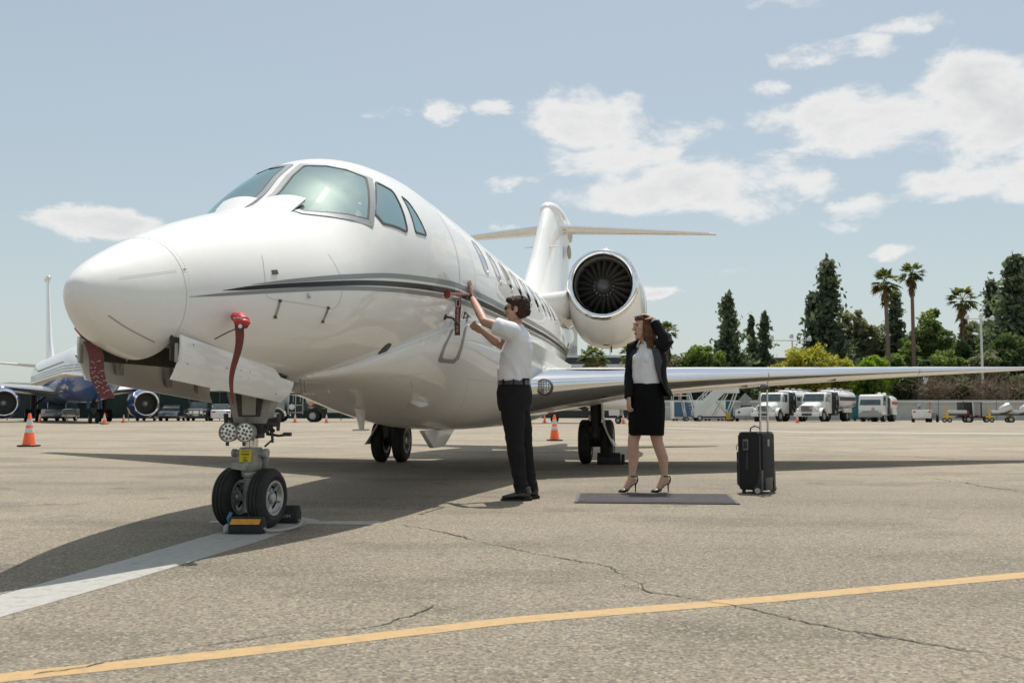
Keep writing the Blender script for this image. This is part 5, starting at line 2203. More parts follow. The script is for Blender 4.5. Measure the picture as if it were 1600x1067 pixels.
    h.ball(H(-.026, 0, .044), (.088, .082, .080), 22, 14, rot=R)
    h.ball(H(-.050, 0, .000), (.066, .082, .085), 20, 12, rot=R)
    h.ball(H(.040, 0, .082), (.042, .056, .026), 16, 8, rot=R)
    rnd = random.Random(11)
    for k in range(64):
        a = rnd.uniform(.75, 2 * PI - .75)
        # a = 0 is the face
        ca, sa = math.cos(a), math.sin(a)
        r0 = .074
        top = H(-.022 + r0 * ca, r0 * sa, rnd.uniform(.0, .06))
        ln = rnd.uniform(.17, .255) * (1 if ca < .3 else .9)
        pts = []
        ph = rnd.uniform(0, 6)
        for i in range(8):
            u = i / 7
            out = 1 + .16 * u
            w = .012 * math.sin(ph + u * 9)
            pts.append(H(-.024 + (r0 * out + w) * ca - .018 * u, (r0 * out + w) * sa + .012 * math.cos(ph + u * 9), top.z - hc.z - ln * u))
        h.tube(pts, [.010, .013, .015, .016, .016, .015, .012, .006], 8)
    remesh(h, 'hair', 'hair_brown', t, .0048, 1, lambda p: .005 * noise.noise(Vector((p.x * 55, p.y * 55, p.z * 18))))
    # sunglasses pushed up into the hair
    g = MB()
    for sd in (-1, 1):
        oval(g, [(H(.060, sd * .030, .108), R @ Vector((0, .026, 0)), R @ Vector((-.020, 0, .010))), (H(.064, sd * .030, .114), R @ Vector((0, .025, 0)), R @ Vector((-.019, 0, .010)))], 14)
        g.tube([H(.050, sd * .058, .105), H(-.01, sd * .084, .075)], .004, 6)
    g.build('sunglasses', 'lens_dark', t)
    # court shoes: pump, ankle strap, stiletto heel
    for an, ball_, heel, ux in ((q(987.5, 744, .0), q(976, 766.5, -.03), q(992, 752, .01), 0), (q(1038.5, 744, 0), q(1027, 766.5, -.03), q(1043, 752, .01), 0)):
        s = MB()
        g0 = Vector((ball_.x, ball_.y, .0))
        oval(s, [(g0 + Vector((-.062, -.022, .012)), Vector((.004, -.010, 0)), Vector((0, 0, .008))), (g0 + Vector((-.045, -.016, .017)), Vector((.010, -.028, 0)), Vector((0, 0, .014))), (g0 + Vector((-.012, -.004, .022)), Vector((.012, -.037, 0)), Vector((0, 0, .019))),
                 (g0 + Vector((.025, .008, .024)), Vector((.012, -.035, 0)), Vector((0, 0, .015)))], 16)
        remesh(s, 'shoe', 'shoe_leather', t, .004, 3)
        k = MB()
        sole = [g0 + Vector((.02, .008, .012)), g0.lerp(heel, .5) + Vector((.005, 0, .012)), heel + Vector((.0, 0, -.016)), heel + Vector((.012, 0, -.012))]
        k.tube(sole, [.030, .025, .026, .020], 12, flat=.3)
        hb = Vector((heel.x + .006, heel.y, 0.002))
        k.tube([heel + Vector((.010, 0, -.008)), heel.lerp(hb, .35) + Vector((.002, 0, 0)), hb + Vector((0, 0, .01)), hb], [.016, .008, .0055, .006], 10)
        k.tube([heel + Vector((.022, 0, .055)), heel + Vector((.028, 0, .02)), heel + Vector((.02, 0, -.012))], [.010, .014, .016], 10, flat=.5)
        k.build('heel', 'shoe_leather', t, smooth=50)
        st = MB()
        st.lathe([(.031, -.006), (.034, -.004), (.034, .006), (.031, .008)], an + Vector((0, 0, .0)), (0, 0, 1), 20)
        st.tube([an + Vector((.03, 0, 0)), heel + Vector((.026, 0, .04))], .006, 6)
        st.build('ankle_strap', 'shoe_leather', t)


build_woman()
# ------------------------------------------------------------------ things on the apron near the jet
pbr('case_fabric', (.012, .012, .013), .75, var=.25, vscale=40, bump=.3, bscale=300)
pbr('case_plastic', (.03, .03, .032), .4, var=.1, vscale=20)
pbr('case_trim', (.05, .05, .052), .5)
pbr('tag_grey', (.16, .16, .165), .35, coat=.4)
pbr('rod_aluminium', (.62, .62, .62), .25, metal=1.0)
pbr('mat_carpet', (.075, .068, .078), .95, var=.35, vscale=60, bump=.6, bscale=300, dirt=(.14, .125, .13), dscale=7, damt=.5)
pbr('mat_edge', (.10, .094, .098), .7, var=.2, vscale=30)
pbr('chock_rubber', (.02, .019, .018), .7, var=.3, vscale=20, bump=.2, bscale=90)
pbr('chock_yellow', (.70, .33, .03), .5, var=.15, vscale=25)
pbr('rope_white', (.42, .40, .36), .9, var=.2, vscale=60)
pbr('rope_blue', (.06, .20, .32), .9, var=.2, vscale=60)
pbr('cone_orange', (.80, .115, .025), .5, var=.1, vscale=10, dirt=(.4, .12, .06), dscale=6, damt=.4)
pbr('cone_band', (.72, .70, .66), .4, var=.12, vscale=14)
pbr('cone_base', (.03, .028, .026), .8)


def build_suitcase():
    c = on_ground(1186, 771)
    t = thing('suitcase', 'black upright cabin suitcase with extended metal pull handle standing on the asphalt', 'suitcase', (c.x + .01, c.y + .12, 0), rad(-35))
    D, W, Hh, z0 = .215, .36, .545, .035
    b = MB()
    b.box((0, 0, z0 + Hh / 2), (D, W, Hh))
    b.build('shell', 'case_fabric', t, bevel=.022, seg=3)
    f = MB()
    f.box((-D / 2 - .012, 0, z0 + .20), (.045, W * .86, .32))
    f.build('front_pocket', 'case_fabric', t, bevel=.015)
    for sy in (-1, 1):
        p = MB()
        for sx in (-1, 1):
            p.tube([(sx * (D / 2 - .004), sy * W / 2, z0 + .03), (sx * (D / 2 - .004), sy * W / 2, z0 + Hh - .03)], .006, 6)
        p.tube([(-(D / 2 - .03), sy * (W / 2 - .002), z0 + Hh - .004), (D / 2 - .03, sy * (W / 2 - .002), z0 + Hh - .004)], .006, 6)
        p.build('piping', 'case_trim', t)
    g = MB()
    g.box((-.032, -W / 2 - .006, z0 + .425), (.055, .010, .105))
    go = g.build('name_tag', 'tag_grey', t, bevel=.004)
    g = MB()
    g.box((-.032, -W / 2 - .012, z0 + .425), (.04, .004, .07))
    g.build('tag_window', 'case_plastic', go, bevel=.002)
    g = MB()
    g.box((-.02, -W / 2 - .004, z0 + .27), (.028, .008, .17))
    g.build('side_strap', 'case_plastic', t, bevel=.003)
    # back panel with corner guards and wheels
    k = MB()
    k.box((D / 2 + .006, 0, z0 + .30), (.012, W * .80, .46))
    k.build('back_panel', 'case_fabric', t, bevel=.005)
    k = MB()
    k.box((D / 2 + .012, .0, z0 + .44), (.008, .05, .07))
    k.build('badge', 'tag_grey', t, bevel=.003)
    for sy in (-1, 1):
        m = MB()
        m.prism([(D / 2 + .012, z0 - .008), (D / 2 + .012, z0 + .19), (D / 2 - .012, z0 + .19), (D / 2 - .03, z0 + .07), (D / 2 - .075, z0 + .02), (D / 2 - .075, z0 - .008)], sy * (W / 2 - .045), sy * (W / 2 + .006), 'xz')
        m.build('corner_guard', 'case_plastic', t, bevel=.005)
        w = MB()
        cc = Vector((D / 2 - .022, sy * (W / 2 + .012), .034))
        w.lathe([(.034, -.012), (.034, .012), (.028, .013), (.028, -.013)], cc, (0, 1, 0), 24)
        wo = w.build('wheel', 'case_plastic', t)
        w = MB()
        w.lathe([(.027, -.0135), (.027, .0135)], cc, (0, 1, 0), 24)
        for a in range(6):
            w.box(cc + Vector((.014 * math.cos(a * PI / 3), sy * .0136, .014 * math.sin(a * PI / 3))), (.014, .003, .005), (0, -a * PI / 3, 0))
        w.build('wheel_hub', 'rod_aluminium', wo)
        f = MB()
        f.box((-D / 2 + .03, sy * (W / 2 - .05), .018), (.03, .03, .036))
        f.build('foot', 'case_plastic', t, bevel=.004)
    k = MB()
    k.box((D / 2 + .004, 0, z0 + .055), (.03, W * .52, .12))
    k.build('base_plate', 'case_trim', t, bevel=.008)
    for sy in (-1, 1):
        r = MB()
        r.cyl((D / 2 - .025, sy * .095, z0 + Hh - .02), (D / 2 - .025, sy * .095, .80), .0105, .0105, 14)
        r.cyl((D / 2 - .025, sy * .095, .80), (D / 2 - .025, sy * .095, .985), .0088, .0088, 14)
        r.build('pull_rod', 'rod_aluminium', t)
    h = MB()
    h.tube([(D / 2 - .025, -.115, .965), (D / 2 - .025, -.112, 1.0), (D / 2 - .025, -.08, 1.016), (D / 2 - .025, .08, 1.016), (D / 2 - .025, .112, 1.0), (D / 2 - .025, .115, .965)], [.017, .018, .018, .018, .018, .017], 12)
    h.build('grip', 'case_plastic', t)
    h = MB()
    h.tube([(-.05, -.02, z0 + Hh - .005), (-.045, -.02, z0 + Hh + .035), (-.01, -.01, z0 + Hh + .055), (.035, 0, z0 + Hh + .04), (.045, 0, z0 + Hh - .005)], [.011, .011, .012, .011, .011], 8, flat=.6)
    h.build('carry_handle', 'case_plastic', t)
    z = MB()
    z.tube([(-D / 2 - .015, -W / 2 + .03, z0 + .43), (-D / 2 - .03, -W / 2 + .02, z0 + .40), (-D / 2 - .02, -W / 2 + .02, z0 + .37)], .004, 6)
    z.tube([(-D / 2 - .01, -W / 2 + .01, z0 + .28), (-D / 2 - .022, -W / 2, z0 + .24)], .005, 6)
    z.build('zip_pull', 'tag_grey', t)['kind'] = 'stuff'


build_suitcase()


def build_mat():
    P = [on_ground(897, 786), on_ground(1157, 788.5), on_ground(1139, 773.5), on_ground(902.5, 772)]
    c = sum(P, Vector()) / 4
    t = thing('door_mat', 'flat dark grey carpet mat lying in front of the heels', 'mat', c)
    Q = [p - c for p in P]
    b = MB()
    b.rings([[q + Vector((0, 0, .003)) for q in Q], [q * .995 + Vector((0, 0, .011)) for q in Q]], True, True)
    b.build('rubber_border', 'mat_edge', t, smooth=0)
    b = MB()
    I = []
    for i, q in enumerate(Q):
        I.append(Vector((q.x * .955, q.y * .93, 0)))
    n = 24
    rows = []
    for j in range(9):
        r = []
        for i in range(n + 1):
            a, bb = I[0].lerp(I[1], i / n), I[3].lerp(I[2], i / n)
            p = a.lerp(bb, j / 8)
            r.append(Vector((p.x, p.y, .0145 + .002 * noise.noise(p * 9))))
        rows.append(r)
    b.rings(rows, False, False)
    b.build('carpet_pile', 'mat_carpet', t, smooth=60)


build_mat()


def chock_block(m, L_, W, Hh):
    """A wedge-backed chock: long axis x."""
    poly = [(-W / 2, 0), (W / 2, 0), (W / 2, Hh * .30), (W * .16, Hh), (-W * .22, Hh), (-W / 2, Hh * .55)]
    m.prism(poly, -L_ / 2, L_ / 2, 'yz')


def build_chocks():
    # pair at the nose wheels, one in front, one behind, tied with a rope
    Pf = Vector((-1.675, 6.44, 0))
    t = thing('wheel_chock', 'black rubber chock with yellow stripe in front of the nose wheels', 'wheel chock', Pf, -TH * .3, None)
    m = MB()
    chock_block(m, .215, .13, .105)
    m.build('block', 'chock_rubber', t, bevel=.010, seg=2)
    s = MB()
    s.add([(-.098, -.0682, .062), (.092, -.0682, .062), (.098, -.0440, .094), (-.090, -.0440, .094)], [(0, 1, 2, 3)])
    s.add([(-.098, -.060, .058), (.092, -.060, .058), (.098, -.036, .09), (-.090, -.036, .09)], [(0, 1, 2, 3)])
    s.build('reflector_stripe', 'chock_yellow', t, smooth=0)
    r = MB()
    r.tube([(-.108, .0, .05), (-.125, -.01, .09), (-.118, .02, .125)], .012, 8)
    r.build('blue_rope_loop', 'rope_blue', t)
    r = MB()
    r.ball((-.128, -.015, .028), (.028, .025, .03), 10, 8)
    r.tube([(-.120, -.01, .055), (-.135, -.02, .02), (-.125, -.03, .008)], .016, 8)
    r.build('rope_knot', 'rope_white', t)
    Pb = Vector((-1.60, 7.06, 0))
    t2 = thing('wheel_chock', 'black rubber chock with pale lettering behind the nose wheels', 'wheel chock', Pb, PI - TH * .3, None)
    m = MB()
    chock_block(m, .24, .14, .12)
    m.build('block', 'chock_rubber', t2, bevel=.010, seg=2)
    text_obj('ISROM', 'lettering', 'streamer_print', t2, (-.03, .0735, .05), (PI / 2, 0, PI), .034)
    # the rope between them lies on the asphalt
    p0, p1 = Vector((-1.57, 6.42, .03)), Vector((-1.47, 7.0, .02))
    pts = [p0, Vector((-1.54, 6.42, .016)), Vector((-1.49, 6.46, .013)), Vector((-1.44, 6.56, .013)), Vector((-1.42, 6.70, .013)), Vector((-1.425, 6.84, .013)), Vector((-1.44, 6.94, .02)), p1]
    Q = chaikin([tuple(p) for p in pts], 2, False)
    Q = [pts[0]] + [Vector(q) for q in Q] + [pts[-1]]
    m = MB()
    m.tube(Q, .010, 8)
    o = m.build('chock_rope', 'rope_white')
    tag(o, 'white twisted rope running between the two nose wheel chocks', 'rope')
    m = MB()
    V = []
    for k in range(len(Q) * 4 - 4):
        i, f = divmod(k, 4)
        p = Q[i].lerp(Q[i + 1], f / 4)
        tt = (Q[i + 1] - Q[i]).normalized()
        sd = tt.cross(Vector((0, 0, 1))).normalized()
        a = k * .9
        V.append(p + (sd * math.cos(a) + Vector((0, 0, 1)) * math.sin(a)) * .007)
    m.tube(V, .0055, 6)
    m.build('strand', 'rope_white', o)
    g = on_ground(952, 725.5)
    t3 = thing('wheel_chock', 'large plain black chock beside the main wheels under the wing', 'wheel chock', (g.x, g.y + .06, 0), 0)
    m = MB()
    chock_block(m, .34, .18, .17)
    m.build('block', 'chock_rubber', t3, bevel=.012)
    m = MB()
    m.tube([(.17, -.02, .05), (.24, -.03, .02), (.30, -.02, .01), (.26, .05, .01)], .010, 6)
    m.build('rope_loop', 'chock_rubber', t3)
    m = MB()
    m.prism([(-.09, 0), (.09, 0), (.05, .15), (-.05, .15)], .19, .23, 'yz')
    m.build('end_plate', 'chock_rubber', t3, bevel=.006)


build_chocks()


def make_cone():
    t = thing('traffic_cone', '', 'traffic cone')
    b = MB()
    b.box((0, 0, .02), (.36, .36, .034))
    b.build('base', 'cone_base', t, bevel=.012)
    def rr(z):
        return .135 - (.135 - .028) * (z - .03) / .68
    c = MB()
    c.lathe([(.150, .037), (rr(.055), .06), (rr(.71), .71), (.02, .715), (.015, .70)], (0, 0, 0), (0, 0, 1), 24, caps=False)
    c.build('cone_body', 'cone_orange', t, smooth=50)
    for z0, z1 in ((.30, .40), (.455, .585)):
        k = MB()
        k.lathe([(rr(z0) + .003, z0), (rr(z1) + .003, z1)], (0, 0, 0), (0, 0, 1), 24, caps=False)
        k.build('reflective_band', 'cone_band', t, smooth=50)
    return t


cone0 = make_cone()
CONES = [(45, 697.5, 1.05, 'nearest orange and white traffic cone at the far edge of the wing shadow'),
         (866.5, 688.5, 1.0, 'orange and white traffic cone between the jet and the wing wheels'),
         (62, 660.5, 1.0, 'small traffic cone left of the airliner nose wheels, by the silver car'),
         (163, 663, 1.05, 'traffic cone standing at the airliner nose wheels'),
         (193, 660, .9, 'traffic cone between airliner nose wheels and its engine'),
         (461, 660, 1.0, 'dull traffic cone in front of the tanker truck wheels'),
         (510, 660.5, .95, 'red traffic cone in front of the tanker truck middle'),
         (851, 660.5, .9, 'far small cone seen under the wing root'),
         (974, 661.5, .95, 'far small cone beside the parked white jet nose'),
         (1246, 660.5, .9, 'far small cone in front of the bonneted fuel trucks')]
for i, (u, v, sc, lb) in enumerate(CONES):
    c = cone0 if i == 0 else copy_tree(cone0)
    place(c, on_ground(u, v), .3 * i, lb, sc)
    c['group'] = 'traffic cones on the apron'
# ------------------------------------------------------------------ far side of the field: airliner, vehicles, buildings
pbr('liner_white', (.80, .80, .79), .4, coat=.7, var=.03, vscale=.5)
pbr('liner_blue', (.02, .09, .33), .3, coat=.6, var=.1, vscale=.4)
pbr('liner_gold', (.50, .36, .17), .35, metal=.3)
pbr('liner_line', (.16, .18, .20), .5)
pbr('truck_white', (.78, .78, .76), .4, coat=.5, var=.05, vscale=1.5, dirt=(.55, .53, .48), dscale=1.5, damt=.4)
pbr('truck_grey', (.30, .31, .31), .45, var=.15, vscale=3)
pbr('truck_dark', (.035, .035, .036), .6, var=.3, vscale=4)
pbr('truck_glass', (.05, .075, .08), .08, coat=1.0, var=.4, vscale=1.2)
pbr('steel_tank', (.68, .66, .63), .3, metal=.8, var=.12, vscale=1.2)
pbr('band_navy', (.02, .025, .045), .35)
pbr('red_paint', (.50, .05, .04), .5)
pbr('pink_sticker', (.62, .30, .30), .5)
pbr('yellow_paint', (.65, .42, .03), .5, var=.1, vscale=4)
pbr('teal_paint', (.01, .12, .15), .45, var=.1, vscale=1)
pbr('blue_paint', (.06, .12, .22), .5, var=.1, vscale=1)
pbr('car_silver', (.42, .43, .44), .25, metal=.6, coat=.8)
pbr('car_black', (.02, .02, .022), .25, coat=.8)
pbr('car_bluegrey', (.30, .37, .43), .25, metal=.4, coat=.8)
pbr('car_white', (.74, .75, .76), .3, coat=.8)
pbr('chrome', (.8, .8, .8), .1, metal=1.0)
pbr('fence_green', (.014, .035, .030), .85, var=.2, vscale=1.0, stretch=(1, 1, .3))
pbr('fence_post', (.16, .17, .16), .5, metal=.6)
pbr('wall_concrete', (.46, .47, .45), .85, var=.08, vscale=.8, dirt=(.32, .32, .30), dscale=.35, damt=.5)
pbr('wall_cap', (.58, .59, .57), .85, var=.06, vscale=.8)
pbr('building_white', (.66, .67, .66), .8, var=.05, vscale=.3)
pbr('building_navy', (.035, .045, .075), .5, var=.1, vscale=.4)
pbr('building_dark', (.03, .033, .04), .3)
pbr('roof_brown', (.23, .165, .135), .85, var=.15, vscale=.4, stretch=(1, 1, 4))
pbr('cream_box', (.62, .61, .56), .7, var=.06, vscale=.5)
pbr('stair_white', (.66, .69, .67), .5, var=.06, vscale=1)
pbr('pole_white', (.70, .71, .71), .5)
pbr('pole_green', (.10, .2, .15), .6)
pbr('rubber_far', (.018, .017, .017), .8)
pbr('hub_grey', (.45, .46, .47), .4, metal=.4)


def wheel_far(parent, c, r, w, ax=(1, 0, 0), hub='hub_grey'):
    m = MB()
    ax = Vector(ax)
    m.lathe([(r * .6, -w / 2), (r * .93, -w / 2), (r, -w * .36), (r, w * .36), (r * .93, w / 2), (r * .6, w / 2)], c, ax, 24, caps=False)
    o = m.build('wheel', 'rubber_far', parent)
    h = MB()
    for s in (-1, 1):
        h.lathe([(r * .61, w * .40), (r * .55, w * .46), (r * .5, w * .28), (r * .22, w * .30), (r * .2, w * .5), (.002, w * .5)], c, ax * s, 20, caps=False)
    h.build('rim', hub, o)
    return o


def ring_yz(y, zc, w, h, n=32, e=2.0):
    out = []
    for k in range(n):
        a = 2 * PI * k / n
        c, s = math.cos(a), math.sin(a)
        out.append(Vector((w * math.copysign(abs(c)**(2 / e), c), y, zc + h * math.copysign(abs(s)**(2 / e), s))))
    return out


# ---- airliner, nose towards the camera -----------------------------------------------------
def build_airliner():
    g = on_ground(146, 661)
    yaw = rad(30.0)
    t = thing('airliner', 'white and blue passenger airliner with gold stripe parked nose-on behind the jet nose', 'aircraft', (g.x, g.y, 0), yaw)
    # local: y = aft, x = its left side (image right), z up; nose wheel at the origin
    ST = [(-4.6, 3.2, .02, .02), (-4.45, 3.22, .38, .36), (-4.0, 3.3, .85, .83), (-3.0, 3.46, 1.36, 1.38), (-1.8, 3.64, 1.72, 1.82), (-.3, 3.8, 1.98, 2.16), (1.5, 3.88, 2.15, 2.32), (28, 3.88, 2.15, 2.32), (32, 4.4, 1.85, 1.9), (36, 5.0, 1.2, 1.25), (39.5, 5.6, .35, .35)]
    m = MB()
    R = [ring_yz(*q, 48) for q in ST]
    m.rings(R, True, True)
    zcut = 3.02
    for i, f in enumerate(m.f):
        zc = sum(m.v[k][2] for k in f) / len(f)
        yc = sum(m.v[k][1] for k in f) / len(f)
        m.m[i] = 1 if zc < 3.45 and yc < 34 else 0
    m.build('fuselage', ['liner_white', 'liner_blue'], t, smooth=60)

    def side_strip(z0, z1, name, mat, y0=-3.2, y1=34, off=.02):
        for sx in (-1, 1):
            s = MB()
            rows = []
            for y in np.linspace(y0, y1, 40):
                zc = float(np.interp(y, [q[0] for q in ST], [q[1] for q in ST]))
                w = float(np.interp(y, [q[0] for q in ST], [q[2] for q in ST]))
                h = float(np.interp(y, [q[0] for q in ST], [q[3] for q in ST]))
                r = []
                for z in (z0, z1):
                    q = max(-1, min(1, (z - zc) / h))
                    r.append(Vector((sx * (w * math.sqrt(1 - q * q) + off), y, z)))
                rows.append(r)
            s.rings(rows, False, False)
            s.build(name, mat, t, smooth=60)
    side_strip(3.36, 3.58, 'gold_stripe', 'liner_gold', -3.9)
    for z in (3.8, 4.0, 4.2):
        side_strip(z, z + .045, 'pin_stripe', 'liner_line', -3.0)
    # cabin windows: one row each side
    for sx in (-1, 1):
        for k in range(26):
            w = MB()
            y = 1.6 + k * .8
            w.box((sx * 2.06, y, 4.5), (.04, .18, .26))
            w.build('cabin_window', 'liner_line', t, smooth=0)
    # flight deck panes
    for sx in (-1, 1):
        for (y, z, x, a) in ((-2.95, 4.72, .46, .25), (-2.62, 4.74, 1.0, .7), (-2.0, 4.76, 1.40, 1.15)):
            w = MB()
            w.box((sx * x, y, z), (.52, .05, .42), (rad(38), 0, sx * a))
            w.build('flight_deck_pane', 'truck_glass', t, smooth=0)
    # wings, tailplane, fin
    for sx in (-1, 1):
        w = MB()
        st = [(1.6, 10.0, 17.8, .12, 2.5), (5.5, 13.0, 18.2, .11, 2.95), (16.8, 20.3, 22.0, .10, 4.1)]
        w.rings([foil_ring(le, te, th, lambda s, y, l=l, z=z: Vector((sx * l, s, z + y)), 10) for l, le, te, th, z in st], True, True)
        wo = w.build('wing', 'steel_tank', t, smooth=50)
        e = MB()
        e.rings([foil_ring(le - .02, le + (te - le) * .06, .22, lambda s, y, l=l, z=z: Vector((sx * l, s, z + y * .7)), 6) for l, le, te, th, z in st], True, True)
        e.build('leading_edge', 'polished_metal', wo, smooth=60)
        h = MB()
        st = [(.4, 34.0, 38.0, .09, 5.6), (7.0, 38.4, 39.8, .09, 6.2)]
        h.rings([foil_ring(le, te, th, lambda s, y, l=l, z=z: Vector((sx * l, s, z + y)), 10) for l, le, te, th, z in st], True, True)
        h.build('tailplane', 'liner_white', t, smooth=50)
        # engine
        ex, ey, ez = sx * 5.45, 9.6, 1.55
        n = MB()
        n.lathe([(1.07, .25), (1.22, .9), (1.27, 1.8), (1.18, 3.2), (.85, 4.6)], (ex, ey, ez), (0, 1, 0), 40, caps=False)
        no = n.build('engine', 'liner_blue', t, smooth=60)
        n = MB()
        n.lathe([(1.075, .26), (1.06, .08), (1.0, 0), (.93, .04), (.89, .2)], (ex, ey, ez), (0, 1, 0), 40, caps=False)
        n.build('inlet_lip', 'polished_metal', no, smooth=60)
        n = MB()
        n.lathe([(.89, .2), (.86, 1.0)], (ex, ey, ez), (0, 1, 0), 40, caps=False)
        n.build('inlet_duct', 'gear_dark', no, smooth=60)
        n = MB()
        n.lathe([(.87, 1.0), (.3, .98)], (ex, ey, ez), (0, 1, 0), 32, caps=False)
        for k in range(20):
            a = 2 * PI * k / 20
            n.box((ex + .56 * math.cos(a), ey + .92, ez + .56 * math.sin(a)), (.58, .03, .06), (0, -a, 0))
        n.build('fan', 'gear_dark', no, smooth=0)
        n = MB()
        n.lathe([(.30, 1.0), (.26, .75), (.12, .55), (.002, .5)], (ex, ey, ez), (0, 1, 0), 20, caps=False)
        n.build('spinner', 'hub_grey', no)
        p = MB()
        p.prism([(ey + 1.2, ez + 1.0), (ey + 5.0, ez + .9), (ey + 6.0, 3.0), (ey + 3.2, 3.0)], ex - .12, ex + .12, 'yz')
        p.build('pylon', 'liner_white', no, smooth=0)
        # main gear
        lg = MB()
        lg.cyl((sx * 2.9, 15.5, .5), (sx * 2.9, 15.5, 2.6), .16, .2, 12)
        lg.tube([(sx * 2.9, 15.4, 1.3), (sx * 1.9, 15.4, 2.2)], .09, 8)
        lg.build('main_gear_leg', 'gear_dark', t)
        for k in (-1, 1):
            wheel_far(t, (sx * 2.9 + k * .43, 15.5, .56), .56, .38)
    f = MB()
    st = [(5.8, 30.0, 37.8, .09), (8.4, 33.2, 38.3, .09), (15.2, 37.6, 40.4, .09)]
    f.rings([foil_ring(le, te, th, lambda s, y, z=z: Vector((y, s, z)), 10) for z, le, te, th in st], True, True)
    fo = f.build('tail_fin', 'liner_white', t, smooth=50)
    f = MB()
    f.lathe([(.02, 37.2), (.22, 37.4), (.3, 38.0), (.28, 39.8), (.06, 40.8)], (0, 0, 15.3), (0, 1, 0), 16)
    f.build('fin_cap', 'liner_white', fo)
    # nose gear
    l = MB()
    l.cyl((0, 0, .35), (0, .1, 1.9), .10, .13, 12)
    l.tube([(0, .05, .9), (0, .9, 1.7)], .07, 8)
    l.box((0, -.1, 1.05), (.34, .2, .22))
    l.build('nose_gear_leg', 'gear_dark', t)
    for k in (-1, 1):
        wheel_far(t, (k * .24, 0, .37), .37, .22)
        d = MB()
        d.box((k * .42, -.1, 1.35), (.04, 1.3, .55))
        d.build('nose_gear_door', 'liner_blue', t, smooth=0)


build_airliner()


# ---- trucks ------------------------------------------------------------------------------
def truck_base(t, L_, wb, r=.5, w=2.3):
    f = MB()
    for sx in (-1, 1):
        f.box((sx * .42, L_ / 2, .80), (.12, L_ - .6, .22))
    for y in (1.2, L_ * .5, L_ - .6):
        f.box((0, y, .80), (.84, .12, .18))
    f.build('chassis', 'truck_dark', t, smooth=0)
    for y, dual in wb:
        for sx in (-1, 1):
            wheel_far(t, (sx * (w / 2 - .16 - (.12 if dual else 0)), y, r), r, .56 if dual else .3)


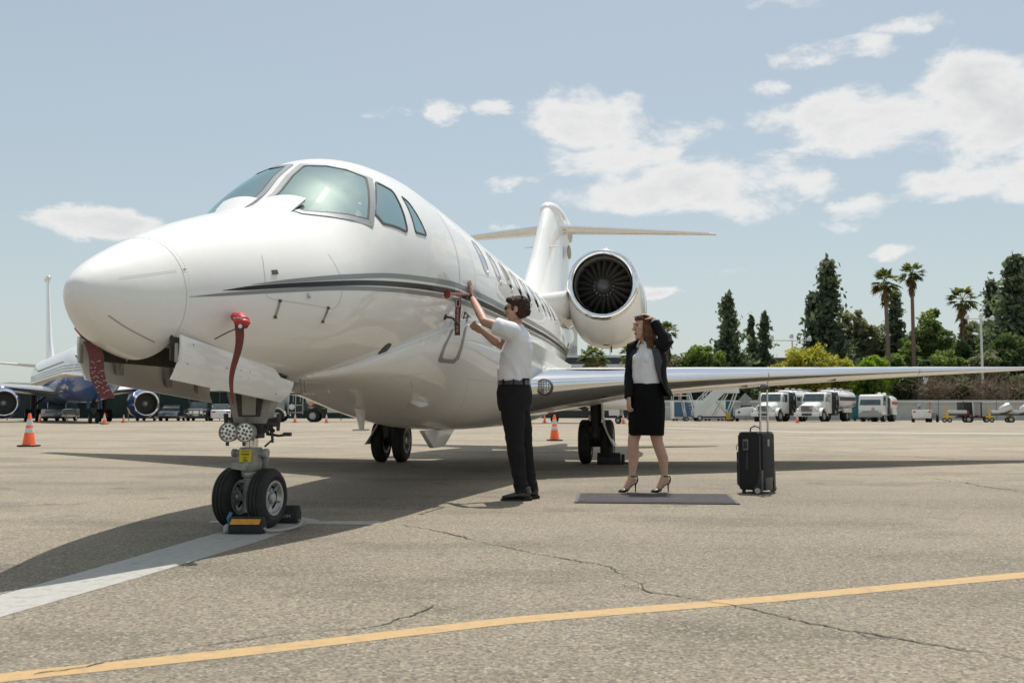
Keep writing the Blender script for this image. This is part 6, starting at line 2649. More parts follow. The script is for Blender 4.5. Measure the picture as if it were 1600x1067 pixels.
def bonnet_fuel_truck(name, label, loc, rz, group):
    """White bonneted refueller: y runs from front bumper (0) to rear."""
    t = thing(name, label, 'fuel truck', loc, rz, group)
    truck_base(t, 8.6, ((1.15, False), (6.3, True)))
    h = MB()
    h.rings([[Vector((x * (.78 + .1 * k / 3), .12 + k * .5, z)) for x, z in ((-1, .75), (1, .75), (1, 1.25 + .1 * k), (.72, 1.42 + .12 * k), (-.72, 1.42 + .12 * k), (-1, 1.25 + .1 * k))] for k in range(4)], True, True)
    h.build('bonnet', 'truck_white', t, bevel=.05)
    for sx in (-1, 1):
        f = MB()
        f.rings([[Vector((sx * .95 + dx * .22, 1.15 + .72 * math.cos(a), .5 + .72 * math.sin(a))) for dx in (-1, 1)] + [Vector((sx * .95 + dx * .22, 1.15 + .64 * math.cos(a), .5 + .64 * math.sin(a))) for dx in (1, -1)] for a in [PI * k / 10 for k in range(11)]], True, True)
        f.build('mudguard', 'truck_white', t)
        l = MB()
        l.ball((sx * .86, .2, 1.02), (.16, .1, .13), 12, 8)
        l.build('headlight', 'lamp_glass', t)
        k = MB()
        k.box((sx * 1.2, 1.75, 2.0), (.1, .14, .42))
        k.tube([(sx * 1.02, 1.8, 2.0), (sx * 1.2, 1.75, 2.1)], .025, 6)
        k.build('mirror', 'truck_grey', t, smooth=0)
    g = MB()
    g.box((0, .09, 1.12), (1.0, .08, .46))
    go = g.build('grille', 'truck_grey', t, smooth=0)
    for k in range(5):
        b = MB()
        b.box((0, .04, .95 + k * .085), (.94, .03, .03))
        b.build('grille_bar', 'truck_dark', go, smooth=0)
    b = MB()
    b.box((0, .0, .62), (2.2, .28, .34))
    bo = b.build('bumper', 'truck_white', t, bevel=.05)
    b = MB()
    b.box((.1, -.15, .62), (.9, .03, .2))
    b.build('plate_recess', 'truck_dark', bo, smooth=0)
    s = MB()
    s.lathe([(.14, 0), (.14, .02), (.001, .022)], (.38, .045, 1.18), (0, -1, 0), 6)
    s.build('hazard_sticker', 'pink_sticker', t, smooth=0)
    c = MB()
    prof = [(1.45, .7), (1.45, 1.72), (1.78, 2.42), (1.95, 2.56), (3.05, 2.58), (3.05, .7)]
    c.prism(prof, -1.08, 1.08, 'yz')
    c.build('cab', 'truck_white', t, bevel=.08)
    w = MB()
    w.add([(-.95, 1.43, 1.80), (.95, 1.43, 1.80), (.88, 1.735, 2.42), (-.88, 1.735, 2.42)], [(0, 1, 2, 3)])
    w.add([(-.95, 1.47, 1.78), (.95, 1.47, 1.78), (.88, 1.775, 2.42), (-.88, 1.775, 2.42)], [(0, 1, 2, 3)])
    w.build('windscreen', 'truck_glass', t, smooth=0)
    for sx in (-1, 1):
        d = MB()
        d.prism([(1.75, 1.75), (2.0, 2.38), (2.62, 2.38), (2.62, 1.7)], sx * 1.06, sx * 1.10, 'yz')
        d.build('side_window', 'truck_glass', t, smooth=0)
    # pump cabinet with hoses
    p = MB()
    p.box((0, 3.75, 1.5), (2.3, 1.0, 1.9))
    p.box((0, 3.75, 2.5), (2.2, 1.1, .14))
    p.build('pump_cabinet', 'truck_dark', t, bevel=.03)
    rnd = random.Random(3)
    for sx in (-1, 1):
        q = MB()
        for k in range(9):
            q.box((sx * 1.17, 3.3 + .9 * rnd.random(), .8 + 1.4 * rnd.random()), (.06, .08 + .2 * rnd.random(), .08 + .3 * rnd.random()))
        q.build('pump_fitting', 'truck_grey', t, smooth=0)['kind'] = 'stuff'
        q = MB()
        q.tube([(sx * 1.2, 3.3, 2.2), (sx * 1.25, 3.4, 1.3), (sx * 1.24, 3.75, .9), (sx * 1.23, 4.05, 1.4), (sx * 1.2, 4.1, 2.2)], .05, 8)
        q.build('hose', 'rubber_far', t)
    # tank
    k = MB()
    R = [ring_yz(4.35, 1.95, 1.08, .78, 28, 2.6), ring_yz(4.5, 1.95, 1.18, .86, 28, 2.6), ring_yz(8.3, 1.95, 1.18, .86, 28, 2.6), ring_yz(8.5, 1.95, 1.05, .76, 28, 2.6)]
    k.rings(R, True, True)
    k.build('tank', 'truck_white', t, smooth=50)
    for sx in (-1, 1):
        s = MB()
        s.box((sx * 1.178, 6.35, 2.03), (.03, 3.7, .34))
        s.build('dark_band', 'band_navy', t, smooth=0)
        s = MB()
        s.box((sx * 1.15, 7.9, 1.55), (.06, .5, .14), (rad(25), 0, 0))
        s.build('red_logo', 'red_paint', t, smooth=0)
        s = MB()
        s.box((sx * 1.08, 6.4, .98), (.2, 1.9, .4))
        s.build('rear_mudguard', 'truck_white', t, bevel=.05)
        s = MB()
        s.tube([(sx * .8, 4.3, 2.86), (sx * .8, 8.4, 2.86)], .035, 6)
        for y in (4.3, 5.6, 7.0, 8.4):
            s.tube([(sx * .8, y, 2.65), (sx * .8, y, 2.86)], .03, 6)
        s.build('tank_rail', 'truck_grey', t)
    k = MB()
    for y in (5.0, 6.3, 7.7):
        k.lathe([(.22, 2.78), (.22, 2.95), (.1, 3.0)], (0, y, 0), (0, 0, 1), 14)
    k.build('tank_hatch', 'truck_grey', t)['kind'] = 'stuff'
    k = MB()
    k.ball((.2, 2.6, 2.64), (.07, .07, .06), 8, 6)
    k.build('beacon', 'red_paint', t)
    return t


g = on_ground(1200, 658.5)
bonnet_fuel_truck('fuel_truck', 'bonneted white fuel truck just behind the suitcase handle', at(1192, 658, 88.0).to_2d().to_3d(), rad(-40), 'bonneted fuel trucks by the wall')
bonnet_fuel_truck('fuel_truck', 'bonneted white fuel truck between its twin and the flat-fronted truck', at(1260, 658, 87.0).to_2d().to_3d(), rad(-40), 'bonneted fuel trucks by the wall')


def cabover_truck():
    t = thing('fuel_truck', 'flat-fronted white fuel truck with red band on its tank', 'fuel truck', at(1360, 658, 86.0).to_2d().to_3d(), rad(-34))
    truck_base(t, 5.6, ((.9, False), (4.2, True)), .42, 2.0)
    c = MB()
    c.prism([(0, .55), (0, 1.35), (.32, 2.25), (.5, 2.33), (1.65, 2.33), (1.65, .55)], -1.0, 1.0, 'yz')
    c.build('cab', 'truck_white', t, bevel=.09, seg=3)
    w = MB()
    w.add([(-.88, -.0, 1.42), (.88, -.0, 1.42), (.80, .31, 2.18), (-.80, .31, 2.18)], [(0, 1, 2, 3)])
    w.add([(-.88, .04, 1.42), (.88, .04, 1.42), (.80, .35, 2.18), (-.80, .35, 2.18)], [(0, 1, 2, 3)])
    w.build('windscreen', 'truck_glass', t, smooth=0)
    b = MB()
    b.box((0, -.05, .55), (1.95, .2, .3))
    b.box((0, -.03, .86), (1.8, .08, .18))
    b.build('bumper', 'truck_grey', t, bevel=.03)
    s = MB()
    s.box((.25, -.03, 1.08), (.24, .03, .24), (0, PI / 4, 0))
    s.build('hazard_placard', 'pink_sticker', t, smooth=0)
    for sx in (-1, 1):
        l = MB()
        l.box((sx * .8, -.06, .88), (.26, .06, .16))
        l.build('headlight', 'lamp_glass', t, smooth=0)
        d = MB()
        d.prism([(.25, 1.4), (.5, 2.15), (1.25, 2.15), (1.25, 1.4)], sx * .985, sx * 1.02, 'yz')
        d.build('side_window', 'truck_glass', t, smooth=0)
        k = MB()
        k.box((sx * 1.05, 2.3, 1.3), (.06, .5, 1.5))
        k.box((sx * 1.06, 2.0, .95), (.08, .2, .5))
        k.build('pump_fitting', 'truck_dark', t, smooth=0)
        k = MB()
        k.box((sx * 1.03, 4.3, 1.62), (.03, 1.9, .26))
        k.build('red_band', 'red_paint', t, smooth=0)
        k = MB()
        k.box((sx * .98, 4.2, .85), (.2, 1.5, .5))
        k.build('rear_mudguard', 'truck_white', t, bevel=.05)
    p = MB()
    p.box((0, 2.15, 1.4), (2.0, .8, 1.75))
    p.build('pump_cabinet', 'truck_grey', t, bevel=.04)
    k = MB()
    k.rings([ring_yz(2.65, 1.62, .94, .62, 24, 2.6), ring_yz(2.8, 1.62, 1.02, .70, 24, 2.6), ring_yz(5.4, 1.62, 1.02, .70, 24, 2.6), ring_yz(5.6, 1.62, .9, .6, 24, 2.6)], True, True)
    k.build('tank', 'truck_white', t, smooth=50)
    for y in (3.2, 4.9):
        k = MB()
        k.lathe([(.18, 2.25), (.18, 2.5), (.08, 2.55)], (0, y, 0), (0, 0, 1), 12)
        k.build('tank_hatch', 'truck_white', t)
    k = MB()
    k.ball((.3, 1.0, 2.39), (.07, .07, .07), 8, 6)
    k.build('beacon', 'red_paint', t)


cabover_truck()


def tanker():
    c = at(418, 656, 84.0)
    t = thing('tanker_truck', 'long silver tanker truck behind the nose leg', 'tanker truck', (c.x, c.y, 0), rad(-88))
    truck_base(t, 11.0, ((1.0, False), (3.9, True), (8.6, True), (9.9, True)), .52, 2.4)
    cab = MB()
    cab.prism([(-.2, .7), (-.2, 1.6), (.2, 2.4), (1.6, 2.5), (1.6, .7)], -1.1, 1.1, 'yz')
    cab.build('cab', 'truck_grey', t, bevel=.08)
    for sx in (-1, 1):
        f = MB()
        f.rings([[Vector((sx * 1.0 + dx * .24, 1.0 + .72 * math.cos(a), .5 + .72 * math.sin(a))) for dx in (-1, 1)] + [Vector((sx * 1.0 + dx * .24, 1.0 + .64 * math.cos(a), .5 + .64 * math.sin(a))) for dx in (1, -1)] for a in [PI * k / 10 for k in range(11)]], True, True)
        f.build('mudguard', 'truck_white', t)
        d = MB()
        d.prism([(.1, 1.6), (.35, 2.25), (1.1, 2.25), (1.1, 1.6)], sx * 1.08, sx * 1.12, 'yz')
        d.build('side_window', 'truck_glass', t, smooth=0)
        p = MB()
        for y in (1.9, 2.5, 3.1):
            p.box((sx * 1.1, y, 1.5), (.06, .06, 1.7))
        for z in (.8, 1.4, 2.3):
            p.box((sx * 1.1, 2.5, z), (.06, 1.25, .06))
        p.build('pump_frame', 'hub_grey', t, smooth=0)
        p = MB()
        p.lathe([(.24, 0), (.24, .05), (.08, .08)], (sx * 1.1, 2.2, 1.25), (sx, 0, 0), 16)
        p.build('gauge', 'lamp_glass', t)
        p = MB()
        p.box((sx * 1.19, 3.75, 1.55), (.03, .36, .36), (rad(45), 0, 0))
        p.build('hazard_placard', 'pink_sticker', t, smooth=0)
        p = MB()
        p.box((sx * 1.0, 6.4, .95), (.25, 2.6, .34))
        p.build('side_locker', 'hub_grey', t, smooth=0)
    p = MB()
    p.box((0, 2.45, 1.2), (1.9, 1.1, .9))
    p.build('pump_cabinet', 'truck_dark', t, smooth=0)
    k = MB()
    k.rings([ring_yz(3.3, 1.95, 1.0, .72, 32, 2.3), ring_yz(3.5, 1.95, 1.15, .82, 32, 2.3), ring_yz(10.6, 1.95, 1.15, .82, 32, 2.3), ring_yz(10.85, 1.95, 1.0, .7, 32, 2.3)], True, True)
    k.build('tank', 'steel_tank', t, smooth=50)
    for y in (5.2, 7.0, 8.8):
        k = MB()
        k.lathe([(1.16, -.03), (1.165, 0), (1.16, .03)], (0, y, 1.95), (0, 1, 0), 32)
        o = k.build('tank_hoop', 'chrome', t)
        o.scale = (1, 1, 1)


tanker()


# ---- parked cars on the far left ---------------------------------------------------------------
def car(name, label, loc, rz, paint, body, Lc, W, roof, glass_rows, cat='car', wr=.33, extra=None, tail=False):
    """Side profile swept across; y=0 is the end that faces the camera."""
    t = thing(name, label, cat, loc, rz)
    b = MB()
    b.prism(body, -W / 2, W / 2, 'yz')
    b.build('body', paint, t, bevel=.09, seg=3)
    c = MB()
    n = len(roof)
    lo = [Vector((s * W / 2 * (.98 if z < 1.05 else .80), y, z)) for s in (-1,) for y, z in roof]
    hi = [Vector((-p.x, p.y, p.z)) for p in lo]
    V = lo + hi
    c.add(V, [tuple(range(n)), tuple(range(n, 2 * n))[::-1]] + [(i, (i + 1) % n, n + (i + 1) % n, n + i) for i in range(n)])
    c.build('cabin', 'truck_glass', t, bevel=.03)
    r = MB()
    ys = [p[0] for p in roof if p[1] > 1.2]
    zt = max(p[1] for p in roof)
    r.box((0, (min(ys) + max(ys)) / 2, zt + .015), (W * .80, max(ys) - min(ys), .05))
    r.build('roof', paint, t, bevel=.02)
    for y, z, x in glass_rows:
        k = MB()
        for s in (-1, 1):
            k.box((s * x, y, z), (.07, .07, .5))
        k.build('pillar', paint, t, smooth=0)
    for s in (-1, 1):
        for y in (Lc * .19, Lc * .80):
            wheel_far(t, (s * (W / 2 - .11), y, wr), wr, .22)
        l = MB()
        l.box((s * (W / 2 - .24), .02, .72 if not tail else .86), (.34, .08, .15))
        l.build('tail_light' if tail else 'headlight', 'red_paint' if tail else 'lamp_glass', t, bevel=.03)
    p = MB()
    p.box((0, -.01, .55), (.42, .04, .13))
    p.build('number_plate', 'cone_band', t, smooth=0)
    p = MB()
    p.box((0, -.01, .36), (W * .92, .10, .16))
    p.build('bumper', 'truck_dark' if not tail else paint, t, bevel=.03)
    if extra:
        extra(t)
    return t


sed_body = [(0, .25), (0, .78), (.15, .86), (1.35, .95), (4.0, .98), (4.5, .90), (4.6, .3)]
sed_roof = [(1.05, .93), (1.85, 1.42), (3.1, 1.44), (3.9, .97)]
suv_body = [(0, .35), (0, 1.0), (.12, 1.1), (1.3, 1.16), (4.5, 1.16), (4.6, .4)]
suv_roof = [(1.15, 1.12), (1.55, 1.80), (4.2, 1.83), (4.5, 1.14)]


def bars(t):
    m = MB()
    m.tube([(-.62, -.14, .5), (-.62, -.16, 1.12), (.62, -.16, 1.12), (.62, -.14, .5)], .045, 8)
    for x in (-.3, .3):
        m.tube([(x, -.15, .5), (x, -.16, 1.12)], .04, 8)
    m.build('bull_bar', 'chrome', t)
    g = MB()
    g.box((0, -.04, .82), (1.2, .06, .3))
    g.build('grille', 'chrome', t, smooth=0)


def slotted(t):
    m = MB()
    m.box((0, -.03, .86), (1.1, .05, .26))
    m.build('grille', 'truck_grey', t, smooth=0)
    m = MB()
    for x in (-.6, .6):
        m.tube([(x, 1.5, 1.86), (x, 4.2, 1.90)], .03, 6)
    m.build('roof_rail', 'chrome', t)


def far(u, Y):
    p = at(u, 657, Y)
    return (p.x, p.y, 0)


car('parked_car', 'silver four-wheel drive parked under the airliner fuselage', far(80, 92), rad(4), 'car_silver', suv_body, 4.6, 1.9, suv_roof, ((1.25, 1.45, .82),), extra=slotted, wr=.4)
car('parked_car', 'pale blue sedan beside the airliner engine', far(262, 94), rad(8), 'car_bluegrey', sed_body, 4.6, 1.8, sed_roof, ((1.4, 1.15, .78),))
car('parked_car', 'black four-wheel drive with chrome bull bar and white roof', far(306, 93), rad(8), 'car_black', suv_body, 4.6, 1.9, suv_roof, ((1.25, 1.45, .82),), extra=bars, wr=.42)
car('parked_car', 'white hatchback with red tail light beside the nose leg', far(345, 93), rad(20), 'car_white', [(0, .3), (0, 1.0), (.2, 1.08), (3.3, .98), (4.0, .8), (4.1, .3)], 4.1, 1.78, [(.1, 1.04), (.5, 1.48), (2.4, 1.52), (3.2, 1.0)], ((.35, 1.2, .76),), tail=True)
car('parked_car', 'dark sedan half hidden beyond the airliner engine', far(225, 96), rad(8), 'car_black', sed_body, 4.6, 1.8, sed_roof, ((1.4, 1.15, .78),))


# ---- fence on the left, wall on the right --------------------------------------------------------
def build_fence():
    a, b = Vector((-75, 101, 0)), Vector((-8, 101, 0))
    t = thing('windbreak_fence', 'tall dark green screened fence behind the parked cars', 'fence', a)
    n = 22
    pm = MB()
    pm.box((1.52, 0, 1.55), (2.98, .02, 2.7))
    p0 = None
    q0 = None
    for k in range(n):
        x = (b.x - a.x) * k / n
        if p0 is None:
            p0 = pm.build('screen_panel', 'fence_green', t, smooth=0)
            q = MB()
            q.cyl((0, .06, 0), (0, .06, 3.0), .045, .045, 8)
            q0 = q.build('post', 'fence_post', t)
        else:
            for o in (p0, q0):
                c = o.copy()
                COL.objects.link(c)
                c.location = (x, 0, 0)
    r = MB()
    r.cyl((0, .06, 2.95), (b.x - a.x, .06, 2.95), .03, .03, 6)
    r.build('top_rail', 'fence_post', t)


build_fence()


def build_wall():
    t = thing('perimeter_wall', 'long pale grey concrete wall behind the fuel trucks', 'wall', (14, 104, 0))
    n = 14
    m = MB()
    m.box((2.98, 0, .85), (5.94, .22, 1.7))
    c = MB()
    c.box((2.98, 0, 1.92), (5.94, .34, .30))
    w0 = m.build('wall_panel', 'wall_concrete', t, smooth=0)
    c0 = c.build('coping', 'wall_cap', t, smooth=0)
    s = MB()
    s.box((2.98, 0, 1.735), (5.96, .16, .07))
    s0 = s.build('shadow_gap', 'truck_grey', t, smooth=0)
    for k in range(1, n):
        for o in (w0, c0, s0):
            q = o.copy()
            COL.objects.link(q)
            q.location = (k * 6.0, 0, 0)


build_wall()


# ---- buildings ---------------------------------------------------------------------------
def build_terminal():
    Y = 150.0
    l, r = at(846, 600, Y).x, at(1052, 600, Y).x
    t = thing('banded_building', 'low office building with navy and white horizontal bands behind the palms', 'building', (l, Y, 0))
    W = r - l
    zs = [(0, 2.3, 'building_dark', 0), (2.3, 2.75, 'building_white', -.25), (2.75, 4.1, 'building_navy', 0), (4.1, 4.5, 'building_white', -.25), (4.5, 5.9, 'building_navy', 0), (5.9, 6.3, 'building_white', -.25), (6.3, 7.5, 'building_dark', .1), (7.5, 8.0, 'building_white', -.3), (8.0, 9.0, 'building_navy', 0), (9.0, 9.35, 'building_white', -.3)]
    for z0, z1, m_, d in zs:
        m = MB()
        m.box((W / 2, 6 + d / 2, (z0 + z1) / 2), (W, 12 - d, z1 - z0))
        m.build('storey_band', m_, t, smooth=0)
    for k in range(int(W / 2.4)):
        for z, h in ((1.2, 1.9), (6.9, .9)):
            m = MB()
            m.box((1.2 + 2.4 * k, .04 + (.05 if z > 5 else 0), z), (1.9, .06, h))
            m.build('window', 'truck_glass', t, smooth=0)
    p = MB()
    x0 = at(872, 540, Y).x - l
    x1 = at(904, 540, Y).x - l
    p.box(((x0 + x1) / 2, 5, 11.6), (x1 - x0, 5, 4.3))
    po = p.build('plant_room', 'cream_box', t, smooth=0)
    for k in range(2):
        q = MB()
        q.box((x0 + (x1 - x0) * (.34 + .5 * k), 2.3, 10.3), ((x1 - x0) * .24, .5, .9))
        q.build('air_conditioner', 'truck_grey', po, smooth=0)
    for k in range(3):
        q = MB()
        q.cyl((x1 + .8 + k * 2.2, 5, 9.3), (x1 + .8 + k * 2.2, 5, 10.6 + .5 * k), .09, .09, 8)
        q.build('vent_pipe', 'hub_grey', t)


build_terminal()


def build_brown():
    Y = 128.0
    l, r = at(1060, 560, Y).x, at(1262, 560, Y).x
    t = thing('brown_hangar', 'long low brown building behind the cedars and stairs', 'building', (l, Y, 0))
    W = r - l
    m = MB()
    m.box((W / 2, 6, 3.1), (W, 12, 6.2))
    m.build('wall', 'cream_box', t, smooth=0)
    for k in range(6):
        b = MB()
        b.box((W / 2, 5.9 - .02 * k, 6.25 + k * .28), (W + .5, 12.4 - .1 * k, .26))
        b.build('fascia_board', 'roof_brown', t, smooth=0)
    q = MB()
    q.box((W * .46, 5, 8.15), (4.5, 3, .5))
    q.build('roof_unit', 'truck_grey', t, smooth=0)


build_brown()


# ---- parked white jet nose beyond the wing --------------------------------------------------------
def build_far_jet():
    c = at(966, 657, 70.0)
    t = thing('parked_jet', 'small white jet seen nose-on under the wing beside the main wheels', 'aircraft', (c.x, c.y, 0), rad(52))
    t.scale = (1.2, 1.2, 1.2)
    # local: nose tip at y=-1.6, aft +y
    ST = [(-1.9, 1.15, .02, .02), (-1.8, 1.16, .16, .15), (-1.4, 1.22, .34, .32), (-.6, 1.36, .56, .55), (.3, 1.52, .72, .74), (1.4, 1.66, .82, .88), (7.0, 1.66, .82, .88), (9.5, 1.85, .5, .6), (11, 2.1, .12, .15)]
    m = MB()
    m.rings([ring_yz(*q, 32) for q in ST], True, True)
    m.build('fuselage', 'liner_white', t, smooth=60)
    for sx in (-1, 1):
        w = MB()
        w.box((sx * .42, .42, 2.02), (.5, .05, .34), (rad(48), 0, sx * .5))
        w.build('windshield', 'truck_glass', t, smooth=0)
        s = MB()
        s.box((sx * .80, 4.0, 1.75), (.06, 6.0, .10))
        s.build('red_stripe', 'pink_sticker', t, smooth=0)
        g = MB()
        g.rings([foil_ring(4.2, 6.4, .12, lambda q, y, l=l, z=z: Vector((sx * l, q, z + y)), 8) for l, z in ((.3, 1.0), (6.5, 1.3))], True, True)
        g.build('wing', 'liner_white', t, smooth=50)
        wheel_far(t, (sx * 1.5, 5.6, .28), .28, .18)
        l = MB()
        l.cyl((sx * 1.5, 5.6, .28), (sx * 1.5, 5.6, 1.1), .06, .07, 8)
        l.build('main_gear_leg', 'gear_dark', t)
        d = MB()
        d.box((sx * .2, .15, .68), (.03, .7, .4))
        d.build('gear_door', 'liner_white', t, smooth=0)
        e = MB()
        e.lathe([(.28, 0), (.38, .3), (.40, 1.0), (.3, 2.2)], (sx * 1.2, 6.6, 2.2), (0, 1, 0), 20)
        e.build('engine', 'liner_white', t)
    l = MB()
    l.cyl((0, 0, .2), (0, .1, 1.0), .05, .07, 8)
    l.build('nose_gear_leg', 'hub_grey', t)
    wheel_far(t, (0, 0, .2), .2, .12)
    f = MB()
    f.rings([foil_ring(le, te, .1, lambda q, y, z=z: Vector((y, q, z)), 8) for z, le, te in ((2.2, 7.6, 10.6), (4.6, 9.6, 11.2))], True, True)
    f.build('tail_fin', 'liner_white', t, smooth=50)
    p = MB()
    p.cyl((0, -1.88, 1.15), (0, -3.4, .9), .03, .03, 6)
    p.build('tow_bar', 'hub_grey', t)


build_far_jet()


# ---- boarding stairs, service stand, containers, tractors, carts -----------------------------------------
def build_stairs():
    c = at(1086, 656, 92.0)
    t = thing('boarding_stairs', 'pale wheeled boarding stairs with tall enclosed landing left of the fuel trucks', 'boarding stairs', (c.x, c.y, 0), rad(0))
    for dy in (-.75, .75):
        m = MB()
        m.prism([(-.2, .35), (.3, .35), (2.55, 2.55), (3.9, 2.55), (3.9, 3.3), (2.35, 3.3), (-.2, 1.0)], dy - .04, dy + .04, 'xz')
        m.build('side_panel', 'stair_white', t, smooth=0)
        r = MB()
        r.tube([(-.1, dy, 1.5), (2.3, dy, 3.9), (2.45, dy, 4.0)], .04, 6)
        for k in range(4):
            x = .2 + k * .7
            r.tube([(x, dy, .8 + x * .97), (x, dy, 1.75 + x * .97)], .03, 6)
        r.build('handrail', 'stair_white', t)
        for x in (2.5, 3.6):
            p = MB()
            p.box((x, dy, 3.7), (.52 if x > 3 else .50, .06, 2.3))
            p.build('landing_screen', 'stair_white', t, smooth=0)
    for k in range(11):
        s = MB()
        s.box((.15 + .215 * k, 0, .55 + .205 * k), (.24, 1.4, .05))
        s.build('tread', 'truck_grey', t, smooth=0)
    p = MB()
    p.box((3.2, 0, 2.62), (1.5, 1.44, .1))
    p.build('landing', 'truck_grey', t, smooth=0)
    for pts in (((2.0, 1.9), (3.2, .4)), ((2.9, 2.5), (1.7, .5)), ((3.7, 2.5), (2.9, .4))):
        for dy in (-.6, .6):
            b = MB()
            b.tube([(pts[0][0], dy, pts[0][1]), (pts[1][0], dy, pts[1][1])], .06, 6)
            b.build('brace', 'stair_white', t)
    f = MB()
    f.box((1.7, 0, .38), (3.8, 1.3, .14))
    f.build('chassis', 'truck_dark', t, smooth=0)
    for x in (.3, 3.2):
        for dy in (-.7, .7):
            wheel_far(t, (x, dy, .28), .28, .18, (0, 1, 0))
    j = MB()
    j.box((2.85, -.9, .45), (.4, .2, .6))
    j.build('tow_jack', 'yellow_paint', t, smooth=0)


build_stairs()


def build_stand():
    c = at(1051, 656, 93.0)
    t = thing('service_stand', 'white railed maintenance stand with sloping legs beside the boarding stairs', 'service stand', (c.x, c.y, 0))
    for dy in (-.5, .5):
        for z in (2.35, 2.75, 3.15):
            r = MB()
            r.tube([(0, dy, z), (1.45, dy, z)], .035, 6)
            r.build('rail', 'stair_white', t)
        for x in (0, .7, 1.45):
            r = MB()
            r.tube([(x, dy, 1.95), (x, dy, 3.15)], .035, 6)
            r.build('rail_post', 'stair_white', t)
        for a, b in ((1.45, 2.2), (.9, 1.2)):
            l = MB()
            l.tube([(a, dy, 3.15 if a > 1 else 1.95), (b, dy, .3)], .05, 6)
            l.build('leg', 'stair_white', t)
    p = MB()
    p.box((.72, 0, 1.92), (1.5, 1.0, .08))
    p.build('platform', 'truck_grey', t, smooth=0)
    for k in range(6):
        s = MB()
        s.box((1.5 + .11 * k, 0, 1.7 - .26 * k), (.16, .9, .04))
        s.build('rung', 'stair_white', t, smooth=0)
    b = MB()
    b.box((.75, 0, 2.4), (.3, .3, .3))
    b.build('red_box', 'red_paint', t, smooth=0)
    for x in (1.2, 2.2):
        for dy in (-.5, .5):
            wheel_far(t, (x, dy, .2), .2, .12, (0, 1, 0))


build_stand()


def container(name, label, u, Y, W, D, Hh, mat, frame='truck_white'):
    c = at(u, 656, Y)
    t = thing(name, label, 'container', (c.x, c.y, 0))
    b = MB()
    b.box((W / 2, D / 2, Hh / 2 + .2), (W, D, Hh))
    b.build('box', frame, t, bevel=.02)
    n = 5
    for k in range(n):
        p = MB()
        p.box((W * (k + .5) / n, -.02, Hh / 2 + .22), (W / n * .92, .04, Hh * .82))
        p.build('panel', mat if k < 2 or mat == 'teal_paint' else frame, t, smooth=0)
    for x in (.3, W - .3):
        for y in (.2, D - .2):
            f = MB()
            f.box((x, y, .1), (.2, .2, .2))
            f.build('foot', 'truck_dark', t, smooth=0)
    return t


container('equipment_container', 'white and blue equipment container behind the service stand', 1053, 97.0, 5.0, 2.2, 1.75, 'blue_paint')
container('equipment_container', 'teal container seen through the braces of the boarding stairs', 1104, 98.0, 2.6, 2.2, 1.7, 'teal_paint', 'teal_paint')
container('equipment_container', 'teal container between the fuel trucks', 1332, 95.0, 1.9, 2.2, 2.2, 'teal_paint', 'teal_paint')


def build_tug():
    c = at(1166, 658, 90.0)
    t = thing('tow_tractor', 'low white tow tractor left of the fuel trucks', 'tow tractor', (c.x, c.y, 0), rad(-14))
    b = MB()
    b.prism([(-.95, .3), (-.95, 1.05), (-.2, 1.25), (.5, 1.3), (.95, 1.15), (.95, .3)], 0, 2.6, 'xz')
    b.build('body', 'truck_white', t, bevel=.06)
    s = MB()
    s.box((0, 1.6, 1.35), (1.0, .6, .25))
    s.build('seat', 'truck_dark', t, bevel=.03)
    for sx in (-1, 1):
        l = MB()
        l.lathe([(.10, 0), (.10, .04), (.02, .05)], (sx * .62, -.0, .82), (0, -1, 0), 12)
        l.build('headlight', 'truck_dark', t)
        for y in (.5, 2.1):
            wheel_far(t, (sx * .82, y, .3), .3, .25)
    p = MB()
    p.box((0, -.06, .42), (1.8, .14, .2))
    p.build('bumper', 'truck_grey', t, smooth=0)


build_tug()


def build_tractor():
    c = at(1441, 660, 82.0)
    t = thing('baggage_tractor', 'small white open tractor standing alone before the wall', 'tractor', (c.x, c.y, 0), rad(-20))
    b = MB()
    b.prism([(-.72, .32), (-.72, 1.0), (.72, 1.0), (.72, .32)], 0, 1.9, 'xz')
    b.build('body', 'truck_white', t, bevel=.06)
    p = MB()
    p.box((0, -.03, .72), (.36, .06, .62))
    p.build('front_panel', 'liner_white', t, bevel=.01)
    q = MB()
    q.tube([(-.1, .7, 1.0), (-.2, .55, 1.35)], .03, 6)
    q.lathe([(.20, 0), (.22, .02), (.20, .04)], (-.2, .55, 1.36), (-.3, -.5, .8), 16)
    q.build('steering_wheel', 'truck_dark', t)
    s = MB()
    s.box((-.2, 1.1, 1.15), (.6, .5, .3))
    s.box((-.2, 1.4, 1.4), (.6, .12, .5))
    s.build('seat', 'truck_grey', t, bevel=.03)
    k = MB()
    k.cyl((.62, .3, 1.0), (.62, .3, 1.55), .03, .03, 6)
    k.ball((.62, .3, 1.6), .07, 8, 6)
    k.build('beacon', 'red_paint', t)
    for sx in (-1, 1):
        for y in (.35, 1.6):
            wheel_far(t, (sx * .65, y, .28), .28, .22)
        l = MB()
        l.box((sx * .58, -.03, .86), (.16, .06, .12))
        l.build('lamp', 'red_paint', t, smooth=0)
    c2 = at(1457, 660, 82.5)
    t = thing('towing_dolly', 'small grey wheeled dolly right beside the white tractor', 'dolly', (c2.x, c2.y, 0), rad(-20))
    b = MB()
    b.box((0, .5, .6), (.6, 1.0, .5))
    b.build('frame', 'truck_grey', t, bevel=.03)
    for sx in (-1, 1):
        wheel_far(t, (sx * .4, .4, .36), .36, .2)


build_tractor()


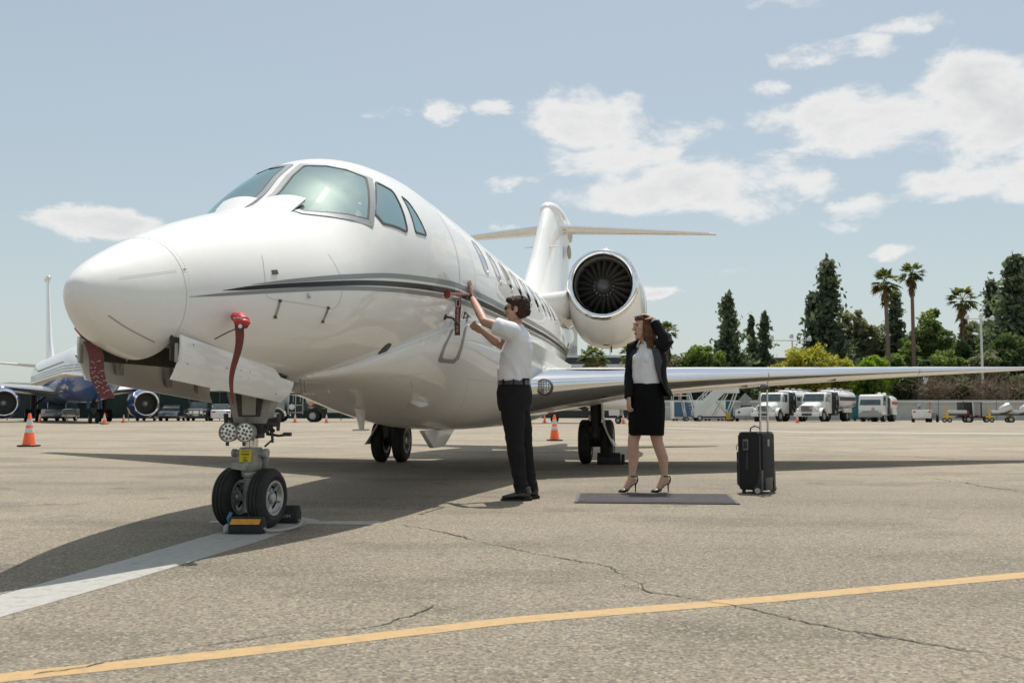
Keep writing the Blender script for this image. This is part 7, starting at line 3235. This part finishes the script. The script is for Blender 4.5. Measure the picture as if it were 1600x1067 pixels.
def build_cart(u, label, drum=True, group=None):
    c = at(u, 661, 80.0)
    t = thing('ground_cart', label, 'cart', (c.x, c.y, 0), rad(-15), group)
    b = MB()
    b.box((.7, .4, .62), (1.9, .9, .12))
    b.build('bed', 'truck_dark', t, smooth=0)
    y = MB()
    y.tube([(-.25, -.1, .25), (-.32, -.12, 1.35)], .055, 8)
    y.box((-.24, -.08, .45), (.55, .16, .14))
    y.box((-.24, -.08, .52), (.2, .2, .36))
    y.build('tow_bar', 'yellow_paint', t, smooth=0)
    for x in (-.42, -.05):
        wheel_far(t, (x, .0, .19), .19, .13, (0, 1, 0))
    for yy in (0, .85):
        wheel_far(t, (1.35, yy, .24), .24, .14, (0, 1, 0))
    if drum:
        d = MB()
        d.lathe([(.05, -.55), (.30, -.45), (.38, -.2), (.38, .35), (.30, .5), (.05, .55)], (1.0, .4, 1.05), (.55, 0, .35), 20)
        d.build('drum', 'steel_tank', t)
        k = MB()
        k.box((.35, .35, .85), (.7, .5, .22))
        k.build('white_case', 'truck_white', t, bevel=.03)
        k = MB()
        k.cyl((.45, .3, .95), (.5, .3, 1.3), .04, .04, 6)
        k.build('pink_flag', 'pink_sticker', t)
    else:
        k = MB()
        k.box((.6, .4, .82), (1.3, .7, .28))
        k.build('white_case', 'cream_box', t, bevel=.03)
        k = MB()
        k.box((1.3, .3, .8), (.2, .2, .2))
        k.build('lamp', 'red_paint', t, smooth=0)


build_cart(1485, 'low cart with orange handle left of the dark generator', False, 'ground carts before the wall')
build_cart(1551, 'yellow-handled cart with grey drum just right of the generator', True, 'ground carts before the wall')
build_cart(1583, 'yellow-handled cart with grey drum at the right end of the wall', True, 'ground carts before the wall')


def build_generator():
    c = at(1506, 661, 80.5)
    t = thing('ground_generator', 'dark box-shaped ground power generator on wheels between the carts', 'generator', (c.x, c.y, 0), rad(0))
    b = MB()
    b.box((.75, .6, 1.05), (1.5, 1.2, 1.15))
    b.build('housing', 'truck_dark', t, bevel=.02)
    p = MB()
    p.box((1.05, -.02, 1.08), (.6, .04, 1.0))
    p.build('side_panel', 'truck_grey', t, smooth=0)
    for k in range(3):
        q = MB()
        q.box((.16 + .2 * k, -.02, 1.1), (.05, .05, .95))
        q.build('louvre_post', 'rubber_far', t, smooth=0)
    h = MB()
    h.tube([(.72, -.08, 1.6), (.74, -.14, .5)], .06, 8)
    h.build('power_cable', 'cream_box', t)
    f = MB()
    f.box((.9, .5, .42), (2.2, 1.2, .14))
    f.build('chassis', 'truck_dark', t, smooth=0)
    for x in (.1, .5, 1.75):
        wheel_far(t, (x, -.05, .24), .24, .16, (0, 1, 0))
    l = MB()
    l.ball((.05, .1, 1.68), .06, 8, 6)
    l.build('beacon', 'red_paint', t)
    for x in (.1, .5, 1.2):
        k = MB()
        k.box((x, -.12, .52), (.18, .04, .1))
        k.build('marker', 'cone_orange', t, smooth=0)


build_generator()


# ---- light poles, sign ----------------------------------------------------------------------------
def light_pole(u, Y, top_v, label, heads, mat='pole_white', r=.13):
    c = at(u, 640, Y)
    hgt = at(u, top_v, Y).z
    t = thing('light_pole', label, 'light pole', (c.x, Y, 0))
    m = MB()
    m.cyl((0, 0, 0), (0, 0, hgt), r, r * .65, 10)
    m.build('pole', mat, t)
    if heads == 1:
        a = MB()
        a.tube([(0, 0, hgt), (.15, 0, hgt + .4), (.8, 0, hgt + .55)], .05, 6)
        a.build('arm', mat, t)
        h = MB()
        h.box((1.0, 0, hgt + .52), (.7, .25, .12))
        h.build('lamp_head', mat, t, bevel=.03)
        return
    a = MB()
    a.tube([(heads[0][0] - .1, 0, hgt), (heads[-1][0] + .1, 0, hgt)], .06, 6)
    a.build('crossbar', mat, t)
    for x, dz in heads:
        h = MB()
        h.lathe([(.10, .28), (.20, .12), (.27, -.18), (.23, -.22), (.02, -.22)], (x, -.1, hgt + dz), (.15, -.35, .9), 16)
        h.build('floodlight', mat, t)


light_pole(1240, 112, 532, 'white twin floodlight pole among the yellow-green trees', ((-2.3, .35), (-.1, .5), (1.9, .2)))
light_pole(1537, 108, 498, 'tall white floodlight pole behind the generator', ((-1.5, .2), (.0, .35), (1.2, .05)), r=.17)
light_pole(1436, 106, 571, 'slim green street light between the palm trunks', 1, 'pole_green', .07)


def build_sign():
    c = at(1165, 640, 103.0)
    z = at(1165, 624, 103.0).z
    t = thing('diamond_sign', 'pale diamond sign above the wall beside the stairs', 'sign', (c.x, 103.0, 0))
    m = MB()
    m.box((0, 0, z), (.95, .04, .95), (0, PI / 4, 0))
    m.build('sign_plate', 'truck_grey', t, smooth=0)
    m = MB()
    m.cyl((0, .06, 0), (0, .06, z), .04, .04, 6)
    m.build('post', 'fence_post', t)


build_sign()

# ---- far hills ------------------------------------------------------------------------------------
def build_hills():
    m = MB()
    Y = 2600.0
    top, bot, back = [], [], []
    for k in range(90):
        x = -2600 + 5200 * k / 89
        h = 70 + 55 * noise.noise(Vector((x * .0011, 3.1, 0))) + 22 * noise.noise(Vector((x * .004, 1.1, 0))) + 8 * noise.noise(Vector((x * .015, 5, 0)))
        h *= max(.12, min(1, .35 + max(0, -x - 300) / 900.0))
        top.append(Vector((x, Y + 500, max(h, 3))))
        bot.append(Vector((x, Y, -2)))
        back.append(Vector((x, Y + 1400, -2)))
    m.rings([bot, top, back], False, False)
    o = m.build('hills', 'hill_scrub', smooth=60)
    tag(o, 'low hazy hills on the horizon', kind='structure')


build_hills()
# ------------------------------------------------------------------ trees, palms, shrubs
def leaf_mat(name, col, var=.35, trans=.38):
    m = pbr(name, col, .6, var=var, vscale=1.3, spec=.3, detail=3)
    nt = m.node_tree
    p = nt.nodes['Principled BSDF']
    out = nt.nodes['Material Output']
    tr = _n(nt, 'ShaderNodeBsdfTranslucent')
    tr.inputs['Color'].default_value = (min(1, col[0] * 1.5), min(1, col[1] * 1.6), col[2], 1)
    mx = _n(nt, 'ShaderNodeMixShader')
    mx.inputs[0].default_value = trans
    nt.links.new(p.outputs[0], mx.inputs[1])
    nt.links.new(tr.outputs[0], mx.inputs[2])
    nt.links.new(mx.outputs[0], out.inputs['Surface'])
    return m


for nm, c in (('cedar_dark', (.088, .115, .078)), ('cedar_light', (.17, .20, .13)), ('oak_dark', (.10, .15, .055)), ('oak_light', (.19, .24, .075)), ('olive_dark', (.17, .18, .12)), ('olive_light', (.25, .25, .17)),
              ('gold_dark', (.22, .22, .04)), ('gold_light', (.38, .36, .06)), ('lime_dark', (.085, .14, .018)), ('lime_light', (.20, .29, .03)), ('ivy_dark', (.05, .07, .038)), ('ivy_light', (.10, .125, .06)),
              ('palm_green', (.11, .15, .05)), ('palm_olive', (.17, .17, .06)), ('palm_dead', (.26, .17, .095)), ('bloom_purple', (.30, .22, .36)), ('fresh_dark', (.09, .13, .035)), ('fresh_light', (.19, .245, .06))):
    leaf_mat(nm, c)
pbr('bark_brown', (.13, .10, .075), .9, var=.3, vscale=3, bump=.5, bscale=12)
pbr('palm_bark', (.19, .145, .105), .9, var=.25, vscale=2, stretch=(1, 1, 5), bump=.5, bscale=8)
pbr('twig_brown', (.24, .185, .135), .9, var=.25, vscale=1)


def leaf_quads(C, size, rng, flat=.0, aspect=.55):
    """Small leaf-shaped quads (4 corners, pointed) at points C with random turns."""
    n = len(C)
    a = rng.normal(size=(n, 3))
    a[:, 2] *= (1 - flat)
    a /= np.linalg.norm(a, axis=1)[:, None]
    b = rng.normal(size=(n, 3))
    b -= a * (a * b).sum(1)[:, None]
    b /= np.linalg.norm(b, axis=1)[:, None]
    s = (size * (.6 + .8 * rng.random(n)))[:, None] if np.ndim(size) == 0 else size[:, None]
    P = np.stack([C - a * s, C - b * s * aspect, C + a * s, C + b * s * aspect], 1)
    V = P.reshape(-1, 3)
    F = np.arange(4 * n).reshape(n, 4)
    return V, F


def tree_trunk(t, hgt, r, limbs, mat='bark_brown', seed=0, lean=0.0):
    m = MB()
    rnd = random.Random(seed)
    pts = [Vector((lean * k / 6 + .06 * r * rnd.uniform(-1, 1) * k, .06 * r * rnd.uniform(-1, 1) * k, hgt * k / 6)) for k in range(7)]
    m.tube(pts, [r * (1.25 if k == 0 else 1 - .13 * k) for k in range(7)], 9)
    for a, z, ln, up in limbs:
        p = pts[0].lerp(pts[-1], min(1, z / hgt))
        p.z = z
        q = p + Vector((math.cos(a) * ln, math.sin(a) * ln, up))
        mid = p.lerp(q, .5) + Vector((0, 0, .1 * ln))
        m.tube([p, mid, q], [r * .42, r * .28, r * .10], 6)
    m.build('trunk', mat, t)


def conifer(u, top_v, Y, hw, label, seed, n=7000, mats=('cedar_dark', 'cedar_light'), low=.10):
    base = at(u, 640, Y)
    H = at(u, top_v, Y).z
    R = hw * 1.75 * Y / FPX
    t = thing('cedar_tree', label, 'tree', (base.x, Y, 0), group='cedars behind the apron')
    rng = np.random.default_rng(seed)
    rnd = random.Random(seed)
    limbs = []
    C, clump = [], []
    nb = 86
    for k in range(nb):
        z = low + (1 - low) * (k + rnd.random()) / nb
        z = min(.985, z)
        a = rnd.uniform(0, 2 * PI)
        L_ = R * (1.02 - z)**1.02 * rnd.uniform(.62, 1.18) * (1.0 + .25 * math.sin(a * 2 + seed))
        if rnd.random() < .12:
            L_ *= .5
        cnt = int(n / nb * (.35 + 1.1 * L_ / R))
        d = np.array([math.cos(a), math.sin(a), 0])
        s = rng.random(cnt)**.75
        up = .16 * L_ * (1 - s) * 0 + .30 * L_ * s - .55 * L_ * s**2 * (1 if z < .8 else .4)
        spread = .085 * R + .17 * L_ * s
        P = d[None] * (L_ * s)[:, None] + rng.normal(size=(cnt, 3)) * spread[:, None] * np.array([1, 1, .48])
        P[:, 2] += z * H + up
        C.append(P)
        clump.append(np.full(cnt, rnd.random()))
        if k % 4 == 0:
            limbs.append((a, z * H * .97, L_ * .8, .1 * L_))
    C = np.concatenate(C)
    clump = np.concatenate(clump)
    tip = rng.normal(size=(120, 3)) * np.array([.05 * R, .05 * R, .03 * H]) + np.array([0, 0, H * .965])
    C = np.concatenate([C, tip])
    clump = np.concatenate([clump, np.full(120, .5)])
    C = C[C[:, 2] > .4]
    clump = clump[:len(C)]
    tree_trunk(t, H * .95, .018 * H + .08, limbs, seed=seed)
    V, F = leaf_quads(C, .28 * (R / 2.4)**.35, rng)
    mi = ((clump + .35 * rng.random(len(C))) > .78).astype(int)
    raw_mesh('crown', V, F, list(mats), t, mi=mi)


def broadleaf(u, top_v, Y, hw, label, seed, mats, n=6500, bot_v=None, leaf=.24, name='tree', cat='tree', clumps=70, group=None, trunk=True, squash=1.0):
    base = at(u, 640, Y)
    H = at(u, top_v, Y).z
    zb = at(u, bot_v, Y).z if bot_v else H * .28
    zb = max(zb, .1)
    R = hw * Y / FPX
    t = thing(name, label, cat, (base.x, Y, 0), group=group)
    rng = np.random.default_rng(seed)
    rnd = random.Random(seed)
    zc, hz = (H + zb) / 2, (H - zb) / 2
    C, tone, limbs = [], [], []
    for k in range(clumps):
        v = rng.normal(size=3)
        v /= np.linalg.norm(v)
        rr = rng.random()**.38 * (.78 + .26 * math.sin(3 * math.atan2(v[1], v[0]) + seed) * .5)
        c = np.array([v[0] * R * rr, v[1] * R * rr * .9, zc + v[2] * hz * rr])
        cr = (.16 + .16 * rng.random()) * min(R, hz) + .12
        cnt = int(n / clumps * (.5 + rng.random()))
        q = rng.normal(size=(cnt, 3))
        q /= np.linalg.norm(q, axis=1)[:, None]
        P = c + q * (cr * rng.random(cnt)**.4)[:, None] * np.array([1.1, 1.1, .8 * squash])
        C.append(P)
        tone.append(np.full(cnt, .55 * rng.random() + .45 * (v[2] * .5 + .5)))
        if trunk and k % 6 == 0:
            limbs.append((math.atan2(c[1], c[0]), max(.3, zb * .9 + .15 * hz), math.hypot(c[0], c[1]) * .85, max(.2, c[2] - zb)))
    C, tone = np.concatenate(C), np.concatenate(tone)
    k = C[:, 2] > .12
    C, tone = C[k], tone[k]
    tree_trunk(t, max(zb + .5 * hz, .6), .02 * H + .06, limbs, seed=seed) if trunk else tree_trunk(t, max(.4, zb + hz * .5), .06, [(2 * PI * i / 7, .3, R * .5, hz) for i in range(7)], seed=seed)
    V, F = leaf_quads(C, leaf, rng)
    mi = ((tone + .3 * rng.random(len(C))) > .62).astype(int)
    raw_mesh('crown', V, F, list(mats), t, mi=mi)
    return t


def fan_frond(V, F, MI, o, d, L_, rng, mi, wid=.75, nblade=9):
    """A fan leaf: a stalk and a half disc of narrow blades."""
    d = d / np.linalg.norm(d)
    ref = np.array([0, 0, 1.0]) if abs(d[2]) < .95 else np.array([1.0, 0, 0])
    s = np.cross(d, ref)
    s /= np.linalg.norm(s)
    nrm = np.cross(s, d)
    hub = o + d * L_ * .5
    b = len(V)
    w = .025
    V += [o - s * w, o + s * w, hub + s * w, hub - s * w]
    F.append((b, b + 1, b + 2, b + 3))
    MI.append(mi)
    for k in range(nblade):
        a = (k / (nblade - 1) - .5) * 2.5
        v = d * math.cos(a) + s * math.sin(a) * wid
        ln = L_ * .55 * (.75 + .25 * math.cos(a)) * (.85 + .3 * rng.random())
        droop = np.array([0, 0, -.22 * ln * (1 + rng.random())])
        sw = np.cross(v, nrm)
        sw = sw / np.linalg.norm(sw) * (.055 * L_)
        b = len(V)
        m = hub + v * ln * .55 + droop * .25 + nrm * .02
        V += [hub, m - sw, hub + v * ln + droop, m + sw]
        F.append((b, b + 1, b + 2, b + 3))
        MI.append(mi)


def palm(u, top_v, Y, hw, label, seed, trunk_r=.2, skirt=60, green=46, mats=('palm_green', 'palm_olive', 'palm_dead'), lean=0.0, skirt_len=2.2, base_u=None):
    base = at(base_u or u, 640, Y)
    R = hw * Y / FPX
    top = at(u, top_v, Y)
    H = top.z - R * .78
    lean = top.x - base.x
    t = thing('fan_palm', label, 'palm tree', (base.x, Y, 0), group='fan palms behind the apron')
    rng = np.random.default_rng(seed)
    m = MB()
    pts, rr = [], []
    for k in range(13):
        z = H * k / 12
        pts.append(Vector((lean * (k / 12)**1.4, 0, z)))
        rr.append(trunk_r * (1.35 if k == 0 else 1.0 - .25 * k / 12))
    m.tube(pts, rr, 10)
    m.build('trunk', 'palm_bark', t)
    o = np.array([lean, 0, H])
    V, F, MI = [], [], []
    for k in range(green):
        a = rng.uniform(0, 2 * PI)
        e = rng.uniform(-.55, 1.45)
        d = np.array([math.cos(a) * math.cos(e), math.sin(a) * math.cos(e), math.sin(e)])
        fan_frond(V, F, MI, o + np.array([0, 0, .25 * rng.random()]), d, R * rng.uniform(.82, 1.05), rng, 0 if rng.random() < .62 and e > -.2 else 1)
    raw_mesh('crown', np.array(V), np.array(F), list(mats), t, mi=MI)
    V, F, MI = [], [], []
    for k in range(skirt):
        a = rng.uniform(0, 2 * PI)
        z = -skirt_len * rng.random()**1.3
        e = rng.uniform(-1.5, -.75)
        d = np.array([math.cos(a) * math.cos(e), math.sin(a) * math.cos(e), math.sin(e)])
        fan_frond(V, F, MI, o + np.array([0, 0, z + .3]), d, R * rng.uniform(.55, .85) * (1 + z / (skirt_len * 2.6)), rng, 2 if rng.random() < .75 else 1, .5, 6)
    if V:
        raw_mesh('dead_fronds', np.array(V), np.array(F), list(mats), t, mi=MI)


def twig_bush(u, top_v, Y, hw, label, seed):
    base = at(u, 640, Y)
    H = at(u, top_v, Y).z
    R = hw * Y / FPX
    t = thing('bare_bush', label, 'bush', (base.x, Y, 0), group='bare brown bushes behind the wall')
    rng = np.random.default_rng(seed)
    V, F = [], []

    def seg(p, q, w):
        s = np.cross(q - p, np.array([rng.normal(), rng.normal(), rng.normal()]))
        s = s / (np.linalg.norm(s) + 1e-9) * w
        b = len(V)
        V.extend([p - s, p + s, q + s * .5, q - s * .5])
        F.append((b, b + 1, b + 2, b + 3))
    for k in range(170):
        a = rng.uniform(0, 2 * PI)
        r0 = R * .75 * math.sqrt(rng.random())
        p = np.array([r0 * math.cos(a), r0 * math.sin(a), .0])
        d = np.array([math.cos(a) * .35, math.sin(a) * .35, 1.0]) + rng.normal(size=3) * .25
        for j in range(4):
            q = p + d * H * .27
            q[2] = min(q[2], H * (1 - .25 * (r0 / R)**2))
            seg(p, q, .05 - .008 * j)
            for _ in range(4):
                dd = d * .4 + rng.normal(size=3) * .6
                e = q + dd * H * .16
                seg(q, e, .03)
                for _ in range(2):
                    seg(e, e + (dd + rng.normal(size=3) * .5) * H * .10, .022)
            p = q
            d = d + rng.normal(size=3) * .3
    raw_mesh('branches', np.array(V), np.array(F), ['twig_brown'], t)


conifer(1140, 466, 118, 27, 'shapely dark cedar standing alone left of the brown roof', 1)
conifer(1176, 497, 125, 15, 'small slim cedar, left one of a close pair', 2, 3500)
conifer(1197, 492, 124, 18, 'small cedar, right one of a close pair', 3, 4200)
conifer(1297, 409, 126, 34, 'very tall dark cedar between the floodlight pole and the palms', 4, 10000)
conifer(1272, 462, 128, 22, 'leafy dark cedar leaning on the tallest one', 5, 5200)
conifer(1403, 456, 128, 24, 'narrow dark cedar between the two tall palms', 6, 6000)
conifer(1556, 441, 126, 27, 'dark pointed cedar right of the tall floodlight pole', 7, 7000)
conifer(1594, 402, 120, 40, 'huge dark cedar cut by the picture edge', 8, 11000)
conifer(1640, 430, 124, 40, 'dark cedar beyond the picture edge', 9, 6000)
GM = ('olive_dark', 'olive_light')
broadleaf(1322, 474, 132, 22, 'grey-green gum tree right against the tallest cedar', 20, GM, 5000, 600)
broadleaf(1350, 470, 130, 24, 'grey-green gum tree left of the leaning palm', 21, GM, 6000, 600)
broadleaf(1374, 494, 131, 20, 'smaller grey-green gum tree behind the leaning palm trunk', 22, GM, 4000, 600)
broadleaf(1522, 494, 132, 24, 'grey-green gum tree behind the tall floodlight pole', 23, GM, 5000, 605)
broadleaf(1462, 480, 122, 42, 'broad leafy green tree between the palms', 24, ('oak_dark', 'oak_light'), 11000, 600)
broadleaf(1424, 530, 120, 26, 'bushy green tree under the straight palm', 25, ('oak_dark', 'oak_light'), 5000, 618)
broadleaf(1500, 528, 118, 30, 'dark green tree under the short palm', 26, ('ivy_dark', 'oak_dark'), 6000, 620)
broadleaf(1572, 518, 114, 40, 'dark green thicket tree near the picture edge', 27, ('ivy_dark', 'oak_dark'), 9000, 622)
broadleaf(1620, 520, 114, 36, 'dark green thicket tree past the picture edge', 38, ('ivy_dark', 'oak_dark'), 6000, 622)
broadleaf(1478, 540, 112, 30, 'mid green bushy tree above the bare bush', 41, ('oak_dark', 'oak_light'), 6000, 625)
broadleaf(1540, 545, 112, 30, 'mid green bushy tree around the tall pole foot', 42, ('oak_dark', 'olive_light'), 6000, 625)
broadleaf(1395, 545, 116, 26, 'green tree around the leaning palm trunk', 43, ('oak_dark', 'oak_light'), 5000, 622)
broadleaf(1098, 533, 112, 40, 'round bright green tree behind the boarding stairs', 28, ('fresh_dark', 'fresh_light'), 9000, 596, .2)
GOLD = ('gold_dark', 'gold_light')
broadleaf(1268, 536, 106, 48, 'wide yellow-green feathery tree behind the fuel trucks', 29, GOLD, 13000, 630, .2, clumps=110)
broadleaf(1214, 560, 107, 28, 'small yellow-green tree behind the suitcase handle', 30, GOLD, 6000, 632, .2)
broadleaf(1314, 552, 107, 26, 'small yellow-green tree touching the lime one', 31, GOLD, 5000, 632, .2)
broadleaf(1364, 553, 104.8, 40, 'lime green leafy tree behind the flat-fronted truck', 32, ('lime_dark', 'lime_light'), 10000, 636, .3, clumps=60)
IVY = ('ivy_dark', 'ivy_light')
for u, v, hw, sd, lb in ((1050, 588, 26, 33, 'dark ivy shrub behind the service stand'), (1088, 586, 30, 34, 'dark ivy shrub left of the stair landing'), (1150, 590, 26, 35, 'dark ivy shrub behind the diamond sign'),
                         (1410, 572, 26, 36, 'dark shrub at the foot of the palms'), (1486, 585, 30, 37, 'dark shrub between the bare bushes'), (1590, 580, 30, 39, 'dark shrub at the right end of the wall')):
    broadleaf(u, v, 107.5 if u > 1300 else 105.8, hw, lb, sd, IVY, 5000, 640, .22, 'shrub', 'shrub', 60, 'dark shrubs behind the wall', False)
broadleaf(1053, 549, 126, 20, 'purple flowering tree beside the short palm', 40, ('bloom_purple', 'olive_light'), 3500, 600, .22)
twig_bush(1448, 604, 108, 30, 'bare brown bush left of the dark shrub', 50)
twig_bush(1546, 602, 108, 36, 'bare brown bush behind the generator and pole', 51)
palm(1382, 422, 115, 27, 'tall fan palm leaning left, lower of the tall pair', 60, .26, 80, base_u=1392)
palm(1424, 411, 115, 24, 'tall straight fan palm, higher of the tall pair', 61, .24, 70, base_u=1430)
palm(1503, 449, 118, 27, 'fan palm with thick dead skirt right of the leafy tree', 62, .3, 110, skirt_len=4.0, base_u=1506)
palm(927, 540, 112, 27, 'low green fan palm in front of the banded building', 63, .45, 30, 60, skirt_len=1.6)
palm(986, 532, 118, 32, 'brownish fan palm half hidden by the person with long hair', 64, .4, 90, 40, ('palm_olive', 'palm_olive', 'palm_dead'), skirt_len=3.5)
palm(1043, 504, 120, 21, 'shaggy fan palm right behind the raised elbow', 65, .35, 90, 44, ('palm_olive', 'palm_green', 'palm_dead'), skirt_len=4.5)
